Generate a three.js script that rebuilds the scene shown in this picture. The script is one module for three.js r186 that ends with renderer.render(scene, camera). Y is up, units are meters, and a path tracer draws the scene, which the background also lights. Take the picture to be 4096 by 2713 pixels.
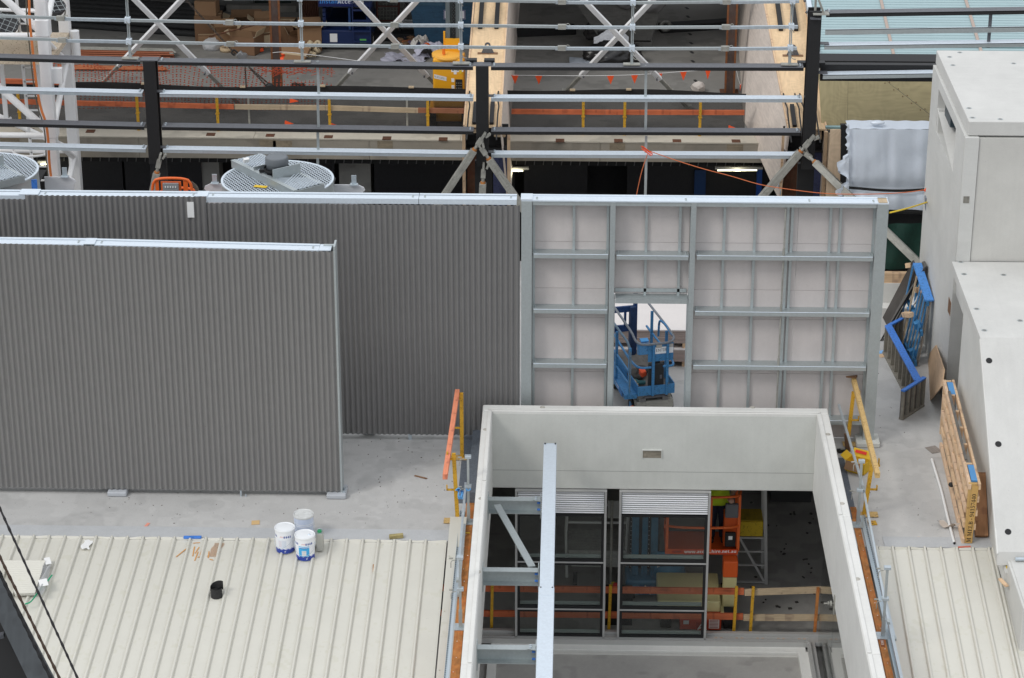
import * as THREE from 'three';
import { mergeGeometries, mergeVertices } from 'three/addons/utils/BufferGeometryUtils.js';
import { RoundedBoxGeometry } from 'three/addons/geometries/RoundedBoxGeometry.js';
import { MarchingCubes } from 'three/addons/objects/MarchingCubes.js';

// ------------------------------------------------------------------ camera, sky, sun, exposure
const scene = new THREE.Scene();
const EYE = new THREE.Vector3(0, 18.3, 0), LENS = 9864, PITCH = -23.5 * Math.PI / 180, YAW = 1.45 * Math.PI / 180;
const camera = new THREE.PerspectiveCamera(2 * Math.atan(1356.5 / LENS) * 180 / Math.PI, 4096 / 2713, 0.5, 600);
camera.position.copy(EYE); camera.rotation.order = 'YXZ'; camera.rotation.set(PITCH, YAW, 0);
scene.add(camera);
const renderer = new THREE.WebGLRenderer({ antialias: true });
renderer.setSize(1024, 678);
renderer.toneMapping = THREE.LinearToneMapping;
renderer.toneMappingExposure = 1.11;
renderer.shadowMap.enabled = true;
{ // overcast sky: bright cloud overhead, dimmer towards the horizon
  const W = 128, Hh = 64, d = new Float32Array(W * Hh * 4);
  for (let j = 0; j < Hh; j++) for (let i = 0; i < W; i++) {
    const el = ((j + .5) / Hh - .5) * Math.PI, s = Math.max(0, Math.sin(el));
    const cl = 1 + .06 * Math.sin(i / W * 6.283 * 3 + j * .3) * Math.cos(el) + .04 * Math.sin(i / W * 6.283 * 5 + 1.3 + j * .7) * Math.cos(el);
    const L = el > 0 ? SKYL() * (0.78 + 0.27 * s) * cl : .12;
    const k = (j * W + i) * 4;
    d[k] = L * .965; d[k + 1] = L * 1.0; d[k + 2] = L * 1.055; d[k + 3] = 1;
  }
  const t = new THREE.DataTexture(d, W, Hh, THREE.RGBAFormat, THREE.FloatType);
  t.mapping = THREE.EquirectangularReflectionMapping; t.magFilter = THREE.LinearFilter; t.needsUpdate = true;
  scene.background = t; scene.environment = t;
}
function SKYL() { return .97; }
const sun = new THREE.DirectionalLight(new THREE.Color(1, .965, .91), 0.95);
sun.position.set(-36, 48, -10); sun.target.position.set(0, 0, -40);
sun.shadow.radius = 30; sun.castShadow = true; sun.shadow.mapSize.set(2048, 2048);
Object.assign(sun.shadow.camera, { left: -25, right: 25, top: 25, bottom: -25, near: 1, far: 140 });
scene.add(sun, sun.target);

// ------------------------------------------------------------------ numbers and points
let seed = 12345;
const rnd = () => { seed |= 0; seed = seed + 0x6D2B79F5 | 0; let t = Math.imul(seed ^ seed >>> 15, 1 | seed); t = t + Math.imul(t ^ t >>> 7, 61 | t) ^ t; return ((t ^ t >>> 14) >>> 0) / 4294967296; };
const rr = (a, b) => a + (b - a) * rnd();
const V = (x, y, z) => new THREE.Vector3(x, y, z);
const QC = new THREE.Quaternion().setFromEuler(new THREE.Euler(PITCH, YAW, 0, 'YXZ'));
const ray = (x, y) => V((x - 2048) / LENS, -(y - 1356.5) / LENS, -1).applyQuaternion(QC);
// survey points: where the sight line of a photo pixel meets a level, a wall plane across, or a wall plane along
const onY = (h, x, y) => { const d = ray(x, y); return EYE.clone().addScaledVector(d, (h - EYE.y) / d.y); };
const onZ = (z, x, y) => { const d = ray(x, y); return EYE.clone().addScaledVector(d, z / d.z); };
const onX = (X, x, y) => { const d = ray(x, y); return EYE.clone().addScaledVector(d, X / d.x); };

// ------------------------------------------------------------------ textures (colour, grain and wear only)
function valueNoise(p, sd) { // tileable on period p
  const t = new Float32Array(p * p); let s = sd * 7919 + 17;
  for (let i = 0; i < p * p; i++) { s = Math.imul(s ^ s >>> 15, 2246822519) + 374761393 | 0; s ^= s >>> 13; t[i] = (s >>> 0) / 4294967296; }
  return (u, v) => {
    const x = u * p, y = v * p, x0 = Math.floor(x), y0 = Math.floor(y); let a = x - x0, b = y - y0; a = a * a * (3 - 2 * a); b = b * b * (3 - 2 * b);
    const i0 = ((x0 % p) + p) % p, j0 = ((y0 % p) + p) % p, i1 = (i0 + 1) % p, j1 = (j0 + 1) % p;
    return (t[j0 * p + i0] * (1 - a) + t[j0 * p + i1] * a) * (1 - b) + (t[j1 * p + i0] * (1 - a) + t[j1 * p + i1] * a) * b;
  };
}
const N4 = valueNoise(4, 1), N8 = valueNoise(8, 2), N16 = valueNoise(16, 3), N32 = valueNoise(32, 4), N64 = valueNoise(64, 5), N128 = valueNoise(128, 6), N256 = valueNoise(256, 7);
const fbm = (u, v) => .36 * N8(u, v) + .27 * N16(u, v) + .2 * N32(u, v) + .17 * N64(u, v);
const clamp = (x, a = 0, b = 1) => Math.min(b, Math.max(a, x)), mix = (a, b, t) => a + (b - a) * t, step = (a, b, x) => { const t = clamp((x - a) / (b - a)); return t * t * (3 - 2 * t); };
function tex(n, metres, fn) {
  const d = new Uint8Array(n * n * 4);
  for (let j = 0; j < n; j++) for (let i = 0; i < n; i++) {
    const c = fn((i + .5) / n, (j + .5) / n), k = (j * n + i) * 4;
    if (typeof c === 'number') d[k] = d[k + 1] = d[k + 2] = clamp(c) * 255; else { d[k] = clamp(c[0]) * 255; d[k + 1] = clamp(c[1]) * 255; d[k + 2] = clamp(c[2]) * 255; }
    d[k + 3] = 255;
  }
  const t = new THREE.DataTexture(d, n, n); t.wrapS = t.wrapT = THREE.RepeatWrapping; t.magFilter = THREE.LinearFilter; t.minFilter = THREE.LinearMipmapLinearFilter; t.generateMipmaps = true;
  t.repeat.set(1 / metres, 1 / metres); t.needsUpdate = true; return t;
}
const T = {
  concrete: tex(512, 3.1, (u, v) => { const a = fbm(u, v), s = N256(u, v), w = N4(u + .3, v); const sp = N128(u + .1, v + .7) > .93 ? .12 : 0; const k = .8 + .2 * a + .07 * (s - .5) + .07 * (w - .5) - sp * .6; return [k, k, k * .995]; }),
  deck: tex(1024, 6.7, (u, v) => {
    const a = fbm(u, v), b = fbm(v + .37, u + .11), s = N256(u * 2, v * 2), st = step(.62, .74, N8(u + .2, v + .6) * .6 + N32(u, v) * .4), pl = step(.6, .7, N16(v, u + .5) * .7 + .3 * N64(u, v));
    const dot = N256(u + .41, v + .77) > .955 ? .25 : 0; const k = .8 + .17 * a + .1 * (b - .5) + .06 * (s - .5) - .1 * st + .05 * pl - dot; return [k * 1.004, k, k * .99];
  }),
  slab: tex(512, 5.3, (u, v) => { const a = fbm(u, v), b = N4(u, v + .4); const st = step(.55, .72, N8(v, u) * .6 + N32(u, v) * .4); const k = .72 + .22 * a + .12 * (b - .5) - .16 * st + .06 * (N256(u, v) - .5); return [k * 1.01, k, k * .97]; }),
  precast: tex(512, 2.9, (u, v) => { const a = fbm(u, v), w = N4(u, v), s = N256(u, v), streak = N64(u, v * .06) - .5; const pin = N256(v + .3, u + .2) > .985 ? .22 : 0; const k = .86 + .12 * a + .08 * (w - .5) + .04 * (s - .5) + .025 * streak - pin; return [k, k, k * .99]; }),
  galv: tex(512, .9, (u, v) => { const c = N32(u, v) * .5 + N64(u + .5, v) * .3 + N128(u, v + .3) * .2; const k = .86 + .13 * (c - .4) + .04 * (N256(u, v) - .5); return [k * .985, k, k * 1.01]; }),
  galvRough: tex(256, .9, (u, v) => .62 + .3 * N32(u, v) + .08 * N128(u, v)),
  paint: tex(256, 1.7, (u, v) => { const k = .93 + .07 * fbm(u, v) + .03 * (N128(u, v) - .5); return k; }),
  corr: tex(256, 1.3, (u, v) => .9 + .1 * fbm(u, v) + .05 * (N128(u, v) - .5)),
  roof: tex(1024, 3.7, (u, v) => { const a = fbm(u, v), d = step(.68, .82, N16(u, v) * .5 + N64(u, v) * .5), m = N128(u + .3, v) > .965 ? .12 : 0, k = .92 + .08 * a - .05 * d - m; return [k, k * .997, k * (.985 - .03 * d)]; }),
  wood: tex(512, 1.1, (u, v) => { const g = N64(u * .06, v) * .5 + N128(u * .05 + .2, v) * .3 + N256(u * .1, v) * .2, w = N8(u, v), kn = step(.8, .95, N16(u, v * .5)); const k = .66 + .34 * g + .14 * (w - .5) - .25 * kn; return [k, k * (.97 - .05 * kn), k * .93]; }),
  ply: tex(512, 2.3, (u, v) => { const wv = v + .02 * N8(u, v), g = N64(u * .12, wv) * .55 + N128(u * .1, wv) * .45, cath = Math.sin((N4(u, v) * 2 + N8(u, v)) * 22) * .5 + .5; const k = .78 + .2 * g + .07 * (cath - .5) + .12 * (N4(u + .2, v) - .5); return [k, k * .985, k * .96]; }),
  rust: tex(512, 1.3, (u, v) => { const a = fbm(u, v), b = N64(u * .3, v), k = .62 + .5 * (a - .3) + .18 * (b - .5), f = step(.5, .7, N16(v, u) * .6 + .4 * N64(u, v)); return [k, k * mix(1, .8, f), k * mix(1, .7, f)]; }),
  worn: tex(512, .8, (u, v) => { const ch = step(.68, .74, N32(u, v) * .45 + N128(u, v) * .55), sc = step(.7, .76, N8(u, v) * .3 + N256(u * .25, v) * .7); const k = .93 + .1 * (fbm(u, v) - .4); return [mix(k, .32, ch * .8), mix(k, .27, ch * .8) + .1 * sc, mix(k, .22, ch * .8) + .1 * sc]; }),
  dirty: tex(512, 1.9, (u, v) => { const a = fbm(u, v), s = step(.52, .72, N16(u, v) * .5 + N64(u, v) * .5), g = N128(u * .1, v); const k = .6 + .5 * a + .2 * (g - .5) - .18 * s; return [k, k * .99, k * .96]; }),
  flek: tex(256, .7, (u, v) => .8 + .35 * (N64(u, v) - .3) + .15 * (N16(u, v) - .5)),
  weave: tex(256, .6, (u, v) => { const a = N128(u, v * .08), b = N128(u * .08, v), k = .55 + .3 * a + .25 * b + .15 * (N8(u, v) - .5); return k; }),
};
const bumpT = { fine: T.galvRough, concrete: T.concrete, wood: T.wood };

// ------------------------------------------------------------------ materials
const MATS = new Map();
function mat(r, g, b, o = {}) {
  const key = [r, g, b, JSON.stringify({ ...o, map: o.map?.uuid, roughnessMap: o.roughnessMap?.uuid, bumpMap: o.bumpMap?.uuid, alphaMap: o.alphaMap?.uuid })].join();
  if (MATS.has(key)) return MATS.get(key);
  const phys = o.transmission !== undefined || o.clearcoat !== undefined || o.sheen !== undefined;
  const m = new (phys ? THREE.MeshPhysicalMaterial : THREE.MeshStandardMaterial)({ roughness: .75, side: THREE.DoubleSide, ...o });
  m.color.setRGB(r, g, b); MATS.set(key, m); return m;
}
const M = {
  deck: mat(.53, .525, .515, { map: T.deck, roughness: .9, bumpMap: T.deck, bumpScale: .004 }),
  strip: mat(.5, .51, .52, { map: T.concrete, roughness: .85 }),
  membrane: mat(.13, .15, .18, { map: T.flek, roughness: .7 }),
  slab: mat(.275, .268, .256, { map: T.slab, roughness: .9 }),
  inFloor: mat(.42, .41, .4, { map: T.slab, roughness: .85 }),
  whiteConc: mat(.74, .735, .71, { map: T.precast, roughness: .8, bumpMap: T.precast, bumpScale: .003 }),
  paleConc: mat(.62, .63, .6, { map: T.precast, roughness: .8 }),
  precast: mat(.64, .64, .62, { map: T.precast, roughness: .85, bumpMap: T.precast, bumpScale: .003 }),
  precastTop: mat(.625, .62, .6, { map: T.precast, roughness: .8, bumpMap: T.precast, bumpScale: .003 }),
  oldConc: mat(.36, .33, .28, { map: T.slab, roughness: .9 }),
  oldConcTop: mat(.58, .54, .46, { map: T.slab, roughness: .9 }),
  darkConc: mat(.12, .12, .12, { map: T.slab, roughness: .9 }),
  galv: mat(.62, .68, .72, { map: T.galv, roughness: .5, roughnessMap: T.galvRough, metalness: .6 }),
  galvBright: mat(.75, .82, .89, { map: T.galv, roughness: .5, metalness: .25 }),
  galvDull: mat(.56, .6, .6, { map: T.galv, roughness: .5, metalness: .72 }),
  galvOld: mat(.42, .42, .39, { map: T.dirty, roughness: .6, metalness: .3 }),
  alu: mat(.9, .91, .93, { map: T.paint, roughness: .5, metalness: .12 }),
  aluDull: mat(.5, .5, .49, { map: T.paint, roughness: .5, metalness: .4 }),
  corr: mat(.225, .22, .214, { map: T.corr, roughness: .5 }),
  corr2: mat(.2, .196, .193, { map: T.corr, roughness: .5 }),
  cream: mat(.645, .63, .57, { map: T.roof, roughness: .5 }),
  creamRib: mat(.56, .545, .47, { map: T.roof, roughness: .5 }),
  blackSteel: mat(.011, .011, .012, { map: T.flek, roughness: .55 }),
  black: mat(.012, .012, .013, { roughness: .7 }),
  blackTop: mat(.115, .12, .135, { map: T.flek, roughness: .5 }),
  rubber: mat(.03, .03, .03, { map: T.flek, roughness: .8 }),
  fibre: mat(.57, .53, .52, { map: T.precast, roughness: .9 }),
  white: mat(.8, .8, .79, { map: T.paint, roughness: .55 }),
  whiteSteel: mat(.86, .86, .86, { map: T.paint, roughness: .45 }),
  rust: mat(.62, .25, .07, { map: T.rust, roughness: .85 }),
  rustDark: mat(.14, .06, .03, { map: T.rust, roughness: .85 }),
  orangePaint: mat(.85, .3, .17, { map: T.wood, roughness: .75 }),
  redTimber: mat(.62, .16, .065, { map: T.wood, roughness: .8 }),
  timber: mat(.8, .58, .38, { map: T.wood, roughness: .8 }),
  timberOld: mat(.56, .45, .31, { map: T.wood, roughness: .85 }),
  timberPaint: mat(.6, .4, .16, { map: T.worn, roughness: .75 }),
  timberDark: mat(.27, .15, .08, { map: T.wood, roughness: .8 }),
  ply: mat(.82, .6, .37, { map: T.ply, roughness: .7 }),
  plyPink: mat(.62, .48, .34, { map: T.ply, roughness: .75 }),
  plyOlive: mat(.5, .43, .25, { map: T.ply, roughness: .75 }),
  plyGrey: mat(.74, .66, .6, { map: T.ply, roughness: .75 }),
  formPly: mat(.07, .062, .058, { map: T.dirty, roughness: .6 }),
  yellow: mat(.62, .34, .02, { map: T.worn, roughness: .6 }),
  yellowLift: mat(.85, .4, .015, { map: T.paint, roughness: .4 }),
  blue: mat(.05, .22, .46, { map: T.worn, roughness: .5 }),
  blueBright: mat(.06, .22, .7, { map: T.worn, roughness: .55 }),
  blueDark: mat(.012, .05, .17, { map: T.worn, roughness: .5 }),
  blueNavy: mat(.006, .02, .09, { map: T.paint, roughness: .5 }),
  binBlue: mat(.03, .1, .19, { map: T.dirty, roughness: .6 }),
  orange: mat(.8, .14, .02, { map: T.paint, roughness: .45 }),
  orangeDeep: mat(.72, .11, .015, { map: T.paint, roughness: .5 }),
  card: mat(.29, .17, .09, { map: T.paint, roughness: .9 }),
  cardDark: mat(.2, .11, .058, { map: T.paint, roughness: .9 }),
  cardPale: mat(.55, .43, .28, { map: T.paint, roughness: .9 }),
  teal: mat(.34, .465, .485, { map: T.paint, roughness: .4 }),
  foil: mat(.7, .76, .84, { map: T.paint, roughness: .55, metalness: .25 }),
  tarp: mat(.006, .05, .035, { map: T.weave, roughness: .6 }),
  mesh: mat(.035, .034, .033, { map: T.weave, roughness: .9, transparent: true, opacity: .7 }),
  meshTop: mat(.018, .017, .017, { map: T.weave, roughness: .9 }),
  wool: mat(.5, .42, .2, { map: T.dirty, roughness: 1 }),
  glass: mat(.9, .92, .91, { transmission: 1, thickness: 0, roughness: .02, ior: 1.5 }),
  clearGlass: mat(.8, .83, .82, { transmission: 1, thickness: 0, roughness: .02, ior: 1.5 }),
  plastic: mat(.8, .82, .84, { transmission: .5, thickness: 0, roughness: .6 }),
  paper: mat(.8, .8, .79, { roughness: .9 }),
  yellowPlas: mat(.75, .5, .02, { map: T.paint, roughness: .5 }),
  flag: mat(.9, .1, .02, { roughness: .7 }),
  redRope: mat(.6, .16, .06, { roughness: .8 }),
  beige: mat(.7, .64, .33, { map: T.paint, roughness: .5 }),
  tyre: mat(.02, .02, .02, { map: T.flek, roughness: .85 }),
  greyPlas: mat(.1, .1, .11, { roughness: .6 }),
  lamp: mat(1, 1, .9, { emissive: new THREE.Color(1, .95, .62), emissiveIntensity: 2.2, roughness: .5 }),
};
// ------------------------------------------------------------------ geometry helpers
function uvMetres(g0) { // box-projected uv in metres, u along the longest side, in the piece's own frame
  const g = g0.index ? g0.toNonIndexed() : g0; g.computeBoundingBox(); if (!g.attributes.normal) g.computeVertexNormals();
  const s = g.boundingBox.getSize(V(0, 0, 0)).toArray(), p = g.attributes.position, uv = new Float32Array(p.count * 2), ou = rnd() * 9, ov = rnd() * 9;
  const A = V(0, 0, 0), B = V(0, 0, 0), C = V(0, 0, 0), order = [0, 1, 2].sort((a, b) => s[b] - s[a]);
  for (let i = 0; i < p.count; i += 3) {
    A.fromBufferAttribute(p, i); B.fromBufferAttribute(p, i + 1).sub(A); C.fromBufferAttribute(p, i + 2).sub(A); const n = B.cross(C).toArray().map(Math.abs), ax = n.indexOf(Math.max(...n)), [a, b] = order.filter(k => k !== ax);
    for (let j = 0; j < 3; j++) { uv[(i + j) * 2] = p.array[(i + j) * 3 + a] + ou; uv[(i + j) * 2 + 1] = p.array[(i + j) * 3 + b] + ov; }
  }
  g.setAttribute('uv', new THREE.BufferAttribute(uv, 2)); for (const k of Object.keys(g.attributes)) if (!['position', 'normal', 'uv'].includes(k)) g.deleteAttribute(k);
  return g;
}
const Q = new THREE.Quaternion(), UP = V(0, 1, 0);
class G {
  constructor() { this.a = []; }
  add(g, m, keepUV) { g = keepUV ? (g.index ? g.toNonIndexed() : g) : uvMetres(g); if (m) g.applyMatrix4(m); for (const k of Object.keys(g.attributes)) if (!['position', 'normal', 'uv'].includes(k)) g.deleteAttribute(k); this.a.push(g); return this; }
  // box by its centre, size and turn
  box(c, s, e = [0, 0, 0], bevel = 0) { const g = bevel ? new RoundedBoxGeometry(s[0], s[1], s[2], 1, Math.min(bevel, Math.min(...s) * .49)) : new THREE.BoxGeometry(...s); return this.add(g, new THREE.Matrix4().compose(V(...c), new THREE.Quaternion().setFromEuler(new THREE.Euler(...e, 'YXZ')), V(1, 1, 1))); }
  bx(x0, x1, y0, y1, z0, z1, bevel = 0) { return this.box([(x0 + x1) / 2, (y0 + y1) / 2, (z0 + z1) / 2], [Math.abs(x1 - x0), Math.abs(y1 - y0), Math.abs(z1 - z0)], [0, 0, 0], bevel); }
  // rectangular bar from a to b; w across (level), h the other way
  bar(a, b, w, h, up = UP, bevel = 0) {
    const d = b.clone().sub(a), L = d.length(); d.normalize(); let s = d.clone().cross(up); if (s.lengthSq() < 1e-6) s = d.clone().cross(V(0, 0, 1)); s.normalize(); const u = s.clone().cross(d);
    const m = new THREE.Matrix4().makeBasis(d, u, s).setPosition(a.clone().add(b).multiplyScalar(.5));
    return this.add(bevel ? new RoundedBoxGeometry(L, h, w, 1, bevel) : new THREE.BoxGeometry(L, h, w), m);
  }
  cyl(a, b, r0, r1 = r0, n = 12, open = false) { const d = b.clone().sub(a), L = d.length(); return this.add(new THREE.CylinderGeometry(r1, r0, L, n, 1, open), new THREE.Matrix4().compose(a.clone().add(b).multiplyScalar(.5), new THREE.Quaternion().setFromUnitVectors(UP, d.normalize()), V(1, 1, 1))); }
  tube(pts, r, n = 6, seg = 0, closed = false) { return this.add(new THREE.TubeGeometry(new THREE.CatmullRomCurve3(pts, closed, 'centripetal'), seg || pts.length * 5, r, n, closed)); }
  lathe(pts, at, n = 28, m) { return this.add(new THREE.LatheGeometry(pts.map(p => new THREE.Vector2(...p)), n), m || new THREE.Matrix4().setPosition(at)); }
  // flat outline (points in one plane) given thickness along off
  prism(pts, off) {
    const n = pts.length, a = pts[0]; let nn = V(0, 0, 0); for (let i = 0; i < n; i++) nn.add(pts[i].clone().sub(a).cross(pts[(i + 1) % n].clone().sub(a))); nn.normalize();
    const ux = pts[1].clone().sub(a).normalize(), uy = nn.clone().cross(ux), P2 = pts.map(p => new THREE.Vector2(p.clone().sub(a).dot(ux), p.clone().sub(a).dot(uy)));
    const tri = THREE.ShapeUtils.triangulateShape(P2, []), v = [], put = (...q) => q.forEach(p => v.push(p.x, p.y, p.z)), o = pts.map(p => p.clone().add(off)), flip = nn.dot(off) > 0;
    for (const [i, j, k] of tri) { flip ? put(pts[i], pts[k], pts[j]) : put(pts[i], pts[j], pts[k]); flip ? put(o[i], o[j], o[k]) : put(o[i], o[k], o[j]); }
    for (let i = 0; i < n; i++) { const j = (i + 1) % n; flip ? (put(pts[i], pts[j], o[j]), put(pts[i], o[j], o[i])) : (put(pts[i], o[j], pts[j]), put(pts[i], o[i], o[j])); }
    const g = new THREE.BufferGeometry(); g.setAttribute('position', new THREE.Float32BufferAttribute(v, 3)); g.computeVertexNormals(); return this.add(g);
  }
  // closed body from quads/polygons given as point lists
  faces(list) { const v = []; for (const f of list) for (let i = 1; i < f.length - 1; i++) for (const p of [f[0], f[i], f[i + 1]]) v.push(p.x, p.y, p.z); const g = new THREE.BufferGeometry(); g.setAttribute('position', new THREE.Float32BufferAttribute(v, 3)); g.computeVertexNormals(); return this.add(g); }
  hexa(b, t) { const f = [[...b].reverse(), t]; for (let i = 0; i < b.length; i++) { const j = (i + 1) % b.length; f.push([b[i], b[j], t[j], t[i]]); } return this.faces(f); }
  sheet(nu, nv, fn, smooth = true) { // parametric sheet, fn(u, v) -> point
    const p = [], ix = []; for (let j = 0; j <= nv; j++) for (let i = 0; i <= nu; i++) { const q = fn(i / nu, j / nv); p.push(q.x, q.y, q.z); }
    for (let j = 0; j < nv; j++) for (let i = 0; i < nu; i++) { const a = j * (nu + 1) + i; ix.push(a, a + 1, a + nu + 2, a, a + nu + 2, a + nu + 1); }
    const g = new THREE.BufferGeometry(); g.setAttribute('position', new THREE.Float32BufferAttribute(p, 3)); g.setIndex(ix); g.computeVertexNormals(); return this.add(g);
  }
  sph(c, r, s = [1, 1, 1], n = 14) { return this.add(new THREE.SphereGeometry(r, n, Math.ceil(n * .7)), new THREE.Matrix4().compose(c, new THREE.Quaternion(), V(...s))); }
  geo() { return this.a.length === 1 ? this.a[0] : mergeGeometries(this.a); }
  each(name, m, parent) { let o; for (const g of this.a) { const k = new G(); k.a.push(g); o = k.build(name, m, parent); } return o; }
  build(name, m, parent) { if (/^(bolt|screw|rivet|pin|pin_hole|screw_cap|clip|knob|switch|bolt_hole|chalk_mark|tape|slot|packing|lifting_ferrule|anchor_bolt)$/.test(name) && parent) { const o = this.build2(name, m, parent); o.userData.kind = 'stuff'; return o; } return this.build2(name, m, parent); }
  build2(name, m, parent) { const o = new THREE.Mesh(this.geo(), m); o.name = numbered(name, parent); o.castShadow = o.receiveShadow = true; (parent || scene).add(o); return o; }
}
function smooth(g) { g.deleteAttribute('uv'); g.deleteAttribute('normal'); const m = mergeVertices(g, 1e-4); m.computeVertexNormals(); return m; }
const used = new Map();
function numbered(n, parent) { if (parent) { const k = parent.children.filter(c => c.name === n || c.name.startsWith(n + '_0') || c.name.startsWith(n + '_1') || c.name.startsWith(n + '_2')).length; return k ? n + '_' + String(k).padStart(3, '0') : n; } const c = used.get(n) || 0; used.set(n, c + 1); return c ? n + '_' + String(c).padStart(3, '0') : n; }
const THINGS = [];
function tag(o, label, category, group) { o.userData.label = label; o.userData.category = category; if (group) o.userData.group = group; return o; }
const GROUPS = { paint_pail: 'paint pails on the cream roof', push_pull_prop: 'white props crossing behind the black rails', raking_prop: 'galvanised props under the black columns', rooftop_fan: 'rooftop fans behind the screens', cardboard_box: 'cardboard boxes heaped on the upper floor', tube_lamp: 'lit tube lamps under the upper floor', concrete_column: 'grey columns under the upper floor', rusty_column: 'rusty columns on the upper floor', rail_post: 'rail posts on the rusty beams', rusty_beam: 'rusty beams beside the light well', rail_tube: 'loose rail tubes beside the light well', timber_guard_rail: 'timber guard rails beside the light well', corrugated_screen: 'dark corrugated screens on the terrace', ribbed_roof: 'cream ribbed roofs', boxed_timber_beam: 'plywood boxed beams', pipe_stack: 'pipes laid on the upper floor', rubbish_bag: 'black bags by the skip', floodlight: 'floodlights on the mast', crane_cable: 'cables over the bottom left corner', timber_block: 'timber blocks behind the dark ply', board_stack: 'board stacks behind the door opening', form_ply_sheet: 'dark ply sheets leaning by the wall end', perforated_flashing: 'perforated flashings beside the rusty beams', orange_rag: 'orange scraps behind the black rails', floor_duct: 'black ducts on the upper floor' };
function thing(name, label, category, group) {
  group ||= GROUPS[name]; const o = new THREE.Group(); o.name = numbered(name); scene.add(o); tag(o, label, category, group); THINGS.push(o); return o; }
function struct(o) { o.userData.kind = 'structure'; return o; }
function rebase() { // put every thing's origin at its base
  for (const o of THINGS) { const b = new THREE.Box3().setFromObject(o); if (b.isEmpty() || o.userData.placed) continue; const c = V((b.min.x + b.max.x) / 2, b.min.y, (b.min.z + b.max.z) / 2); for (const k of o.children) k.position.sub(c); o.position.copy(c); }
}
function copyAt(o, p, turn, label) { const c = o.clone(); c.name = numbered(o.name); scene.add(c); c.position.copy(p); c.rotation.y = turn; c.userData = { ...o.userData, label, placed: true }; return c; }
// printed panel: text or marks on a small sheet; origin, right and up span its face
function printed(parent, name, o, r, u, px, draw) {
  const W = px, Hh = Math.max(8, Math.round(px * u.length() / r.length())), cv = document.createElement('canvas'); cv.width = W; cv.height = Hh; const x = cv.getContext('2d'); draw(x, W, Hh);
  const t = new THREE.CanvasTexture(cv); t.colorSpace = THREE.SRGBColorSpace; const g = new THREE.BufferGeometry(), a = o, b = o.clone().add(r), c = b.clone().add(u), d = o.clone().add(u);
  g.setAttribute('position', new THREE.Float32BufferAttribute([a, b, c, a, c, d].flatMap(p => p.toArray()), 3)); g.setAttribute('uv', new THREE.Float32BufferAttribute([0, 0, 1, 0, 1, 1, 0, 0, 1, 1, 0, 1], 2)); g.computeVertexNormals();
  const m = new THREE.Mesh(g, new THREE.MeshStandardMaterial({ map: t, roughness: .7, side: THREE.DoubleSide })); m.name = numbered(name, parent); m.receiveShadow = true; parent.add(m); return m;
}
// ================================================================== the setting: slabs, floors, ground
struct(new G().bx(-150, 150, -12.2, -12, -260, 60).build('ground', M.darkConc));
{ // terrace slab around the light well
  const g = new G(); g.bx(-15, 11, -.35, 0, -46, -37.3); g.bx(-15, -1.3, -.352, 0, -37.3, -34.1); g.bx(4.16, 11, -.352, 0, -37.3, -34.1);
  const d = struct(g.build('deck', M.deck));
  const s = new G(); s.bx(-15, -1.72, 0, .012, -34.46, -34.1); s.bx(4.95, 6.62, 0, .012, -34.42, -34.08); s.build('kerb_strip', M.strip, d);
  const m = new G(); m.bx(-1.78, -1.46, 0, .012, -38, -35.4); m.bx(-1.62, -1.46, .014, .2, -37.98, -35.4); m.bx(4.33, 4.62, 0, .012, -37.2, -35); m.build('membrane_strip', M.membrane, d);
}
struct(new G().bx(-16, 13, -4, -3.7, -50.4, -20).build('lower_floor', M.inFloor));
{ // rooms below the terrace: back and side walls, dark
  const g = new G(); g.bx(-16, 13, -3.7, -.35, -46.2, -46); g.bx(-16, -15.8, -3.7, -.36, -46, -26); g.bx(12.8, 13, -3.7, -.36, -46, -26); struct(g.build('room_wall', M.darkConc));
}
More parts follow.
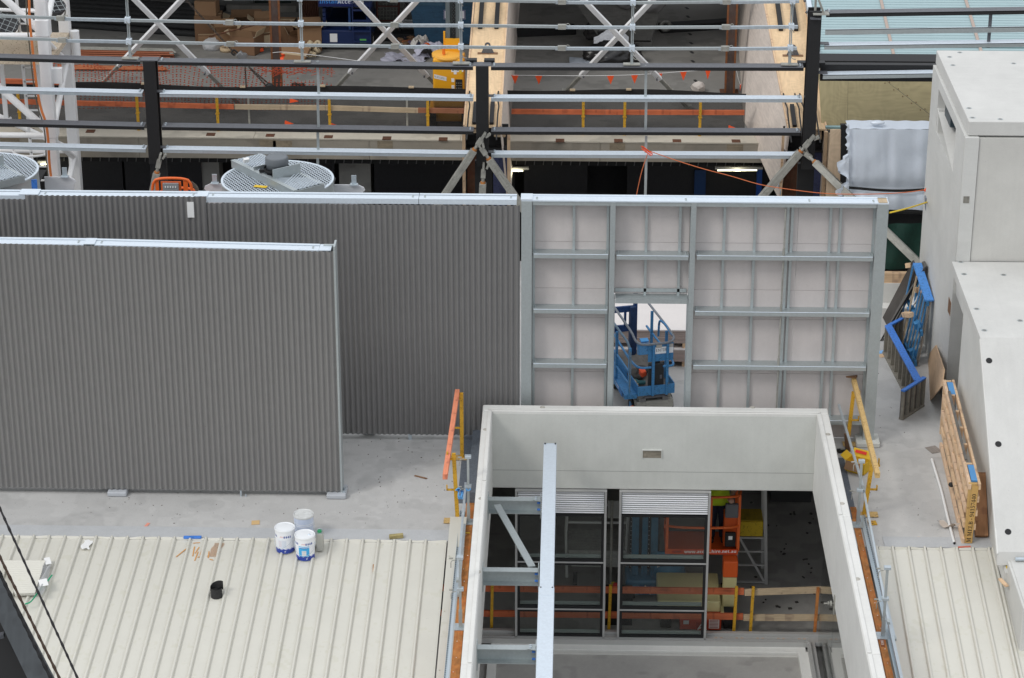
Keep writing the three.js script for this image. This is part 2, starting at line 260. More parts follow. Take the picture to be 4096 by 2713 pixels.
// ------------------------------------------------------------------ concrete light well (upper walls)
const BX0 = -1.435, BX1 = 4.33, IX0 = -1.27, IX1 = 4.13, BZ0 = -37.47, IZ0 = -37.24, BTOP = .8, BLOW = -.65;
{
  const t = thing('light_well_parapet', 'white topped rectangular concrete parapet around the open light well', 'parapet');
  const rear = new G().bx(BX0, BX1, BLOW, BTOP, BZ0, IZ0, .02).build('rear_panel', M.whiteConc, t);
  new G().bx(IX0 - .01, IX1 + .01, -.312, -.304, IZ0 - .01, IZ0 + .0025).build('joint', mat(.3, .3, .29), rear);
  new G().bx(IX0, IX1, BLOW + .02, BTOP - .06, IZ0 - .01, IZ0 + .001).build('face', M.paleConc, rear);
  const zs = [IZ0, -34.55, -30.2, -25];
  for (const [x0, x1, nm] of [[BX0, IX0, 'left_panel'], [IX1, BX1, 'right_panel']]) {
    const b = [IZ0, x0 < 0 ? -34.62 : -33.6, x0 < 0 ? -29.1 : -29.5, -17.2];
    for (let i = 0; i < 3; i++) {
      const g = new G().bx(x0, x1, BLOW, BTOP, b[i] + .004, b[i + 1], .018), p = g.build('wall_panel', M.whiteConc, t);
      const xi = x0 < 0 ? IX0 : IX1; // raised strip along the inner edge
      new G().bx(xi + (x0 < 0 ? -.075 : .012), xi + (x0 < 0 ? -.012 : .075), BTOP, BTOP + .018, b[i] + .02, b[i + 1] - .01, .008).build('edge_strip', M.whiteConc, p);
    }
  }
  new G().bx(IX0 - .06, IX1 + .06, BTOP, BTOP + .018, IZ0 - .075, IZ0 - .012, .008).build('edge_strip', M.whiteConc, rear);
  new G().bx(BX0, BX1, BLOW, BTOP, -17.2, -17).build('front_panel', M.whiteConc, t);
  for (const [x, y] of [[1942, 1719], [1925, 1995], [1912, 2288], [3312, 1738], [3368, 2015], [3430, 2317], [2170, 1630], [3010, 1630]]) { const p = onY(BTOP, x, y); new G().cyl(V(p.x, BTOP - .004, p.z), V(p.x, BTOP + .0075, p.z), .048, .04, 14).build('lifting_point', mat(.5, .48, .44, { map: T.dirty }), t); }
  const r = onZ(IZ0, 2608, 1817); new G().bx(r.x - .16, r.x + .16, r.y - .07, r.y + .07, IZ0 - .06, IZ0 + .004).build('recess', mat(.3, .27, .22, { map: T.dirty }), t);
  const f = new G(); f.bx(r.x - .17, r.x + .17, r.y + .07, r.y + .085, IZ0, IZ0 + .02); f.bx(r.x - .17, r.x - .155, r.y - .07, r.y + .07, IZ0, IZ0 + .02); f.bx(r.x + .155, r.x + .17, r.y - .07, r.y + .07, IZ0, IZ0 + .02); f.build('recess_rim', M.paleConc, t);
  const pb = onX(IX1, 3340, 2415); const pl = new G(); pl.bx(IX1 - .02, IX1, pb.y - .18, pb.y + .14, pb.z - .03, pb.z + .03); pl.cyl(V(IX1 - .02, pb.y, pb.z), V(IX1 - .17, pb.y, pb.z), .012, .012, 8); pl.cyl(V(IX1 - .05, pb.y, pb.z), V(IX1 - .075, pb.y, pb.z), .045, .045, 8); pl.cyl(V(IX1 - .09, pb.y, pb.z), V(IX1 - .11, pb.y, pb.z), .035, .035, 6); pl.build('anchor_plate', M.galvOld, t);
}
{ // lower parapet under the window sill, with its return
  const t = thing('lower_parapet', 'grey concrete wall with white coping below the window sill', 'wall');
  new G().bx(-1.32, 4.2, -7, -3.663, -37.14, -36.934).build('face', mat(.76, .75, .72, { map: T.precast, roughness: .85 }), t);
  const c = new G(); c.bx(-1.3, 4.14, -3.662, -3.6, -37.2, -36.93, .012); c.build('coping', M.whiteConc, t);
  const rt = new G(); rt.bx(4.0, 4.16, -7, -3.64, -36.92, -17); rt.bx(-1.34, -1.2, -7, -3.64, -36.92, -17); rt.build('return_wall', M.paleConc, t);
  const cc = new G(); cc.bx(4.0, 4.17, -3.64, -3.585, -36.93, -17, .01); cc.bx(-1.35, -1.19, -3.64, -3.585, -36.93, -17, .01); cc.build('return_coping', M.whiteConc, t);
}
struct(new G().bx(-1.3, 4.1, -7.2, -7, -37, -17).build('light_well_floor', M.deck));
{ // sill track of extruded aluminium
  const t = thing('window_sill_track', 'long aluminium sill track running along the base of the windows', 'window sill');
  const g = new G(); g.bx(-1.5, 4.62, -3.6, -3.52, -37.32, -37.14, .004); g.bx(-1.5, 4.62, -3.6, -3.47, -37.4, -37.325); for (const z of [-37.2, -37.12]) g.bx(-1.5, 4.2, -3.6, -3.5, z, z + .02); g.build('track', M.aluDull, t);
  const s = new G(); for (let x = 2.6; x < 4.5; x += .36) for (const dx of [0, .09]) s.cyl(V(x + dx, -3.52, -37.25), V(x + dx, -3.514, -37.25), .026, .026, 10); s.build('screw_cap', mat(.5, .4, .33), t);
  const g2 = new G(); g2.bx(4.17, 4.3, -3.6, -3.52, -37.14, -25); g2.bx(4.2, 4.22, -3.52, -3.47, -37.1, -25); g2.build('side_track', M.aluDull, t);
}
{ // slim glass panes along the right side
  const t = thing('side_glazing', 'clear frameless glass panes along the right side of the light well', 'glass panel');
  for (const [z0, z1] of [[-37.18, -35.3], [-35.28, -33.0], [-32.98, -30.7], [-30.68, -28.4], [-28.38, -26.1]]) new G().bx(4.36, 4.372, -3.5, -.66, z0, z1).build('pane', M.clearGlass, t);
}
// ------------------------------------------------------------------ two louvred windows
{
  const draw = (xl, xr, label) => {
    const t = thing('louvre_window', label, 'window', 'tall windows at the back of the light well'), z = -37.2, top = -.66, bot = -3.52, lb = -1.1, m1 = -2.04, m2 = -2.96;
    const f = new G(); for (const x of [xl, xr]) f.bx(x - .02, x + .02, bot, top, z - .1, z + .02, .004); f.bx(xl + .02, xr - .02, top - .02, top, z - .1, z + .02); f.build('frame', M.aluDull, t);
    const n = 10, h = (top - .03 - lb) / n;
    for (let i = 0; i < n; i++) { const y = lb + h * (i + .5); new G().box([(xl + xr) / 2, y, z - .015], [xr - xl - .05, .007, .034], [.5, 0, 0], .002).build('louvre_blade', M.alu, t); }
    new G().bx(xl + .021, xr - .021, lb - .01, top - .021, z - .075, z - .065).build('louvre_backing', M.black, t);
    for (const [a, b] of [[m1, lb], [m2, m1], [bot, m2]]) {
      const sash = new G(); const y0 = a + .015, y1 = b - .015, x0 = xl + .021, x1 = xr - .021; sash.bx(x0, x0 + .045, y0, y1, z - .055, z); sash.bx(x1 - .045, x1, y0, y1, z - .055, z); sash.bx(x0 + .045, x1 - .045, y1 - .04, y1, z - .055, z); sash.bx(x0 + .045, x1 - .045, y0, y0 + .045, z - .055, z);
      const s = sash.build('sash', M.blackSteel, t);
      new G().bx(x0 + .045, x1 - .045, y0 + .045, y1 - .04, z - .033, z - .025).build('pane', M.glass, s);
      new G().bx(x0 + .05, x1 - .05, y0 + .047, y0 + .11, z - .085, z - .06).build('glazing_spacer', mat(.22, .25, .24, { roughness: .5 }), s);
      new G().bx(x0, x1, a - .013, a + .013, z - .04, z + .012, .004).build('transom', M.aluDull, t);
    }
  };
  draw(-.87, .645, 'louvre topped dark glass window behind the galvanised beam');
  draw(.895, 2.4, 'louvre topped dark glass window in front of the orange lift');
}
// ------------------------------------------------------------------ galvanised beam frame over the light well
{
  const t = thing('galvanised_beam_frame', 'galvanised box beam with three side arms over the light well', 'steel frame');
  const yb = .45, a0 = onY(yb, 2177, 1775), a1 = onY(yb, 2225, 1775), xc = (a0.x + a1.x) / 2, w = .215;
  const zA = a0.z, zJ = onY(yb, 2200, 2350).z;
  new G().bx(xc - w / 2, xc + w / 2, yb - .22, yb, zA, zJ - .004, .012).build('main_beam', M.galvBright, t);
  new G().bx(xc - w / 2 - .012, xc + w / 2 + .008, yb - .2, yb + .012, zJ, -18, .012).build('extension_beam', M.galvBright, t);
  const cap = new G(); cap.bx(xc - w / 2, xc + w / 2, yb - .2, yb + .002, zA - .012, zA); cap.bx(xc - w / 2 + .02, xc + w / 2 - .02, yb + .012, yb + .016, zJ + .02, zJ + .28); cap.build('end_plate', M.galvBright, t);
  const bl = new G(); for (const z of [zA + .02, zJ + .03]) for (const s of [-.085, .085]) bl.cyl(V(xc + s, yb + .003, z), V(xc + s, yb + .022, z), .012, .012, 8); bl.build('bolt', M.blackSteel, t);
  [[1975, 2000, 2], [1955, 2284, 0], [1940, 2595, 2]].forEach(([px, py, tab]) => {
    const p = onY(.32, 2070, py), z = p.z, x1 = xc - w / 2 - .02, g = new G(); // channel: top flange, web, bottom flange
    const d = .1; g.bx(IX0 + .012, x1 - .008, .31, .32, z - d, z + d * .3); g.bx(IX0 + .012, x1 - .008, .09, .31, z - d, z - d + .01); g.bx(IX0 + .012, x1 - .008, .08, .09, z - d, z + d * .3); const arm = g.build('side_arm', M.galvDull, t);
    const e = new G(); e.bx(x1 - .008, x1 + .006, .02, .4, z - .12, z + .06); e.bx(IX0, IX0 + .012, -.02, .4, z - .12, z + .06); e.build('end_plate', M.galvDull, arm);
    if (tab) { const q = new G(); q.prism([V(x1, .326, z - .11), V(x1 - .13, .326, z - .08), V(x1 - .13, .326, z + .03), V(x1, .326, z + .07)], V(0, .01, 0)); q.build('cleat', M.galvDull, arm); }
    const b = new G(); for (const y of [.14, .26]) b.cyl(V(x1 - .01, y, z - .02), V(x1 - .06, y, z - .02), .018, .018, 6); b.build('bolt', M.blueBright, arm);
    if (tab) { const b2 = new G(); for (const dz of [-.05, .0]) b2.cyl(V(x1 - .08, .336, z + dz), V(x1 - .08, .355, z + dz), .02, .02, 8); b2.build('bolt', M.galv, arm); }
  });
  const s = onY(.3, 1988, 2020), e = onY(.3, 2128, 2268); new G().bar(s, e, .11, .02).build('brace', M.galvDull, t);
}
// ------------------------------------------------------------------ ribbed roofs
function ribRoof(name, label, xs, zTop, zBot, drop, slip) {
  const t = thing(name, label, 'roof');
  const P = (x, z, up, s = 1) => V(x + slip(x) * (zTop - z) / (zTop - zBot), -.004 + up - drop * (z - zTop) / (zBot - zTop), z);
  for (let i = 0; i < xs.length - 1; i++) { // one pan and its left rib per sheet
    const x0 = xs[i], x1 = xs[i + 1], sh = rnd();
    const sec = [[x0 - .026, 0], [x0 - .018, .034], [x0 - .008, .043], [x0 + .008, .043], [x0 + .018, .034], [x0 + .026, 0], [x0 + .065, .004], [x1 - .065, .004 + .002 * sh], [x1 - .026, 0]];
    const g = new G().sheet(sec.length - 1, 10, (u, v) => { const k = sec[Math.round(u * (sec.length - 1))], z = mix(zTop + (k[1] < .01 ? .03 : 0), zBot, v); return P(k[0], z, k[1] + .0025 * Math.sin(v * 9 + i * 2.1) * (k[1] < .01 ? 1 : 0)); });
    const m = g.a[0]; // flat facets so that rib edges stay crisp
    m.deleteAttribute('normal'); m.computeVertexNormals();
    g.build('roof_sheet', M.cream, t);
    const e = new G(); e.sheet(8, 1, (u, v) => P(mix(x0 + .03, x1 - .025, u), zTop - .02 * v + .03, .006 + v * (.03 + .012 * Math.sin(u * Math.PI + i) * sh))); e.build('turned_up_end', M.cream, t);
    new G().bx(x0 - .016, x0 + .016, .0, .038, zTop - .012, zTop + .004).build('rib_end', M.creamRib, t);
  }
  return [t, P];
}
{
  const xs = []; for (let x = -11.09; x < -2.03; x += .2466) xs.push(x); xs.push(-1.86);
  const [t, P] = ribRoof('ribbed_roof', 'cream ribbed metal roof on the left under the paint buckets', xs, -34.08, -26, .62, () => 0);
  new G().faces([[P(-1.86, -34.75, .05), P(-1.6, -34.75, .05), P(-1.6, -26, .05), P(-1.86, -26, .05)], [P(-1.86, -34.75, .05), P(-1.86, -26, .05), P(-1.86, -26, -.02), P(-1.86, -34.75, -.02)]]).build('edge_flashing', M.cream, t);
  const b = new G(); for (let i = 0; i < 4; i++) b.cyl(P(-1.82, -33.6 + i * 1.5, .05), P(-1.82, -33.6 + i * 1.5, .057), .012, .012, 8); b.build('rivet', M.creamRib, t);
  // sealant smears and stains at the top of the sheets
  const st = mat(.62, .3, .09, { roughness: .9 }), st2 = mat(.55, .27, .11, { map: T.dirty, transparent: true, opacity: .42, roughness: .9 });
  { const a = onY(.0, 858, 2172), c = onY(-.03, 884, 2228); new G().sheet(8, 8, (u, v) => V(mix(a.x, c.x, u) + .012 * Math.sin(v * 11) - .06 * v, .0085 - .0735 * Math.max(0, 34.08 + mix(a.z, c.z, v)), mix(a.z, c.z, v))).build('rust_stain', st2, t); }
  const sk = new G(); for (const [xa, ya, xb, yb] of [[704, 2224, 754, 2189], [770, 2222, 778, 2188], [778, 2238, 792, 2206], [790, 2226, 806, 2222], [772, 2176, 800, 2174], [780, 2212, 796, 2190], [800, 2218, 808, 2200], [836, 2205, 832, 2228], [838, 2232, 852, 2236]]) { const p = onY(-.015, xa, ya), q = onY(-.015, xb, yb), f = z => .007 - .0735 * Math.max(0, 34.08 + z) * 1; sk.bar(V(p.x, f(p.z), p.z), V(q.x, f(q.z), q.z), .016, .004); } sk.build('rust_stain', st, t).userData.kind = 'stuff';
}
{
  const xs = []; for (let x = 4.82; x < 6.6; x += .2485) xs.push(x); xs.push(6.62);
  ribRoof('ribbed_roof', 'cream ribbed metal roof on the right beside the concrete stair', [...xs, 6.9, 7.15], -34.05, -26, 1.2, x => -.05);
}
// ================================================================== corrugated screens and the bare stud wall
function corrSheet(x0, x1, yb, yt, z, pitch, amp, m, parent, ph = 0) {
  const n = Math.max(2, Math.round((x1 - x0) / pitch * 8));
  const g = new G().sheet(n, 1, (u, v) => { const x = mix(x0, x1, u); const c = Math.cos((x - ph) / pitch * 2 * Math.PI); return V(x, mix(yb, yt(x), v), z + amp * (Math.sign(c) * Math.pow(Math.abs(c), .65))); });
  return g.build('corrugated_sheet', m, parent);
}
function capRail(t, x0, x1, yt, z0, z1, m, parts) { // folded channel along a wall top: back strip, tray, front lip
  const seg = (a, b) => {
    const g = new G(), A = (x, z, dy = 0) => V(x, yt(x) + dy, z);
    const zm = z1 - (z1 - z0) * .3; g.faces([[A(a, z0 + .0, .0), A(b, z0, .0), A(b, z0 + .07, .0), A(a, z0 + .07, .0)].reverse()]);
    g.hexa([A(a, z1, -.02), A(b, z1, -.02), A(b, z0, -.02), A(a, z0, -.02)], [A(a, z1), A(b, z1), A(b, z0), A(a, z0)]);
    g.hexa([A(a, z0 + .06, .001), A(b, z0 + .06, .001), A(b, z0, .001), A(a, z0, .001)], [A(a, z0 + .06, .012), A(b, z0 + .06, .012), A(b, z0, .012), A(a, z0, .012)]);
    g.hexa([A(a, z1, -.09), A(b, z1, -.09), A(b, z1 - .012, -.09), A(a, z1 - .012, -.09)], [A(a, z1, -.021), A(b, z1, -.021), A(b, z1 - .012, -.021), A(a, z1 - .012, -.021)]);
    return g.build('cap_rail', m, t);
  };
  for (const [a, b] of parts) { const s = seg(a + .004, b - .004); const k = new G(); for (const e of [a + .1, b - .1]) for (const dz of [-.035, .02]) { const z = (z0 + z1) / 2 + dz + .02; k.cyl(V(e, yt(e), z), V(e, yt(e) + .014, z), .017, .014, 8); } k.build('bolt', M.galvDull, s); }
}
{ // front screen
  const zf = -35.58, t = thing('corrugated_screen', 'nearer dark grey corrugated screen wall standing on the terrace', 'screen wall');
  const top = x => mix(4.28, 4.196, clamp((x + 8.9) / 5.2)), bot = .1;
  for (let x = -11.9, i = 0; x < -3.678; x += .9845, i++) corrSheet(x, Math.min(x + .9845, -3.678), bot, x => top(x) + .078, zf + (i % 2 ? .0 : .002), .0895, .017, M.corr, t, .02);
  capRail(t, -11.9, -3.71, x => top(x) + .085 + .0, zf - .27, zf - .02, M.galvBright, [[-11.9, -7.57], [-7.41, -3.905]]);
  const sp = new G(); for (const x of [-7.49]) sp.bx(x - .085, x + .085, top(x) + .09, top(x) + .1, zf - .275, zf - .02); sp.bx(-3.905, -3.72, 4.275, 4.287, zf - .28, zf - .02); sp.each('splice_plate', M.galvBright, t);
  // end post, hidden posts and feet
  const ep = new G(); ep.bx(-3.678, -3.648, .08, 4.36, zf - .28, zf + .01); ep.bx(-3.85, -3.678, .08, 4.3, zf - .26, zf - .2); ep.build('end_post', M.galvDull, t);
  const ps = new G(); for (const x of [-7.49, -11.4]) ps.bx(x - .1, x + .1, .08, 4.3, zf - .25, zf - .05); ps.each('post', M.galvDull, t);
  const rl = new G(); for (const y of [.25, 1.25, 2.25, 3.25]) rl.bx(-11.9, -3.86, y - .04, y + .04, zf - .2, zf - .03); rl.each('girt', M.galvDull, t);
  for (const x of [-7.315, -3.75]) new G().bx(x - .155, x + .165, 0, .085, zf - .3, zf + .1, .025).build('plinth', mat(.47, .49, .52, { map: T.concrete, roughness: .7 }), t);
  const an = new G(); an.cyl(V(-5.3, 0, zf + .02), V(-5.3, .1, zf + .02), .016, .016, 8); an.cyl(V(-5.22, 0, zf + .03), V(-5.22, .05, zf + .03), .012, .012, 6); an.cyl(V(-3.62, .085, zf - .1), V(-3.62, .12, zf - .1), .03, .03, 6); an.cyl(V(-3.62, .085, zf + .0), V(-3.62, .11, zf), .022, .022, 6); an.build('anchor_bolt', M.galv, t);
  const sc = new G(); for (let k = 0; k < 30; k++) for (const y of [.22, 1.25, 2.25, 3.25]) { const x = -11.78 + k * .271; if (x < -3.76) sc.cyl(V(x, y, zf + .01), V(x, y, zf + .021), .006, .006, 6); } sc.build('screw', M.corr2, t);
}
const ZB = -37.75;
{ // rear screen
  const t = thing('corrugated_screen', 'farther dark grey corrugated screen wall behind the shorter one', 'screen wall');
  const bot = .1, zf = ZB + .02;
  for (let x = -11.9, i = 0; x < -.825; x += .99, i++) { const xe = Math.min(x + .99, -.825); corrSheet(x, xe, bot, () => (x + .5 > -8.75 && x + .5 < -6.06) ? 4.378 : x < -8.7 ? 4.3 : 4.262, zf + (i % 2 ? 0 : .002) + (x + .5 > -8.75 && x + .5 < -6.06 ? .022 : 0), .09, .017, M.corr2, t, .03); }
  capRail(t, -12, -.84, () => 4.357, ZB - .24, ZB + .005, M.galvBright, [[-12, -8.92], [-8.72, -6.08], [-5.96, -2.48], [-2.48, -.875]]);
  const sp = new G(); sp.bx(-9.04, -8.72, 4.362, 4.377, ZB - .26, ZB + .0); sp.bx(-6.12, -5.94, 4.36, 4.372, ZB - .25, ZB); sp.each('splice_plate', M.galvBright, t);
  const rl = new G(); for (const y of [.2, 1.2, 2.2, 3.2]) rl.bx(-12, -.85, y - .04, y + .04, ZB - .16, ZB - .01); for (const x of [-9, -6.06, -3.4]) rl.bx(x - .1, x + .1, 0, 4.2, ZB - .22, ZB - .17); rl.each('girt', M.galvDull, t);
  new G().bx(-6.27, -6.16, 4.02, 4.29, ZB + .055, ZB + .065).build('paper_sticker', M.paper, t);
  const sc = new G(); for (let k = 0; k < 40; k++) for (const y of [.2, 1.2, 2.2, 3.2]) { const x = -11.8 + k * .2715; if (x < -.9) sc.cyl(V(x, y, zf + .01), V(x, y, zf + .021), .006, .006, 6); } sc.build('screw', M.corr, t);
  const ft = new G(); ft.bx(-2.72, -2.66, 0, .1, ZB - .05, ZB + .02); ft.build('anchor_bolt', M.galv, t);
}
{ // stud wall with bare boards, girts and a door opening
  const t = thing('stud_wall', 'unclad steel stud wall with pale boards and a door opening', 'wall'), zf = ZB + .02, zb = ZB - .22;
  const px = (x, y) => onZ(zf, x, y);
  const P1 = [px(2085, 1100).x, px(2127, 1100).x], P2 = [px(2437, 1100).x, px(2458, 1100).x], P3 = [px(2757, 1100).x, px(2778, 1100).x], P4 = [px(3487, 1200).x, px(3532, 1200).x];
  const doorHead = px(2550, 1196).y, x0 = P1[0], x1 = P4[1], ct = 4.357;
  for (const [a, b] of [P1, P2, P3, P4]) { const g = new G(), wide = b - a > .15; g.bx(a, b, .02, ct - .02, zf - .012, zf); g.bx(a, a + .012, .02, ct - .02, zb + .02, zf - .013); g.bx(b - .012, b, .02, ct - .02, zb + .02, zf - .013); if (wide) g.bx(a + .013, b - .013, .02, ct - .02, zb + .02, zb + .032); g.build('post', M.galvDull, t); }
  { const a = P4; new G().bx(a[0] - .12, a[1] + .1, 0, .09, zb - .05, zf + .12, .02).build('plinth', M.paleConc, t); }
  // boards, in courses
  const ys = [0.02, 1.2, 2.19, 2.72, 3.55, 4.3];
  const board = (a, b, y0, y1) => new G().bx(a + .002, b - .002, y0 + .003, y1 - .003, zb - .02, zb).build('board', M.fibre, t);
  for (let i = 0; i < 5; i++) { const y0 = ys[i], y1 = ys[i + 1]; board(P1[1] - .02, P2[1] - .01, y0, y1); board(P3[0] + .01, P4[0] - 1.25, y0, y1); board(P4[0] - 1.25, P4[0] + .04, y0, y1); if (y1 > doorHead + .05) board(P2[1], P3[0], Math.max(y0, doorHead), y1); }
  // top channel
  { const g = new G(); g.bx(x0, x1, ct - .02, ct, zb - .03, zf - .0); g.bx(x0, x1, ct, ct + .012, zb - .03, zb + .03); const c = g.build('cap_rail', M.galvBright, t); const b = new G(); for (const x of [P1[1] + .08, (P1[1] + P4[0]) / 2 - .3, P4[0] - 1.1, P4[0] - .06]) for (const z of [zf - .06, zf - .12]) b.cyl(V(x, ct, z), V(x, ct + .015, z), .018, .014, 8); b.build('bolt', M.galvDull, c);
    new G().bx(P1[0] - .01, P1[1] + .01, ct + .002, ct + .016, zb - .04, zf).build('splice_plate', M.galvBright, t); const e = new G(); e.bx(P4[0] + .02, P4[1] - .02, ct + .001, ct + .012, zb, zf - .02); e.build('end_opening', M.timberOld, t); }
  new G().bx(P1[1] + .01, P4[0] - .01, ct - .09, ct - .021, zf - .03, zf - .018).build('top_lip', M.galvDull, t);
  // girts: tray and front lip
  const girt = (a, b, pxX, pyTop) => { const y = px(pxX, pyTop).y, g = new G(); g.bx(a + .03, b - .02, y - .014, y, zb + .001, zf - .008); g.bx(a + .03, b - .02, y - .075, y - .0141, zf - .02, zf - .008); const o = g.build('girt', M.galvDull, t), c = new G(); new G().cyl(V(a + .03, y - .003, zf - .009), V(b - .02, y - .003, zf - .009), .0075, .0075, 8).build('rolled_edge', M.galvBright, o); for (const x of [a + .06, b - .06]) { c.bx(x - .05, x + .05, y + .001, y + .007, zf - .16, zf - .04); for (const z of [zf - .08, zf - .13]) c.cyl(V(x, y + .007, z), V(x, y + .025, z), .012, .012, 6); } c.build('cleat', M.galvDull, o).userData.kind = 'stuff'; return y; };
  for (const y of [1018, 1239, 1457]) girt(P1[1], P2[0], 2280, y);
  girt(P2[1], P3[0], 2620, 1024);
  for (const y of [1026, 1250, 1466]) girt(P3[1], P4[0], 3100, y);
  girt(P3[1], P4[0], 3400, 1685);
  { const g = new G(); g.bx(P2[1] + .02, P3[0] - .01, doorHead - .02, doorHead, zb, zf - .005); g.bx(P2[1] + .02, P3[0] - .01, doorHead - .085, doorHead - .021, zf - .018, zf - .005); g.bx(P2[1] + .02, P3[0] - .03, doorHead + .05, doorHead + .11, zb + .03, zb + .05); g.build('door_head', M.galvDull, t); }
  { const g = new G(); g.bx(P2[1] + .001, P2[1] + .016, 0, doorHead - .02, zb - .02, zf - .02); g.bx(P3[0] - .016, P3[0] - .001, 0, doorHead - .02, zb - .02, zf - .02); g.each('door_jamb', M.galvDull, t); }
  // battens against the boards
  const stud = (x, y0, y1, w = .042) => new G().bx(x - w / 2, x + w / 2, y0, y1, zb + .001, zb + .05).build('stud', M.galvDull, t);
  const bx = (x, y) => onZ(zb + .05, x, y).x;
  for (const x of [2296, 2432]) stud(bx(x, 900), .1, ct - .09);
  stud(P1[1] + .03, .1, ct - .09, .04);
  for (const x of [2586, 2721]) stud(bx(x, 900), doorHead, ct - .09);
  for (const x of [2898, 3021, 3151, 3169, 3322, 3362, 3497]) stud(bx(x, 900), .1, ct - .09);
  { const x = bx(3142, 900) - .02; const g = new G(); g.cyl(V(x, .1, zf - .05), V(x, ct - .1, zf - .05), .012, .012, 8); for (const y of [1026, 1250, 1466]) g.cyl(V(x, px(3100, y).y, zf - .05), V(x, px(3100, y).y + .12, zf - .05), .02, .02, 8); g.build('sag_rod', M.galvOld, t); }
}
// ================================================================== black steel frame behind the screens
const ZF = -45;
{
  const t = thing('steel_skeleton', 'black steel columns carrying black and galvanised rails behind the screens', 'steel frame');
  const X = [-11.4, -8.06, -1.71, 4.56];
  const rows = [ // heights of the front edge at each column, material, top face material
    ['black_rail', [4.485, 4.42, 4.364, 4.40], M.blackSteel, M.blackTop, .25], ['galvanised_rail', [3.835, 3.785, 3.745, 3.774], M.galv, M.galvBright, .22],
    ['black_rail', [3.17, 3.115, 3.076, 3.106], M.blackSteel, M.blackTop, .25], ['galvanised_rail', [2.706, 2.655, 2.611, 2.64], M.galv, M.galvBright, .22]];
  rows.forEach(([nm, ys, m, mt, d], ri) => {
    for (let i = 0; i < 3; i++) {
      const a = X[i] + .17, b = X[i + 1] - .17, ya = mix(ys[i], ys[i + 1], .17 / 6.3), yb = mix(ys[i], ys[i + 1], 1 - .17 / 6.3), h = .072, g = new G();
      const q = (x, y, z) => V(x, y, z);
      // folded channel: level web on top, two lips
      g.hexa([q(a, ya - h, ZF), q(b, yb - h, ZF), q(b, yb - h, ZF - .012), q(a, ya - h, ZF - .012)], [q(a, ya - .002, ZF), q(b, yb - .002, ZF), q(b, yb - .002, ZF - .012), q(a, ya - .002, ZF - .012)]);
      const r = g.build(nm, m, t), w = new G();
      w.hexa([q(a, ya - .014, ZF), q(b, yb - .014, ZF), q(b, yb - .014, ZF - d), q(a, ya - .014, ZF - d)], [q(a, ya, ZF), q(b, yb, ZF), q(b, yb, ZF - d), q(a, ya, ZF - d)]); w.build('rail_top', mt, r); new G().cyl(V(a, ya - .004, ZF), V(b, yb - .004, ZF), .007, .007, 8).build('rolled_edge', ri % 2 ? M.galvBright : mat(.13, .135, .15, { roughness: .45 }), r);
      const c = new G(), bo = new G();
      for (const [x, y, s] of [[a, ya, 1], [b, yb, -1]]) { c.bx(x - .16 * (s > 0 ? 1 : -.3), x + .16 * (s > 0 ? .3 : -1) * -1 * (s > 0 ? -1 : 1), y + .002, y + .012, ZF - d * .85, ZF - .05); for (const z of [-.07, -.16]) bo.cyl(V(x + s * .06, y + .003, ZF + z), V(x + s * .06, y + .03, ZF + z), .022, .018, 8); }
      if (ri === 1 || ri === 3) c.build('cleat', M.blackTop, r); bo.build('bolt', M.galv, r);
    }
  });
  [[X[1], 4.425], [X[2], 4.37], [X[3], 5.5]].forEach(([x, top], i) => {
    const g = new G(); g.bx(x - .118, x + .118, 2.36, top, ZF - .02, ZF + .02, .006); g.bx(x - .008, x + .008, 2.36, top - .01, ZF - .24, ZF - .02); g.bx(x - .118, x + .118, 2.36, top, ZF - .27, ZF - .241); const c = g.build('column', M.blackSteel, t);
    if (i < 2) new G().bx(x - .17, x + .17, top, top + .012, ZF - .25, ZF - .005).build('cap_plate', M.blackTop, c); else { const k = new G(); k.bx(x - .05, x + .25, top - .05, top - .03, ZF - .1, ZF + .12); k.bx(x - .02, x + .02, top - .03, top + .35, ZF - .1, ZF - .06); k.bar(V(x, top + .33, ZF - .05), V(x + .15, top - .03, ZF + .05), .03, .03); k.build('top_bracket', M.galvOld, c); const s = new G(); s.bx(x - .1, x + .1, top - .14, top - .11, ZF + .02, ZF + .1); s.build('shelf_cleat', M.blackTop, c); }
    new G().bx(x - .16, x + .16, .02, 2.36, ZF - .42, ZF - .3).build('lower_stub', M.black, t);
  });
  // sag rods between the rails
  for (const [x, ys] of [[1270, [[245, 395], [395, 515], [525, 600], [635, 668]]], [2585, [[262, 391], [410, 528], [545, 618], [637, 793]]]]) for (const [a, b] of ys) { const p = onZ(ZF - .1, x, a), q = onZ(ZF - .1, x, b); new G().bar(V(p.x, p.y, ZF - .12), V(p.x, q.y, ZF - .12), .05, .02, V(0, 0, 1)).build('sag_rod', M.galvDull, t); }
}
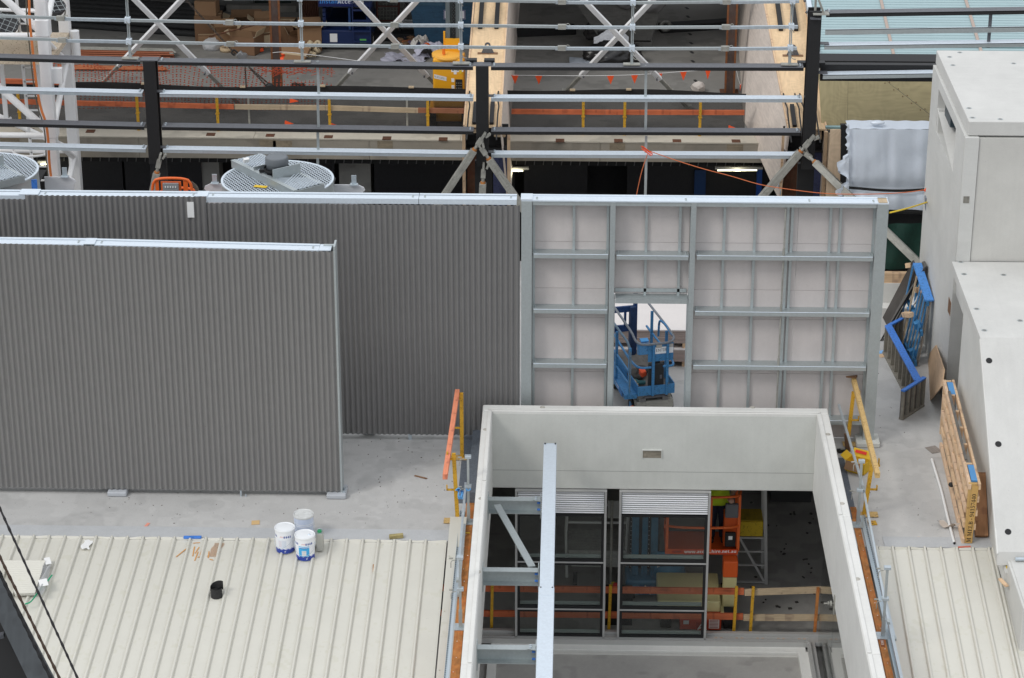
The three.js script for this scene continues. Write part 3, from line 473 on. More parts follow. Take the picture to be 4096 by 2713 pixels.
{ // right bay, higher rails towards the concrete block
  const t = thing('upper_rail_bay', 'black and galvanised rails running right from the tall black column', 'steel frame'), xa = 4.76, xb = 9.2, k = (y, x) => y + (x - xa) * .023;
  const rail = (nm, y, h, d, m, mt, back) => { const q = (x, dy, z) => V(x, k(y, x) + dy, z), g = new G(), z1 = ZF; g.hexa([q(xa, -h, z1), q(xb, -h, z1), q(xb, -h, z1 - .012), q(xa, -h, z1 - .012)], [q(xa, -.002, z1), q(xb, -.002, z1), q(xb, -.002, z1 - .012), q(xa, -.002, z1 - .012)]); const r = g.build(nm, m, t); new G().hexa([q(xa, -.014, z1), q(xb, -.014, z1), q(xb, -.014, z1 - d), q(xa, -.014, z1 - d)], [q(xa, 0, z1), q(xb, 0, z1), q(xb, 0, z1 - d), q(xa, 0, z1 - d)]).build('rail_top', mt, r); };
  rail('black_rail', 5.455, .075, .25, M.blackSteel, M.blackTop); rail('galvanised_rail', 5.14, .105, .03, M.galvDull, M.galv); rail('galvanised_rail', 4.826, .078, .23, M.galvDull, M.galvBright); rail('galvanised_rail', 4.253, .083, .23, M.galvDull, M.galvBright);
  new G().bx(xa - .02, xb, 4.05, 4.375, ZF - .42, ZF - .27).build('black_beam', M.blackSteel, t);
  const b = new G(); b.cyl(V(xa + .06, 5.46, ZF - .1), V(xa + .06, 5.5, ZF - .1), .025, .02, 8); b.cyl(V(xa + .06, 5.46, ZF - .17), V(xa + .06, 5.5, ZF - .17), .025, .02, 8); b.build('bolt', M.galv, t);
  const c = new G(); for (const y of [4.835, 4.262]) c.bx(xa - .1, xa + .09, y, y + .012, ZF - .2, ZF - .03); c.build('cleat', M.blackTop, t);
  const p = onZ(ZF, 3968, 60), q = onZ(ZF, 3955, 198); new G().bx(p.x - .03, p.x + .03, q.y, p.y, ZF - .14, ZF - .1).build('sag_rod', M.blackTop, t);
}
{ // scaffold handrail standing on the top rail
  const t = thing('scaffold_guardrail', 'galvanised tube guardrail standing on the top black rail', 'guardrail'), z = ZF - .1;
  const Xs = [-11.5, -8.43, -5.14, -2.11, 1.135, 4.125], yb = [4.46, 4.445, 4.403, 4.395, 4.4, 4.42];
  const R = [[5.285, 5.2, 5.155, 5.145, 5.13, 5.166], [4.85, 4.777, 4.735, 4.723, 4.715, 4.745]], top = [5.69, 5.67, 5.65, 5.635, 5.61, 5.66];
  const rails = [top, ...R];
  rails.forEach((ys, r) => { for (let i = 0; i < 5; i++) { const a = V(Xs[i], ys[i] + .01, z + .045), b = V(Xs[i + 1], ys[i + 1] + .01, z + .045); const s = .62, m = a.clone().lerp(b, s); if (i === 4) b.x += .12; new G().bar(a, m, .05, .05).build('rail_tube', M.galvDull, t); new G().bar(m.clone().add(V(-.22, -.012, .0)), b, .055, .055).build('rail_tube', M.galv, t); const c = new G(); c.box([m.x - .1, m.y + .005, m.z + .02], [.15, .09, .08]); c.tube([V(m.x - .05, m.y + .04, m.z + .05), V(m.x + .02, m.y + .075, m.z + .05), V(m.x + .05, m.y + .05, m.z + .05)], .008, 5); c.build('splice_clamp', M.galvOld, t); } });
  for (let i = 1; i < 6; i++) {
    const x = Xs[i], g = new G(); for (const s of [-.016, .016]) g.bx(x + s - .01, x + s + .01, R[1][i] - .02, 5.95, z - .02, z + .02); g.bx(x - .026, x + .026, yb[i] + .0, R[1][i] + .03, z - .03, z + .02); const p = g.build('post', M.galvDull, t);
    new G().bx(x - .16, x + .16, yb[i], yb[i] + .018, z - .07, z + .07).build('base_plate', M.galvOld, p);
    const c = new G(); for (const ys of rails) { c.box([x, ys[i] + .015, z + .03], [.1, .1, .13]); } c.each('clamp', M.galvBright, p);
    const h = new G(); h.tube([V(x + .02, R[1][i] - .16, z + .03), V(x + .06, R[1][i] - .19, z + .07), V(x + .11, R[1][i] - .2, z + .07)], .008, 5); for (const ys of rails) h.tube([V(x - .02, ys[i], z + .1), V(x + .03, ys[i] - .05, z + .11), V(x + .05, ys[i] - .09, z + .1)], .007, 5); h.build('pin', M.galvOld, p);
  }
}
// white push pull props crossing behind the frame
function prop(label, a, b, tip, w = .12) {
  const t = thing('push_pull_prop', label, 'prop', undefined), d = b.clone().sub(a), m = a.clone().addScaledVector(d, tip), e = d.clone().normalize(), nu = UP.clone().addScaledVector(e, -e.y).normalize(), side = nu.clone().multiplyScalar(.8).add(nu.clone().cross(e)).normalize().multiplyScalar(1); w *= .82;
  new G().bar(a, m, w, w, side, .008).build('tube', M.whiteSteel, t);
  new G().bar(m, b, w * .74, w * .74, side).build('inner_tube', M.galvOld, t);
  const h = new G(); for (const k of [.02, .06, .1]) { const p = m.clone().addScaledVector(d, -k); h.cyl(p.clone().add(V(0, 0, w / 2)), p.clone().add(V(0, 0, w / 2 + .006)), .014, .014, 8); } h.cyl(a.clone().lerp(m, .97).add(V(0, -.05, .06)), a.clone().lerp(m, .97).add(V(0, -.05, .14)), .02, .02, 8); h.build('pin_hole', M.greyPlas, t);
  const f = new G(); f.box([b.x, b.y + .03, b.z], [.16, .06, .16]); f.build('foot', M.galvOld, t); return t;
}
const SL = 1.65, ZE = -48.5; // upper slab level and its front edge
{
  const line = (pa, pb, za, zb2) => [onZ(za, ...pa), onZ(zb2, ...pb)];
  const ext = (a, b) => { const d = a.clone().sub(b).normalize(); a.addScaledVector(d, 1.2); return [a, b]; };
  const far = (pa, pb) => { const b = onY(SL + .03, ...pb); const a = onZ(b.z + 2.2, ...pa); return ext(a, b); };
  let q;
  q = far([745, -22], [408, 332]); prop('white prop with a grey tip sloping down left in the left bay', q[0], q[1], .84);
  q = far([540, 0], [957, 418]); prop('white prop sloping down right across the left bay', q[0], q[1], .76);
  q = far([1665, 5], [1338, 356]); prop('white prop sloping down left beside the blue lift', q[0], q[1], .85);
  q = far([1424, 0], [1760, 358]); prop('white prop sloping down right to the yellow mast lift', q[0], q[1], .88);
  q = far([2610, 0], [2262, 368]); prop('white prop sloping down left across the rubbish skip', q[0], q[1], .86);
  q = far([2335, 0], [2752, 432]); prop('white prop sloping down right across the rubbish skip', q[0], q[1], .78);
}
// galvanised raking props pinned to the frame columns
{
  const rk = (label, pa, pb, zb = ZF + .1) => {
    const t = thing('raking_prop', label, 'prop'), a = onZ(ZF + .1, ...pa), b = onZ(zb, ...pb), d = b.clone().sub(a).normalize();
    const e = b.y > .1 ? b.clone().addScaledVector(d, (b.y - .06) / -d.y) : b; new G().bar(a.clone().addScaledVector(d, .2), e, .135, .135, V(0, 0, 1), .01).build('tube', M.galvOld, t);
    const g = new G(); g.cyl(a.clone().addScaledVector(d, -.02), a.clone().addScaledVector(d, .22), .032, .032, 8); g.box([a.x, a.y, a.z], [.09, .16, .09], [0, 0, Math.atan2(d.y, d.x) + 1.57]); g.box(a.clone().addScaledVector(d, -.14).toArray(), [.04, .15, .14], [0, 0, Math.atan2(d.y, d.x) + 1.57]); g.box(a.clone().addScaledVector(d, -.16).add(V(.08, 0, .0)).toArray(), [.04, .11, .1], [0, 0, Math.atan2(d.y, d.x) + 1.2]); g.build('end_lug', M.galvOld, t);
    new G().cyl(a.clone().addScaledVector(d, .16), a.clone().addScaledVector(d, .21), .05, .05, 10).build('rust_collar', M.rust, t);
    new G().box([e.x, .03, e.z], [.3, .06, .24]).build('foot', M.galvOld, t);
  };
  rk('galvanised prop sloping left from the middle black column', [1918, 568], [1775, 785]); rk('galvanised prop sloping right from the middle black column', [1934, 605], [2058, 785]); rk('upright galvanised prop end below the middle column', [1933, 695], [1929, 785]);
  rk('galvanised prop sloping left from the tall black column', [3228, 577], [3045, 792]); rk('long galvanised prop sloping right from the tall black column', [3232, 622], [3702, 1078], -43.2); rk('pale stained prop under the left black column', [634, 655], [612, 760]);
}
// ------------------------------------------------------------------ condenser fans behind the screens
function fan(label, c, turn) {
  const t = thing('rooftop_fan', label, 'rooftop fan'), R = 1.0, y = c.y, wire = M.galvBright;
  new G().lathe([[R + .02, -.85], [R, -.1], [R, 0], [R + .012, .01], [R + .012, .024], [R - .02, .024], [R - .02, -.1], [R - .02, -.85]], V(c.x, y, c.z), 48).build('cowl', M.galvDull, t);
  // expanded mesh guard
  const g = new G(), e = .062; for (let i = -Math.ceil(R / e); i * e <= R; i++) for (const s of [1, -1]) { const d = i * e, h = Math.sqrt(Math.max(0, R * R - d * d)) - .01; if (h < .05) continue; const n = V(Math.cos(.52), 0, s * Math.sin(.52)), dir = V(-n.z, 0, n.x); g.bar(V(c.x, y + .03, c.z).addScaledVector(n, d).addScaledVector(dir, -h), V(c.x, y + .03, c.z).addScaledVector(n, d).addScaledVector(dir, h), .014, .006); }
  const mesh = g.build('mesh_guard', wire, t); mesh.userData.kind = 'stuff';
  new G().lathe([[R - .03, .026], [R + .01, .026], [R + .01, .036], [R - .03, .036], [R - .03, .026]], V(c.x, y, c.z), 48).build('guard_ring', M.galvBright, t);
  // motor bridge laid across
  const L = 2.05, W = .62, hh = .13, f = new G(); for (const s of [-1, 1]) f.bx(-L / 2, L / 2, .03, .03 + hh, s * W / 2 - .012, s * W / 2 + .012); f.bx(-L / 2 - .012, -L / 2, .03, .03 + hh, -W / 2, W / 2); f.bx(L / 2, L / 2 + .012, .03, .03 + hh, -W / 2, W / 2); for (const s of [-1, 1]) { f.bx(-L / 2, L / 2, .03 + hh, .045 + hh, s * W / 2 - s * .05 - .012, s * W / 2 - s * .05 + .07 * (s > 0 ? 1 : 0) + (s > 0 ? 0 : .012)); } f.bx(.3, .32, .05, .22 + hh, -W / 2 + .02, W / 2 - .02); f.bx(-.33, -.31, .05, .1 + hh, -W / 2 + .02, W / 2 - .02);
  const M4 = new THREE.Matrix4().makeRotationY(turn).setPosition(c.x, y, c.z); const bake = G0 => { for (const q of G0.a) q.applyMatrix4(M4); return G0; };
  const br = bake(f).build('motor_bridge', M.galvDull, t);
  const w = new G(); for (let i = -30; i <= 30; i++) for (const s of [1, -1]) { const x = i * .062, dx = W * .72 * s; let a = V(x - dx / 2, .04 + hh, -W / 2), b = V(x + dx / 2, .04 + hh, W / 2); const lim = L / 2 - .02; const clip = (p, q) => { if (Math.abs(p.x) > lim) { const k = (Math.sign(p.x) * lim - p.x) / (q.x - p.x || 1e-9); p.lerp(q, clamp(k)); } }; clip(a, b); clip(b, a); if (a.distanceTo(b) > .06 && Math.abs(a.x) <= lim + .01 && Math.abs(b.x) <= lim + .01 && Math.abs((a.x + b.x) / 2) > .42) w.bar(a, b, .014, .006); }
  bake(w).build('bridge_mesh', wire, br).userData.kind = 'stuff';
  const mo = new G(); mo.lathe([[0, .38], [.17, .38], [.205, .36], [.21, .25], [.19, .24], [.19, .12], [0, .1]], V(0, hh - .05, 0), 24); bake(mo).build('motor', mat(.14, .155, .17, { roughness: .5 }), br);
  const mb = new G(); mb.lathe([[.24, .2], [.25, .16], [.2, .1], [0, .1]], V(0, hh - .08, 0), 16); for (let k = 0; k < 4; k++) mb.box([Math.cos(k * 1.57 + .4) * .26, hh + .08, Math.sin(k * 1.57 + .4) * .26], [.12, .05, .05], [0, -k * 1.57 - .4, 0]); bake(mb).build('motor_mount', M.black, br);
  // casing of the unit below
  const cs = new G(); cs.bx(c.x - 1.5, c.x + 1.5, y - 2.2, y - .82, c.z - 1.12, c.z + 1.0); cs.build('casing', mat(.55, .56, .58, { map: T.paint, roughness: .5 }), t);
  const bz = c.z - .95, by = y - .42, wall = new G(); for (const s of [-1, 1]) wall.prism([V(c.x + s * .9, by - .7, bz), V(c.x + s * 1.4, by - .7, bz), V(c.x + s * 1.44, by - .14, bz), V(c.x + s * 1.48, by - .1, bz), V(c.x + s * 1.46, by - .05, bz), V(c.x + s * 1.36, by, bz), V(c.x + s * .9, by, bz)], V(0, 0, -.03)); wall.each('side_baffle', mat(.6, .61, .63, { map: T.paint, roughness: .5 }), t);
  const lg = new G(); for (const s of [-1, 1]) { lg.bx(c.x + s * 1.28 - .045, c.x + s * 1.28 + .045, by, by + .18, bz - .03, bz - .01); lg.bx(c.x + s * 1.28 - .07, c.x + s * 1.28 + .07, by + .001, by + .02, bz - .06, bz + .06); } lg.each('lifting_lug', M.galv, t);
  const bd = new G(); for (let k = 0; k < 5; k++) bd.box([c.x + Math.cos(k * 1.257) * .55, y - .12, c.z + Math.sin(k * 1.257) * .55], [.75, .02, .26], [0, -k * 1.257, .0]); bd.each('fan_blade', mat(.1, .11, .12, { roughness: .5 }), t);
  new G().bx(c.x - .95, c.x + .95, y - .3, y - .28, c.z - .95, c.z + .95).build('coil_face', M.black, t);
  return t;
}
{
  const f = fan('large round rooftop fan with a mesh guard beside the orange basket', onZ(-41.5, 1110, 722), -.88);
  const y = onY(3.345, 1042, 747); new G().box([y.x, 3.35, y.z], [.24, .005, .1], [0, -.25, 0]).build('warning_sticker', M.yellowPlas, f);
  const w = onY(3.62, 984, 632); new G().box([w.x, 3.58, w.z], [.1, .07, .06], [.4, .5, 0]).build('label_tag', M.paper, f);
  const g = fan('large round rooftop fan cut off at the left edge behind the mast', onZ(-41.5, -73, 690), -.88);
  const b = onZ(-40.45, 137, 742); new G().box([b.x, b.y, b.z], [.1, .22, .01], [0, .3, 0]).build('blue_sticker', M.blueBright, g);
}
{ // orange basket of a lift, its top showing above the screen
  const t = thing('lift_basket', 'orange work basket with control box showing above the screen', 'lift basket'), z = -41.2;
  const p = (x, y, zz = z) => onZ(zz, x, y), a = p(600, 770), b = p(770, 770), yt = p(690, 716).y, y0 = 1.5, x0 = a.x, x1 = b.x;
  const fr = new G(); fr.tube([V(x0, y0, z), V(x0 + .03, yt - .35, z), V(x0 + .09, yt - .04, z), V(x0 + .18, yt, z), V(x1 - .14, yt, z), V(x1 - .05, yt - .04, z), V(x1, yt - .35, z), V(x1 + .01, y0, z)], .026, 8, 60);
  fr.tube([V(x0, y0, z - .9), V(x0, yt - .6, z - .9), V(x1, yt - .6, z - .9), V(x1, y0, z - .9)], .024, 8, 40); fr.bx(x0, x1, y0 - .06, y0, z - .95, z + .02); for (const x of [x0, x1]) fr.bx(x - .02, x + .02, y0 + .5, y0 + .54, z - .9, z); fr.build('frame', M.orange, t);
  const pn = new G(); pn.bx(x0 + .1, x0 + .16, 1.9, yt - .03, z - .02, z); pn.bx(x0 + .2, x1 - .2, 1.9, yt - .05, z - .024, z - .004); pn.bx(x1 - .16, x1 - .08, 1.9, yt - .03, z - .02, z); pn.bx(x0 + .04, x1 - .04, 1.9, yt - .25, z - .018, z - .002); pn.build('panel', M.orange, t);
  const xm = (x0 + x1) / 2; const cb = new G(); cb.bx(xm - .14, xm + .14, yt - .2, yt - .07, z + .005, z + .06); for (const s of [-.14, .12]) cb.bx(xm + s, xm + s + .02, yt - .6, yt - .2, z + .005, z + .05); cb.build('control_box', mat(.25, .26, .27, { roughness: .5 }), t); const sw = new G(); for (let i = 0; i < 5; i++) sw.box([xm - .09 + i * .045, yt - .13, z + .065], [.02, .03, .012]); sw.build('switch', M.white, t);
  const st = new G(); st.bx(x0 + .16, x0 + .36, yt - .4, yt - .3, z + .003, z + .006); st.bx(x1 - .4, x1 - .18, yt - .4, yt - .3, z + .003, z + .006); st.build('warning_sticker', M.yellowPlas, t);
  const cb2 = new G(); for (let i = 0; i < 6; i++) cb2.tube([V(x1 - .02, yt - .06 - i * .01, z - .05), V(x1 + .08 + i * .012, yt - .2 - i * .04, z - .1), V(x1 + .03 + i * .03, yt - .45, z - .08), V(x1 + .12, yt - .65, z)], .012, 5); cb2.build('cable', mat(.16, .13, .1), t);
}
// ------------------------------------------------------------------ white lattice mast at the left
{
  const t = thing('crane_mast', 'white lattice crane mast with ladder at the left edge', 'crane mast'), za = -46, zb = -48, xr = -10.26, xl = -12.26, w = .22, y0 = -3.7, y1 = 8;
  for (const [x, z] of [[xr, za], [xr, zb], [xl, za], [xl, zb]]) new G().bx(x - w / 2, x + w / 2, y0, y1, z - w / 2, z + w / 2, .02).build('leg', M.whiteSteel, t);
  const tb = (a, b, r) => new G().cyl(a, b, r * .74, r * .74, 12).build('lattice_tube', M.whiteSteel, t), ph = 2.04; let lev = []; for (let k = 0; k < 5; k++) lev.push(-1.35 + k * ph);
  const yA = onZ(za, 130, 541).y; // front face horizontals and diagonals
  for (let k = -2; k < 4; k++) {
    const y = yA + k * ph; tb(V(xl, y, za), V(xr - .05, y, za), .075); tb(V(xl, y + 1.02, zb), V(xr - .05, y + 1.02, zb), .07);
    tb(V(xl, y + ph, za + .02), V(xr - .08, y + .12, za + .02), .1); tb(V(xr - .06, y + 1.05, zb), V(xl, y + 2.0, zb), .08);
    tb(V(xr, y + .95, zb + .05), V(xr, y - .02, za - .08), .085); tb(V(xr, y + .9, zb + .05), V(xr, y + ph - .1, za - .05), .085); tb(V(xl, y + .95, zb), V(xl, y, za), .08);
  }
  const sl = new G(); for (const y of [2.55, 4.62]) { sl.bx(xr - .14, xr + .14, y, y + .35, za - .14, za + .135, .03); } sl.each('leg_sleeve', M.whiteSteel, t);
  const gp = new G(); for (const y of [3.95, 6]) { gp.bx(xr - .02, xr + .26, y - .2, y + .02, zb - .06, zb + .1); gp.cyl(V(xr + .22, y - .32, zb + .14), V(xr + .22, y + .22, zb + .14), .09, .09, 12); gp.bx(xr + .06, xr + .3, y - .3, y, za - .12, za + .02); } gp.each('connector', M.whiteSteel, t);
  // ladder inside
  const lx = -10.95, lz = -47.2, ld = new G(); for (const s of [0, .36]) ld.bar(V(lx + s, 0, lz), V(lx + s - .1, 8, lz), .06, .03, V(0, 0, 1)); for (let y = 0; y < 8; y += .3) ld.bar(V(lx - y * .0125, y, lz), V(lx + .36 - y * .0125, y, lz), .03, .03); ld.build('ladder', M.whiteSteel, t);
  const rg = new G(); for (const x of [-11.35, -10.62]) rg.bar(V(x, 2.6, -46.9), V(x, 4.3, -46.9), .09, .05, V(0, 0, 1)); for (const y of [1.95, 2.62, .55]) { const pts = []; for (let a = 0; a <= 10; a++) { const f = Math.PI * a / 10; pts.push(V(-10.85 + Math.cos(f) * .42, y, -46.95 + Math.sin(f) * .42)); } rg.tube(pts, .025, 6); } rg.each('ladder_hoop', M.whiteSteel, t);
  const pf = new G(); pf.bx(xl, xr + .1, 4.0, 4.12, zb + .1, za - .1); pf.bx(xl, xr, 4.12, 4.45, za - .28, za - .24); pf.each('platform', mat(.6, .5, .38, { map: T.worn, roughness: .8 }), t);
  const hr = new G(); hr.tube([V(-12, 5.55, -46.4), V(-11.05, 5.55, -46.4), V(-10.85, 5.65, -46.5), V(-10.8, 6.2, -46.5)], .04, 8); hr.tube([V(-12, 5.1, -46.2), V(-10.4, 5.05, -46.2)], .035, 8); hr.each('handrail', M.whiteSteel, t);
}
{ const t = thing('orange_hose', 'orange hose hanging down beside the mast leg', 'hose'); const pts = [[115, -30], [118, 80], [128, 180], [137, 270], [150, 370], [165, 440], [182, 490], [192, 560], [196, 640], [206, 730]].map(([x, y]) => onZ(-45.72, x, y)); new G().tube(pts, .026, 8, 60).build('hose', mat(.75, .22, .06, { roughness: .6 }), t); new G().tube(pts.map(p => p.clone().add(V(-.05, 0, .02))), .014, 6, 60).build('cable', mat(.12, .11, .08), t); }
for (const [label, px, py, ry] of [['dark floodlight clamped between the mast legs', 210, 35, .5], ['dark floodlight on the mast platform at the left edge', 22, 105, -.2]]) {
  const t = thing('floodlight', label, 'floodlight'), p = onZ(-46.9, px, py), m = new THREE.Matrix4().makeRotationFromEuler(new THREE.Euler(.5, ry, -.3)).setPosition(p), bake = q => { for (const a of q.a) a.applyMatrix4(m); return q; };
  const h = new G(); h.lathe([[.05, -.16], [.16, -.14], [.24, .02], [.25, .1], [.235, .1], [.22, .03], [0, -.05]], V(0, 0, 0), 20); bake(h).build('housing', mat(.06, .06, .065, { roughness: .5 }), t);
  const gr = new G(); for (let i = -3; i <= 3; i += 2) { gr.box([i * .06, .11, 0], [.008, .008, .44]); gr.box([0, .112, i * .06], [.44, .008, .008]); } bake(gr).build('wire_guard', M.galvDull, t); const br = new G(); br.tube([V(-.26, 0, 0), V(-.27, -.2, 0), V(0, -.26, 0), V(.27, -.2, 0), V(.26, 0, 0)], .015, 6); bake(br).build('bracket', M.galvOld, t);
}
// ------------------------------------------------------------------ boxed timber beams
{
  const yn = 2.735, yf = 3.85, zn = -46.3, zf = -51.5, K = (x, z) => V(x, mix(yn, yf, (zn - z) / 5.2), z);
  const beam = (label, L, R, foot, footEnd) => { // L,R: top edge x at near and far; foot: side face foot points
    const t = thing('boxed_timber_beam', label, 'timber beam'), far = -53.6;
    const e = (a, b, z) => mix(a, b, (zn - z) / 5.2);
    const n = 3; for (let i = 0; i < n; i++) { const z0 = mix(zn, far, i / n), z1 = mix(zn, far, (i + 1) / n); const a = K(e(...L, z0), z0), b = K(e(...R, z0), z0), c = K(e(...R, z1), z1), d = K(e(...L, z1), z1); new G().hexa([a.clone().add(V(.012, -.03, -.003)), b.clone().add(V(-.012, -.03, -.003)), c.clone().add(V(-.012, -.03, .003)), d.clone().add(V(.012, -.03, .003))], [a.clone().add(V(.012, 0, -.003)), b.clone().add(V(-.012, 0, -.003)), c.clone().add(V(-.012, 0, .003)), d.clone().add(V(.012, 0, .003))]).build('top_board', M.ply, t); }
    const sd = (A, B, f, name, m) => new G().hexa([f[0], f[1], B, A], [f[0], f[1], B, A].map(p => p.clone().add(V(L[0] < 0 ? -.03 : .03, 0, 0)))).build(name, m, t);
    return { t, K, e, sd, far };
  };
  { // left beam
    const b = beam('plywood boxed beam running back from the middle black column', [-2.135, -2.099], [-1.384, -1.368]), z = zn, A = b.K(-1.384, z), B = b.K(-1.368, b.far);
    b.sd(A, B, [V(-1.21, .8, z), V(-1.3, SL, -59.3)], 'side_board', M.plyGrey); new G().hexa([V(-2.13, .9, z), V(-2.1, .9, -59), V(-2.1, yf + .4, b.far), V(-2.135, yn, z)], [V(-2.1, .9, z), V(-2.07, .9, -59), V(-2.07, yf + .4, b.far), V(-2.105, yn, z)]).build('side_board', M.plyGrey, b.t);
    const tr = new G(); for (const x of [-2.12, -1.4]) tr.bar(b.K(x, z), b.K(x, b.far), .035, .05); for (const x of [-2.125, -1.235]) tr.bx(x - .03, x + .03, .8, yn - .04, z, z + .08); tr.build('edge_batten', M.timber, b.t);
    endOf(b.t, -2.1, -1.25, z, -1.71); straps(b, [-1.92, -1.58]);
  }
  { // right beam
    const b = beam('plywood boxed beam running back from the tall black column', [4.283, 4.08], [5.03, 4.97]), z = zn, A = b.K(4.283, z), B = b.K(4.0, b.far);
    b.sd(A, B, [V(4.15, 1.24, z), V(3.66, SL, -50)], 'side_board', M.plyGrey); new G().faces([[B, V(3.66, SL, -50), V(4.03, SL, -59.5), V(4.03, 5.5, -59.5)]]).build('side_board', M.plyGrey, b.t);
    new G().hexa([V(5.0, .9, z), V(5, .9, -53), V(5, yf + .3, -53), V(5.03, yn, z)], [V(4.97, .9, z), V(4.97, .9, -53), V(4.97, yf + .3, -53), V(5, yn, z)]).build('side_board', M.plyGrey, b.t);
    const tr = new G(); tr.bar(b.K(4.27, z), b.K(4.04, b.far), .035, .05); tr.bar(b.K(5.02, z), b.K(4.96, b.far), .035, .05); tr.bx(4.15, 4.2, .5, yn - .04, z, z + .07); tr.bx(4.98, 5.05, .5, yn - .04, z, z + .07); tr.build('edge_batten', M.timber, b.t);
    endOf(b.t, 4.2, 4.99, z, 4.56); straps(b, [4.4, 4.72]);
    const ht = new G(); for (const [x, y] of [[2960, 40], [2975, 240], [3052, 555], [3082, 655], [3115, 745], [3122, 770]]) { const p = onX(4.13, x, y); ht.sph(p, .03, [.6, 2.2, 1], 8); } ht.build('lifting_ferrule', M.galv, b.t);
    new G().bx(5.06, 5.3, .6, 2.68, -46.24, -46.2).build('end_cheek', M.plyPink, b.t);
  }
  function endOf(t, x0, x1, z, xc) { // stained steel and ply seen in the end
    const g = new G(); g.bx(x0 + .03, x0 + .33, .5, 2.2, z - .2, z - .16); g.build('end_steel', M.rustDark, t); new G().bx(x1 - .3, x1 - .02, .5, 2.2, z - .2, z - .16).build('end_steel', mat(.05, .06, .14, { map: T.worn }), t); new G().bx(x0, x1, .5, 2.68, z - .34, z - .3).build('end_back', M.black, t);
    new G().bx(x0 + .02, x1 - .02, 2.24, 2.27, z - .2, z - .02).build('end_shelf', M.blackSteel, t); new G().bx(x0 + .05, x0 + .3, 2.58, 2.68, z - .1, z - .02, .02).build('end_block', M.timberOld, t); new G().bx(x1 - .28, x1 - .05, 2.5, 2.68, z - .1, z - .02, .02).build('end_block', M.timberOld, t);
  }
  function straps(b, xs) { // black steel flats, rods and a lifting eye on the top boards
    for (const x of xs) { new G().bar(b.K(x, -46.35).add(V(0, .035, 0)), b.K(x, -46.35 - .8).add(V(0, .035, 0)), .085, .05).build('strap', M.black, b.t); new G().bar(b.K(x - .02, -50.2).add(V(0, .05, 0)), b.K(x - .02, -53).add(V(0, .05, 0)), .09, .08).build('strap', M.black, b.t); }
    const xm = (xs[0] + xs[1]) / 2, k = b.K(xm, -49.2); const g = new G(); g.box([k.x, k.y + .01, k.z], [.24, .02, .05]); const sh = new THREE.Shape(); sh.moveTo(-.13, 0); sh.lineTo(-.06, .16); sh.absarc(0, .16, .06, Math.PI, 0, true); sh.lineTo(.13, 0); const ho = new THREE.Path(); ho.absarc(0, .15, .028, 0, Math.PI * 2); sh.holes.push(ho); g.add(new THREE.ExtrudeGeometry(sh, { depth: .02, bevelEnabled: false, curveSegments: 10 }), new THREE.Matrix4().setPosition(k.x, k.y + .015, k.z)); g.build('lifting_eye', M.blackTop, b.t);
    new G().box([k.x, k.y + .004, k.z + .02], [.42, .012, .07], [.21, 0, 0]).build('cut_out', M.timberDark, b.t);
    const s = new G(); for (const x of [xs[0] - .12, xs[0] + .11, xs[1] - .11, xs[1] + .12]) { s.tube([b.K(x, -45.6).add(V(0, .1, 0)), b.K(x, -46.6).add(V(0, .12, 0)), b.K(x + .01, -46.9).add(V(0, .1, 0)), b.K(x - .02, -47.2).add(V(0, .08, 0)), b.K(x - .02, -47.6).add(V(0, .03, 0))], .016, 6); } for (const x of xs) s.box([x, 4.36, -45.34], [.2, .1, .16]); s.build('seat_bracket', M.blackSteel, b.t);
  }
}
// ------------------------------------------------------------------ right rear: translucent roof, ply, wrapped unit, tarp
{
  const t = thing('translucent_roof', 'pale teal ribbed translucent roof sheets behind the upper rails', 'roof'), P = (x, k) => V(x, 3.46 + k * .17, -47.9 - k);
  const xs = [5.05, 6.55, 8.35, 10.2], skew = .0; for (let i = 0; i < 3; i++) for (const [k0, k1] of [[0, 1.02], [1.03, 4.6], [4.62, 9]]) { const g = new G(); g.hexa([P(xs[i] + .02, k0), P(xs[i + 1] - .02, k0), P(xs[i + 1] - .02, k1), P(xs[i] + .02, k1)].map(p => p.add(V(0, -.03, 0))), [P(xs[i] + .02, k0), P(xs[i + 1] - .02, k0), P(xs[i + 1] - .02, k1), P(xs[i] + .02, k1)]); const r = g.build('roof_sheet', M.teal, t); const rb = new G(); for (let k = k0 + .06; k < k1; k += .12) rb.bar(P(xs[i] + .03, k).add(V(0, .003, 0)), P(xs[i + 1] - .03, k).add(V(0, .003, 0)), .014, .003); rb.build('flute', M.teal, r).userData.kind = 'stuff'; }
  for (const x of [6.55, 8.35]) new G().bar(P(x, -.02).add(V(0, .01, 0)), P(x, 9).add(V(0, .01, 0)), .06, .03).build('glazing_bar', mat(.42, .33, .28, { roughness: .6 }), t);
  for (const k of [1.025, 4.61]) new G().bar(P(5.05, k), P(10, k), .04, .035).build('purlin_line', mat(.16, .24, .25), t);
  new G().bar(P(5.0, -.05), P(5.0, 9), .1, .14).build('edge_gutter', M.galvBright, t); const cl = new G(); for (let k = .3; k < 8; k += .55) cl.sph(P(4.92, k).add(V(0, .05, 0)), .03, [1, 1, 1], 6); cl.build('clip', M.greyPlas, t);
}
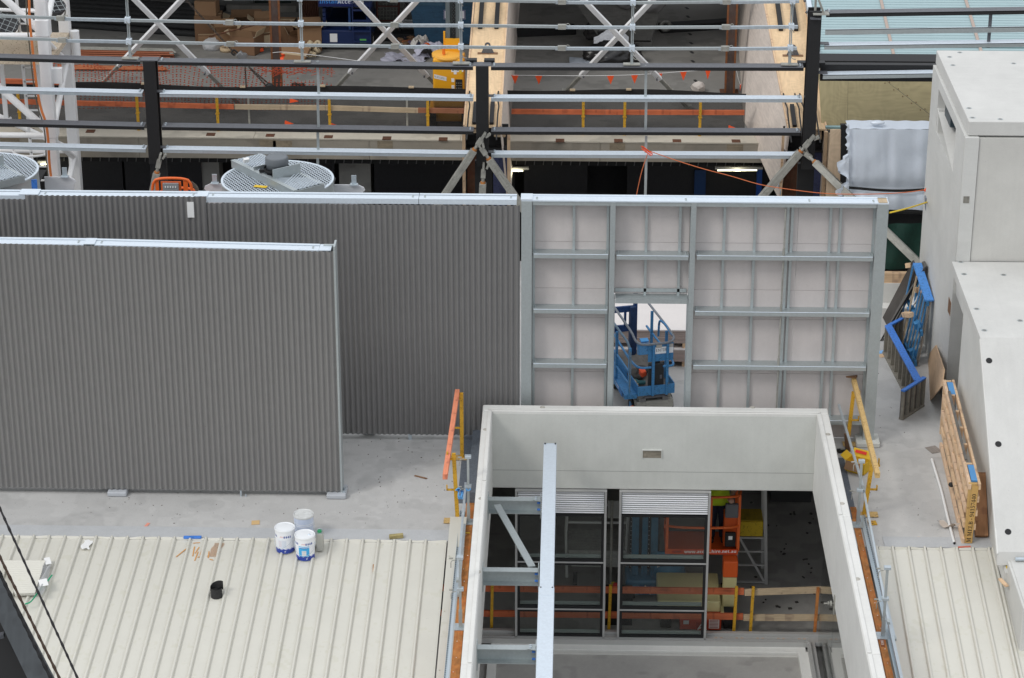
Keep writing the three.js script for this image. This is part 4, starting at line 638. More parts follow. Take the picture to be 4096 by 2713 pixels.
{
  const t = thing('ply_upstand', 'olive stained plywood panels below the translucent roof', 'plywood panel'), a = onZ(-46.5, 3282, 320), w = (x, y) => V(x, y, -46.5 - (y - 2.7) * .35);
  const pl = (q, o) => new G().prism(q, V(0, o, -.02)).build('ply_sheet', M.plyOlive, t);
  pl([w(4.95, 2.66), w(5.45, 2.66), w(5.45, 3.75), w(4.86, 3.75)], .002); pl([w(5.455, 2.66), w(7.22, 2.66), w(7.2, 2.86), w(5.95, 3.75), w(5.455, 3.75)], 0); pl([w(7.205, 2.87), w(8.6, 2.7), w(8.6, 3.75), w(5.96, 3.75)], -.001);
  const s = new G(); for (let i = 0; i < 14; i++) { const x = mix(6, 7.15, i / 13), y = mix(3.7, 2.9, i / 13) + (i % 2 ? .04 : -.04); const p = w(x, y); s.cyl(p.clone().add(V(0, 0, .004)), p.clone().add(V(0, 0, .012)), .012, .012, 6); } s.build('screw', M.timberDark, t);
  new G().bx(4.9, 8.6, 3.76, 3.95, -47.4, -46.9).build('head_beam', M.black, t);
}
{ // unit wrapped in silver sheeting
  const t = thing('wrapped_unit', 'tall box wrapped in silver sheeting with a black strap', 'wrapped unit'), z = -44.4, x0 = onZ(z, 3392, 600).x, x1 = 7.6, yt = onZ(z, 3500, 516).y, yb = onZ(z, 3560, 838).y;
  const fold = (x, y) => .05 * (N4(x * .31, y * .04 + .2) - .5) + .085 * (N16(x * .22 + .01 * y, y * .03) - .5) + .065 * (N32(x * .25 + .02 * y, y * .02) - .5) + .03 * (N8(x * .4, y * .4) - .5);
  new G().sheet(150, 24, (u, v) => { const x = mix(x0, x1, u), y = mix(yb, yt, v), pinch = Math.exp(-Math.pow((y - (yb + .42)) / .14, 2)); return V(x, y, z + fold(x, y) * (1 - pinch * .8) * (.3 + .7 * (1 - Math.pow(v, 6))) - .05 * pinch); }).build('front_sheet', M.foil, t);
  new G().sheet(60, 3, (u, v) => { const x = mix(x0 - .02, x1, u); return V(x, yt + .015 * Math.sin(v * 3) + .006 * Math.sin(x * 19), z - .5 * v); }).build('top_sheet', M.foil, t);
  new G().bx(x0 + .03, x1, yb + .02, yt - .02, z - .49, z - .12).build('body', M.black, t);
  new G().sheet(40, 2, (u, v) => { const x = mix(x0, x1, u); return V(x, yb + .4 + .03 * Math.sin(x * 2.8) + .055 * v, z + .045); }).build('strap', M.black, t);
  // torn flap at the left edge
  const p = (x, y, dz = 0) => onZ(z + .08 + dz, x, y); new G().sheet(10, 14, (u, v) => { const y = mix(775, 600, v), xl = [3342, 3366, 3392, 3384, 3352, 3348, 3372, 3394][Math.min(7, Math.floor(v * 8))], q = p(mix(xl, 3396, u), y + 10 * Math.sin(u * 4), .03 * Math.sin(v * 14 + u * 5)); return q; }).build('torn_flap', M.foil, t);
  new G().sheet(4, 10, (u, v) => p(mix(3386 + 5 * Math.sin(v * 23), 3398, u), mix(600, 498, v), .015 * Math.sin(v * 15))).build('torn_flap', M.foil, t);
  const h = onZ(z - .1, 3510, 497); new G().add(new THREE.IcosahedronGeometry(.1, 1).toNonIndexed(), new THREE.Matrix4().compose(V(h.x, h.y + .03, h.z), new THREE.Quaternion(), V(1.4, .5, .7))).build('loose_scrap', M.foil, t);
}
{ // black wall cladding, then plywood panel to the left of the wrapped unit
  const t = thing('ply_side_panel', 'salmon plywood panel between the rusty column and the silver wrapping', 'plywood panel'), z = -44.8, p = (x, y) => onZ(z, x, y);
  new G().prism([p(3303, 800), p(3360, 800), p(3366, 520), p(3322, 520)], V(0, 0, -.04)).build('ply_sheet', M.plyPink, t); new G().prism([p(3360, 800), p(3400, 800), p(3405, 500), p(3364, 500)], V(0, 0, -.1)).build('membrane', M.black, t); new G().bx(4.9, 6.1, 3.08, 3.115, z - .6, z - .5).build('flashing', mat(.25, .38, .38), t);
}
{
  const t = thing('green_tarp', 'dark green tarpaulin hung under the silver wrapped unit', 'tarpaulin'), z = -44.0, a = onZ(z, 3530, 895), b = onZ(z, 3720, 1110);
  new G().sheet(40, 20, (u, v) => { const x = mix(5.2, 7.6, u), y = mix(.72, a.y, v); return V(x, y, z + .05 * Math.sin(x * 5 + y * 2.2) + .03 * Math.sin(x * 11 - y * 4)); }).build('sheet', M.tarp, t);
  const w = thing('timber_plate', 'pale timber plate along the concrete upstand behind the tarp', 'timber'); new G().bx(5.0, 7.6, .57, .76, -43.75, -43.62).build('beam', M.timber, w);
  struct(new G().bx(4.6, 7.8, 0, .57, -44.2, -43.6).bx(4.6, 7.8, 0, .18, -43.59, -43.3).build('kerb', M.whiteConc));
  struct(new G().bx(4.9, 7.9, .0, 1.6, -44.8, -44.6).build('rear_wall', M.black));
}
// ------------------------------------------------------------------ concrete stair block on the right
{
  const t = thing('concrete_stair_block', 'pale precast concrete stair block stepping down on the right', 'concrete block'), X0 = 6.57, XE = 10.5;
  new G().bx(6.62, XE, 5.0, 5.25, -43.36, -39.28, .015).build('roof_slab', M.precastTop, t);
  // walls of the tall part, with a slot near the top
  const w = new G(), xw = X0, ti = .22; w.bx(xw, xw + ti, 0, 4.02, -43.3, -39.3); w.bx(xw, xw + ti, 4.02, 4.99, -43.3, -42.45); w.bx(xw, xw + ti, 4.02, 4.99, -40.25, -39.3); w.bx(xw, xw + ti, 4.8, 4.99, -42.45, -40.25); w.build('side_wall', M.precast, t);
  new G().faces([[V(xw - .003, 4.02, -40.25), V(xw - .003, 4.45, -42.44), V(xw + ti, 4.45, -42.44), V(xw + ti, 4.02, -40.25)], [V(xw - .003, 4.02, -40.25), V(xw - .003, 4.45, -42.44), V(xw - .003, 4.0, -42.46), V(xw - .003, 3.98, -40.23)]].slice(0, 1)).build('slot_sill', M.whiteConc, t);
  new G().bx(xw + .01, xw + ti, 4.0, 4.45, -42.46, -42.3).build('slot_sill', M.precast, t);
  new G().bx(xw + ti + .01, xw + ti + .05, 3.95, 5, -43.2, -39.5).build('slot_back', M.darkConc, t); new G().bx(xw + .1, xw + .6, 4.4, 4.62, -42.2, -41.5).build('vent_box', mat(.03, .05, .065, { roughness: .4 }), t);
  new G().bx(X0 + .005, X0 + .24, 2.76, 4.985, -39.3, -39.22, .006).build('front_pilaster', M.precast, t); new G().bx(X0 + .25, XE, 2.76, 4.97, -39.3, -39.25).build('front_wall', mat(.6, .59, .56, { map: T.precast, roughness: .85 }), t);
  new G().bx(X0 + .2, XE, 0, 4.98, -43.3, -43.1).build('rear_wall', M.precast, t);
  const r = onZ(-39.22, 3866, 799); const rc = new G(); rc.bx(r.x - .05, r.x + .05, r.y - .06, r.y + .06, -39.23, -39.214); rc.build('patch', mat(.3, .29, .26, { map: T.dirty }), t);
  // landing slab and sloping stair lid
  const XL = 6.5, ys = 2.77, zs = -35.95, yb = .5, zb = -33.05;
  new G().bx(XL, XE, 2.6, ys, -39.21, zs - .003, .01).build('landing_slab', M.precastTop, t);
  new G().hexa([V(XL, ys - .2, zs + .05), V(XE, ys - .2, zs + .05), V(XE, yb - .2, zb + .05), V(XL, yb - .2, zb + .05)].reverse(), [V(XL, ys - .001, zs), V(XE, ys - .001, zs), V(XE, yb, zb), V(XL, yb, zb)].reverse()).build('stair_lid', M.precastTop, t);
  const bd = new G(); bd.bar(V(XL + .0, ys - .05, zs - .01), V(XL + .0, yb - .05, zb), .02, .08); bd.build('lid_edge', M.whiteConc, t);
  // side walls: outer leaf under the lid, recessed doorway
  const XW = 6.62, sw = new G(); sw.prism([V(XW, 0, -38.35), V(XW, 2.6, -38.35), V(XW, 2.6, zs + .1), V(XW, .2, zb + .1), V(XW, 0, zb + .1)], V(.2, 0, 0)); sw.build('stair_wall', M.precast, t);
  const ds = new G(); ds.bx(XW, XW + .2, 2.15, 2.6, -39.5, -38.36); ds.build('door_lintel', M.precast, t); new G().bx(XW + .3, XW + .34, 0, 2.6, -39.6, -38.2).build('door_recess', M.darkConc, t); new G().bx(XW + .01, XW + .32, 0, 2.15, -38.37, -38.36).build('door_reveal', M.precast, t);
  // openings and inserts
  const hq = onX(X0, 3799, 1228); new G().bx(X0 - .006, X0 + .03, hq.y - .13, hq.y + .13, hq.z - .14, hq.z + .14).build('wall_box', M.timberDark, t); new G().bx(X0 - .008, X0 - .002, hq.y - .16, hq.y - .12, hq.z + .0, hq.z + .16).build('wall_box_sill', M.precastTop, t);
  const hole = (p, n) => { const q = p.clone().addScaledVector(n, .003); new G().cyl(q.clone().addScaledVector(n, -.02), q, .048, .048, 16).build('ferrule', M.galvDull, t); new G().cyl(q, q.clone().addScaledVector(n, .002), .03, .03, 16).build('ferrule_core', mat(.22, .22, .21), t); };
  for (const [x, y] of [[3799, 228], [3812, 261], [3840, 210], [3877, 433], [3891, 471], [4002, 477], [4055, 254]]) hole(onY(5.25, x, y), UP); for (const [x, y] of [[3843, 1048], [3857, 1097], [4015, 1100], [3907, 1236], [3938, 1322], [4081, 1283]]) hole(onY(ys, x, y), UP);
  const n = V(0, zb - zs, ys - yb).normalize(), onLid = (x, y) => { const d = ray(x, y), a = V(0, ys, zs); return EYE.clone().addScaledVector(d, a.clone().sub(EYE).dot(n) / d.dot(n)); };
  for (const [x, y] of [[3957, 1443], [3994, 1777], [4033, 2128]]) { const p = onLid(x, y); new G().cyl(p, p.clone().addScaledVector(n, .004), .05, .05, 16).build('hole', M.black, t); }
  // small block at the foot
  new G().bx(6.66, XE, -.6, .36, -33.35, -31.6, .02).build('foot_block', M.precast, t); new G().bx(6.7, XE, .361, .375, -33.3, -31.65).build('foot_top', M.precastTop, t); const rl = onY(.42, 4062, 2237); new G().cyl(V(rl.x, .42, rl.z), V(rl.x + .5, .42, rl.z - .01), .03, .03, 8).build('grab_bar', M.galv, t); const yp = onX(6.65, 4025, 2272); new G().bx(6.645, 6.658, yp.y - .05, yp.y + .05, yp.z - .04, yp.z + .04).build('paint_mark', M.yellowPlas, t);
}
// ================================================================== upper slab behind the frame and what stands on it
const FL = (x, y, h = 0) => onY(SL + h, x, y);
struct(new G().bx(-22, 14, SL - .3, SL, -80, -49.05).build('upper_floor', M.slab));
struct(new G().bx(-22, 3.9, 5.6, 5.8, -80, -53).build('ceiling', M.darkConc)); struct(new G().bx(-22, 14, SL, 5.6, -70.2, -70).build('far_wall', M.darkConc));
{ // edge beam with rusty pockets
  const t = thing('edge_beam', 'stained concrete edge beam with rusty pockets along the upper floor', 'concrete beam'), zf = ZE;
  const yl = x => mix(1.69, 1.655, clamp((x + 10) / 10));
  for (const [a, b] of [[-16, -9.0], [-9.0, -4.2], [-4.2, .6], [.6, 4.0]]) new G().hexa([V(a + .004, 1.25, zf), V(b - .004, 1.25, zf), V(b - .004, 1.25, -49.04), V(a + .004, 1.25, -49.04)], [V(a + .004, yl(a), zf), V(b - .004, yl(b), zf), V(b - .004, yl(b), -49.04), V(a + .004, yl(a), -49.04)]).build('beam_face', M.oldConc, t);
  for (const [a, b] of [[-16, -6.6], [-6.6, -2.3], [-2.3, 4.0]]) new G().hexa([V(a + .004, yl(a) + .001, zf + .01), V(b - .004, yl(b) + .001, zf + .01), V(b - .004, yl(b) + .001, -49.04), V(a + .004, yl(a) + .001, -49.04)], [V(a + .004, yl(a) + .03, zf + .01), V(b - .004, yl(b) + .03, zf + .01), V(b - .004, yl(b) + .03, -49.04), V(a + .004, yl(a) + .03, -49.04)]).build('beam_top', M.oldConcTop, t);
  for (const [x, y] of [[115, 528], [361, 532], [842, 544], [1080, 547], [1313, 552], [1547, 556], [1772, 559], [2240, 563], [2474, 564], [2708, 565], [2945, 566]]) { const p = onY(1.69, x, y); new G().bx(p.x - .09, p.x + .09, yl(p.x) + .02, yl(p.x) + .035, p.z - .13, p.z + .06).build('pocket', M.rustDark, t); }
  for (const [x, y, w] of [[1071, 574, .17], [1540, 578, .16], [2470, 587, .16], [2940, 591, .17], [1130, 580, .2], [40, 566, .2]]) { const p = onZ(zf, x, y); new G().bx(p.x - w, p.x + w, p.y - .09, p.y + .09, zf - .02, zf + .006).build('repair_patch', mat(.3, .25, .18, { map: T.dirty }), t); }
  const r = new G(); r.bx(-16, 4, yl(0) + .03, yl(0) + .05, -49.04, -49.0); r.build('form_strip', M.timberDark, t);
}
{ // shade cloth fence, timber rails and yellow posts along the edge
  const t = thing('edge_fence', 'black shade cloth fence with orange timber rail along the floor edge', 'fence'), z = -49.12;
  const top = x => 2.61 + .03 * Math.sin(x * 1.1) - .006 * x;
  const m = new G().sheet(90, 6, (u, v) => { const x = mix(-16, 3.62, u); return V(x, mix(1.66, top(x) - .1, v), z + .04 * Math.sin(x * 1.7 + v * 2) + .015 * Math.sin(x * 6)); }); m.build('shade_cloth', M.mesh, t);
  new G().sheet(90, 2, (u, v) => { const x = mix(-16, 3.62, u); return V(x, mix(top(x) - .17, top(x) + .0, v), z + .03 + .03 * Math.sin(x * 1.7 + 2) + .02 * Math.sin(v * 3)); }).build('cloth_band', M.meshTop, t);
  const cl = [[575, 335], [970, 345], [1290, 350], [1645, 357], [2290, 366], [2515, 366]]; for (const [x, y] of cl) { const p = onZ(z + .06, x, y); new G().box([p.x, top(p.x) + .01, p.z], [.11, .035, .05]).build('timber_clip', M.timberOld, t); }
  const rail = (xa, ya, xb, yb2, mm) => { const a = onZ(z + .16, xa, ya), b = onZ(z + .16, xb, yb2); new G().bar(a, b, .05, .1).build('rail', mm, t); };
  rail(-300, 398, 935, 427, M.redTimber); rail(938, 427, 1300, 431, M.timberOld); rail(1302, 431, 1672, 442, M.timberOld); rail(1672, 441, 1862, 444, mat(.36, .15, .08, { map: T.wood, roughness: .8 })); rail(2046, 446, 2420, 449, M.redTimber); rail(2421, 449, 2978, 450, M.redTimber);
  rail(-200, 318, 240, 330, M.redTimber);
  for (const [x, y] of [[75, 430], [549, 435], [869, 440], [1318, 455], [1711, 460], [2333, 460], [2499, 460], [2801, 460]]) { const p = onZ(z + .21, x, y); const g = new G(); g.bx(p.x - .028, p.x + .028, 1.68, 2.55, p.z - .02, p.z + .02); g.bx(p.x - .04, p.x + .04, 2.08, 2.1, p.z - .06, p.z + .03); g.build('post', M.yellow, t); }
  for (const [x] of [[995], [1628]]) { const p = onZ(z + .05, x, 440); new G().bx(p.x - .02, p.x + .02, 1.7, 2.5, p.z - .01, p.z + .01).build('grey_post', M.galvOld, t); }
}
{ // orange plastic barrier netting
  const t = thing('barrier_netting', 'torn orange plastic barrier netting strung behind the shade cloth', 'barrier netting'), z = -50.3, g = new G();
  const P = (i, j) => { const x = -11.6 + i * .083, sag = .05 * Math.sin(i * .21) + .03 * Math.sin(i * .53); return V(x + .03 * Math.sin(i * .4 + j * .15) + j * .004, 1.75 + j * .049 + sag * j / 12, z + .08 * Math.sin(i * .13 + j * .2)); };
  for (let i = 0; i < 78; i++) for (let j = 0; j < 21; j++) { if (i > 60 && j > 11 && j < 16 && rnd() < .8) continue; if (rnd() < .06) continue; const p = P(i, j); if (j % 2) g.bar(p, P(i, j + 1), .009, .006); g.box([p.x, p.y, p.z + .002], [.042, .014, .006]); if ((j > 17 && rnd() < .5) || rnd() < .03) g.bar(p, P(i + 1, j), .007, .006); }
  for (let k = 0; k < 40; k++) { const x = rr(-6.8, -5.6); g.bar(V(x, rr(2.3, 2.45), -51 + rr(-.2, .2)), V(x + rr(.1, .25), rr(2.3, 2.48), -51), .01, .008); }
  const o = g.build('net', mat(.5, .075, .025, { roughness: .7 }), t); o.userData.kind = 'stuff';
}
// ---- rooms under the slab
{
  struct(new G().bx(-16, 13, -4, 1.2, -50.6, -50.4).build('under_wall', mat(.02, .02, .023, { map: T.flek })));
  const t = thing('dark_cladding', 'black metal cladding with a slotted ledge under the concrete edge beam', 'cladding');
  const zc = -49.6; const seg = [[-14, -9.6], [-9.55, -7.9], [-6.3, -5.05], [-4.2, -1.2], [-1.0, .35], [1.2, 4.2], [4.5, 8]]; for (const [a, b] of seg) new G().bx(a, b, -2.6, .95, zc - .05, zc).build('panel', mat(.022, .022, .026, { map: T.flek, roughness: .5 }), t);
  new G().bx(-16, 8, 1.14, 1.16, -49.3, -48.75).bx(-16, 8, 1.07, 1.14, -48.77, -48.75).build('ledge', M.black, t);
  for (let k = 0; k < 110; k++) { const x = -15.4 + k * .19; if (x > 4) break; new G().bar(V(x, 1.08, -48.735), V(x + .02, 1.22, -48.735), .02, .02, V(0, 0, 1)).build('slat', mat(.12, .12, .12), t); }
  for (const [a, b] of [[1358, 1484], [2100, 2226], [2700, 2775], [770, 880]]) { const p = onZ(-49.7, a, 720).x, q = onZ(-49.7, b, 720).x; const o = thing('concrete_column', a < 1000 ? 'grey plank covered column in the dark beside the left black column' : a < 1500 ? 'grey concrete column in the dark behind the round fan' : a < 2300 ? 'grey concrete column in the dark right of the middle beam' : 'grey concrete column in the dark beside the blue door', 'column'); new G().bx(p, q, -3.7, 1.2, -50.2, -49.64).build('shaft', mat(.4, .4, .39, { map: T.slab, roughness: .9 }), o); }
  const b = onZ(-49.3, 3038, 700); const bc = thing('blue_post', 'blue painted steel post in the dark beside the lit tube lamp', 'post'); new G().bx(b.x - .055, b.x + .055, -3.7, 1.1, -49.36, -49.25).build('post', mat(.01, .06, .3, { roughness: .5 }), bc);
  const d = onZ(-49.5, 2800, 750); const bd = thing('blue_door', 'dark blue door leaf in the dark under the edge beam', 'door'); new G().bx(d.x - .12, d.x + .12, -2.2, .72, -49.55, -49.5).build('leaf', mat(.008, .04, .14, { roughness: .5 }), bd); new G().bx(d.x + .07, d.x + .1, -.9, -.75, -49.49, -49.46).build('handle', M.galv, bd);
  for (const [label, x0, x1, y] of [['lit tube lamp in the dark right of the rope', 2870, 3028, 681], ['lit tube lamp in the dark beside the middle timber beam', 2036, 2092, 683], ['lit tube lamp in the dark behind the white mast', 160, 198, 656]]) {
    const o = thing('tube_lamp', label, 'lamp'), a = onZ(-48.62, x0, y), b2 = onZ(-48.62, x1, y - 1); new G().bar(a.clone().add(V(-.05, .045, -.02)), b2.clone().add(V(.12, .045, -.02)), .08, .05).build('batten', mat(.3, .3, .29), o); new G().cyl(a, b2, .02, .02, 10).build('tube', M.lamp, o);
    const l = new THREE.PointLight(new THREE.Color(1, .93, .65), .25, 0, 2); l.position.copy(a).lerp(b2, .5).add(V(0, -.06, .1)); l.castShadow = true; scene.add(l);
  }
}
// ---- rusty steel columns
for (const [label, x, y, ry] of [['rusty steel column standing among the cardboard boxes', 1113, 378, .0], ['rusty steel column beside the right timber beam', 2917, 372, .0], ['dark rusty column at the far end of the right bay', 2700, -60, 0]]) {
  const t = thing('rusty_column', label, 'column'), p = FL(x, y), w = .19; const g = new G(); g.bx(p.x - w / 2, p.x + w / 2, SL, 5.6, p.z + .08, p.z + .1); g.bx(p.x - w / 2, p.x + w / 2, SL, 5.6, p.z - .1, p.z - .08); g.bx(p.x - .012, p.x + .012, SL, 5.6, p.z - .08, p.z + .08); g.build('shaft', mat(.1, .07, .06, { map: T.rust, roughness: .8 }), t); const e = new G(); for (const s of [-1, 1]) e.bx(p.x + s * w / 2 - .022, p.x + s * w / 2 + .022, SL, 5.59, p.z + .101, p.z + .108); e.build('rusty_edge', mat(.26, .1, .035, { map: T.rust, roughness: .85 }), t); new G().bx(p.x - .2, p.x + .2, SL, SL + .03, p.z - .2, p.z + .2).build('base_plate', M.rustDark, t);
}
// ---- chain hoist
function chain(G0, a, b, sag = 0, pitch = .055, r = .02) { const L = a.distanceTo(b), n = Math.round(L / pitch); for (let i = 0; i < n; i++) { const f = (i + .5) / n, p = a.clone().lerp(b, f).add(V(0, -sag * Math.sin(Math.PI * f), 0)), d = b.clone().sub(a).normalize(); G0.add(new THREE.TorusGeometry(r, .0075, 5, 8), new THREE.Matrix4().compose(p, new THREE.Quaternion().setFromUnitVectors(V(1, 0, 0), d).multiply(new THREE.Quaternion().setFromAxisAngle(V(1, 0, 0), i % 2 ? .4 : 1.97)), V(1.6, 1, 1))); } }
{
  const t = thing('chain_hoist', 'rusty chain hoist slung across the left bay to the floor', 'chain hoist'), z = -50.2, p = (x, y, zz = z) => onZ(zz, x, y), m = mat(.07, .055, .045, { metalness: .5, roughness: .6 });
  const c = new G(); chain(c, p(735, -10, -50.6), p(945, 220)); chain(c, p(1000, 272), p(1082, 342), 0, .055, .018); chain(c, p(995, 268), p(1066, 345), 0, .055, .018); chain(c, p(980, 268), p(986, 372), .0, .05, .016); const o = c.build('chain', m, t); o.userData.kind = 'stuff';
  const h = p(965, 225); const b = new G(); b.box([h.x, h.y, h.z], [.14, .2, .12], [0, 0, .7], .02); b.cyl(h.clone().add(V(.06, .0, -.05)), h.clone().add(V(.06, 0, .1)), .07, .07, 14); b.build('hoist_body', mat(.35, .35, .35, { roughness: .35, metalness: .6 }), t); const k = new G(); k.tube([h.clone().add(V(-.06, .06, 0)), h.clone().add(V(-.16, .14, 0)), h.clone().add(V(-.2, .08, .02)), h.clone().add(V(-.14, .02, .02))], .018, 6); const q = p(1078, 345); k.sph(q, .07, [1.3, 1, 1], 10); k.build('hook', M.blackSteel, t);
  const u = thing('chain_pile', 'small heap of dark chain on the floor right of the rusty column', 'chain'); const g = new G(); for (let i = 0; i < 70; i++) { const f = FL(1165 + rr(0, 52), 352 + rr(-6, 2)); g.add(new THREE.TorusGeometry(.022, .009, 5, 8), new THREE.Matrix4().compose(f.add(V(0, rr(.01, .07), 0)), new THREE.Quaternion().setFromEuler(new THREE.Euler(rr(0, 3), rr(0, 3), rr(0, 3))), V(1.5, 1, 1))); } g.build('links', m, u).userData.kind = 'stuff';
}
// ---- bunting and cords
{
  const t = thing('flag_bunting', 'orange triangular flags hanging on a white cord in the right bay', 'bunting'), z = -50.9, p = (x, y) => onZ(z, x, y), cord = [[2050, 301], [2150, 302], [2330, 303], [2440, 302], [2540, 299], [2640, 293], [2735, 286], [2830, 281], [2920, 277]].map(q => p(...q)); new G().tube(cord, .006, 5, 60).build('cord', M.paper, t);
  for (const [x, y, w] of [[2060, 300, 26], [2155, 302, 26], [2442, 302, 26], [2538, 299, 25], [2637, 292, 24], [2734, 286, 24], [2832, 283, 18]]) { const a = p(x - w * .58, y), b = p(x + w * .58, y - .5), c = p(x + rr(-2, 2), y + 36); new G().prism([a, b, c], V(0, 0, -.003)).build('flag', M.flag, t); }
  const e = p(2963, 345); new G().tube([p(2945, 277), p(2955, 320), p(2963, 340)], .005, 4).build('cord', M.paper, t); new G().prism([p(2960, 338), p(2966, 336), p(2960, 366)], V(0, 0, -.004)).build('flag', M.flag, t);
  const u = thing('tie_cord', 'pale cord with an orange rag tied to the rusty column', 'cord'), c = (x, y) => onZ(-50.1, x, y); new G().tube([c(1090, 211), c(1128, 208), c(1260, 221), c(1420, 242), c(1560, 262)], .006, 5, 30).build('cord', M.paper, u); const r = c(1130, 218); new G().sheet(3, 8, (a, b) => V(r.x - .02 + a * .07 + .02 * Math.sin(b * 7), r.y + .06 - b * .17, r.z + .12 + .03 * Math.sin(b * 9 + a))).build('rag', M.flag, u);
  const fl = [[1175, 401], [1155, 491], [1340, 501], [2930, 510]]; fl.forEach(([x, y], i) => { const s = thing('orange_rag', ['orange marker flag lying below the galvanised rail by the yellow post', 'orange triangular flag seen through the shade cloth left of the yellow post', 'orange scrap just above the black rail right of the yellow post', 'red scrap on the floor beside the right timber beam'][i], 'flag'); const q = onZ(-49.0, x, y); new G().prism([q.clone().add(V(-.08, .05, 0)), q.clone().add(V(.1, -.02, 0)), q.clone().add(V(-.09, -.06, 0))], V(0, 0, .004)).build('cloth', M.flag, s); });
}
// ---- pipes laid on the floor
{
  const pipes = (label, cat, list, r, m) => { const t = thing('pipe_stack', label, cat); for (const [xa, ya, xb, yb2, h] of list) { const a = FL(xa, ya, h || r), b = FL(xb, yb2, h || r); new G().cyl(a, b, r, r, 8).build('pipe', m, t); } };
  const bl = []; for (let i = 0; i < 9; i++) bl.push([235, -8 + i * 13, 900 - i * 10, 34 + i * 13, .07]); for (let i = 0; i < 5; i++) bl.push([240, 4 + i * 17, 880 - i * 10, 44 + i * 17, .18]);
  pipes('stack of long black pipes on the floor of the left bay', 'pipe stack', bl, .075, M.rubber);
  const gr = []; for (let i = 0; i < 9; i++) gr.push([250, 187 + i * 2.6, 690 + (i * 37 % 17), 197 + i * 2.7, .1]); pipes('bundle of thin grey conduits lying above the copper pipes', 'pipe stack', gr, .02, M.galvOld);
  const cu = []; for (let i = 0; i < 13; i++) cu.push([230, 198 + i * 2.7, 640 + (i * 53 % 70), 208 + i * 2.4, .06 + (i % 3) * .04]); pipes('bundle of red brown copper pipes on the left bay floor', 'pipe stack', cu, .028, mat(.3, .1, .05, { roughness: .4, metalness: .5 }));
  const c2 = []; for (let i = 0; i < 4; i++) c2.push([230, 262 + i * 4, 655 + i * 5, 270 + i * 3, .05]); pipes('few copper pipes lying behind the orange netting', 'pipe stack', c2, .024, mat(.42, .14, .06, { roughness: .4, metalness: .5 }));
}
// ---- cardboard boxes and packing
const boxLabels = [];
function carton(label, px, py, w, h, d, turn, m, opt = {}) {
  const t = thing('cardboard_box', label, 'cardboard box', undefined), p = opt.at || FL(px, py), y = p.y + (opt.lift || 0), M4 = new THREE.Matrix4().compose(V(p.x, y, p.z), new THREE.Quaternion().setFromEuler(new THREE.Euler(opt.tilt || 0, turn, opt.roll || 0, 'YXZ')), V(1, 1, 1)), bake = g => { for (const q of g.a) q.applyMatrix4(M4); return g; };
  const th = .012, g = new G(); g.bx(-w / 2, w / 2, 0, h, d / 2 - th, d / 2); g.bx(-w / 2, w / 2, 0, h, -d / 2, -d / 2 + th); g.bx(-w / 2, -w / 2 + th, 0, h, -d / 2 + th, d / 2 - th); g.bx(w / 2 - th, w / 2, 0, h, -d / 2 + th, d / 2 - th); g.bx(-w / 2, w / 2, 0, .01, -d / 2, d / 2); bake(g).build('body', m, t);
  if (opt.open) { for (const [s, ang] of [[1, rr(.4, 1.2)], [-1, rr(.4, 1.3)]]) { bake(new G().box([0, h + Math.cos(ang) * .1, s * (d / 2 + Math.sin(ang) * .1)], [w * .96, .2, .006], [s * ang, 0, 0])).build('flap', M.card, t); bake(new G().box([s * (w / 2 + Math.sin(ang) * .09), h + Math.cos(ang) * .09, 0], [.006, .18, d * .94], [0, 0, -s * ang])).build('flap', M.cardPale, t); } const f = new G(); for (let i = 0; i < 6; i++) f.sph(V(rr(-.3, .3) * w, h * rr(.55, .8), rr(-.3, .3) * d), rr(.04, .07), [1, .7, 1], 8); bake(f).build('packing', mat(.4, .36, .3), t); }
  else { bake(new G().bx(-w / 2 + .001, w / 2 - .001, h, h + .008, -d / 2 + .001, -.003)).build('flap', M.card, t); bake(new G().bx(-w / 2 + .001, w / 2 - .001, h, h + .006, .003, d / 2 - .001)).build('flap', M.card, t); bake(new G().bx(-w / 2, w / 2, h + .008, h + .011, -.03, .03)).build('tape', M.cardPale, t); }
  return t;
}
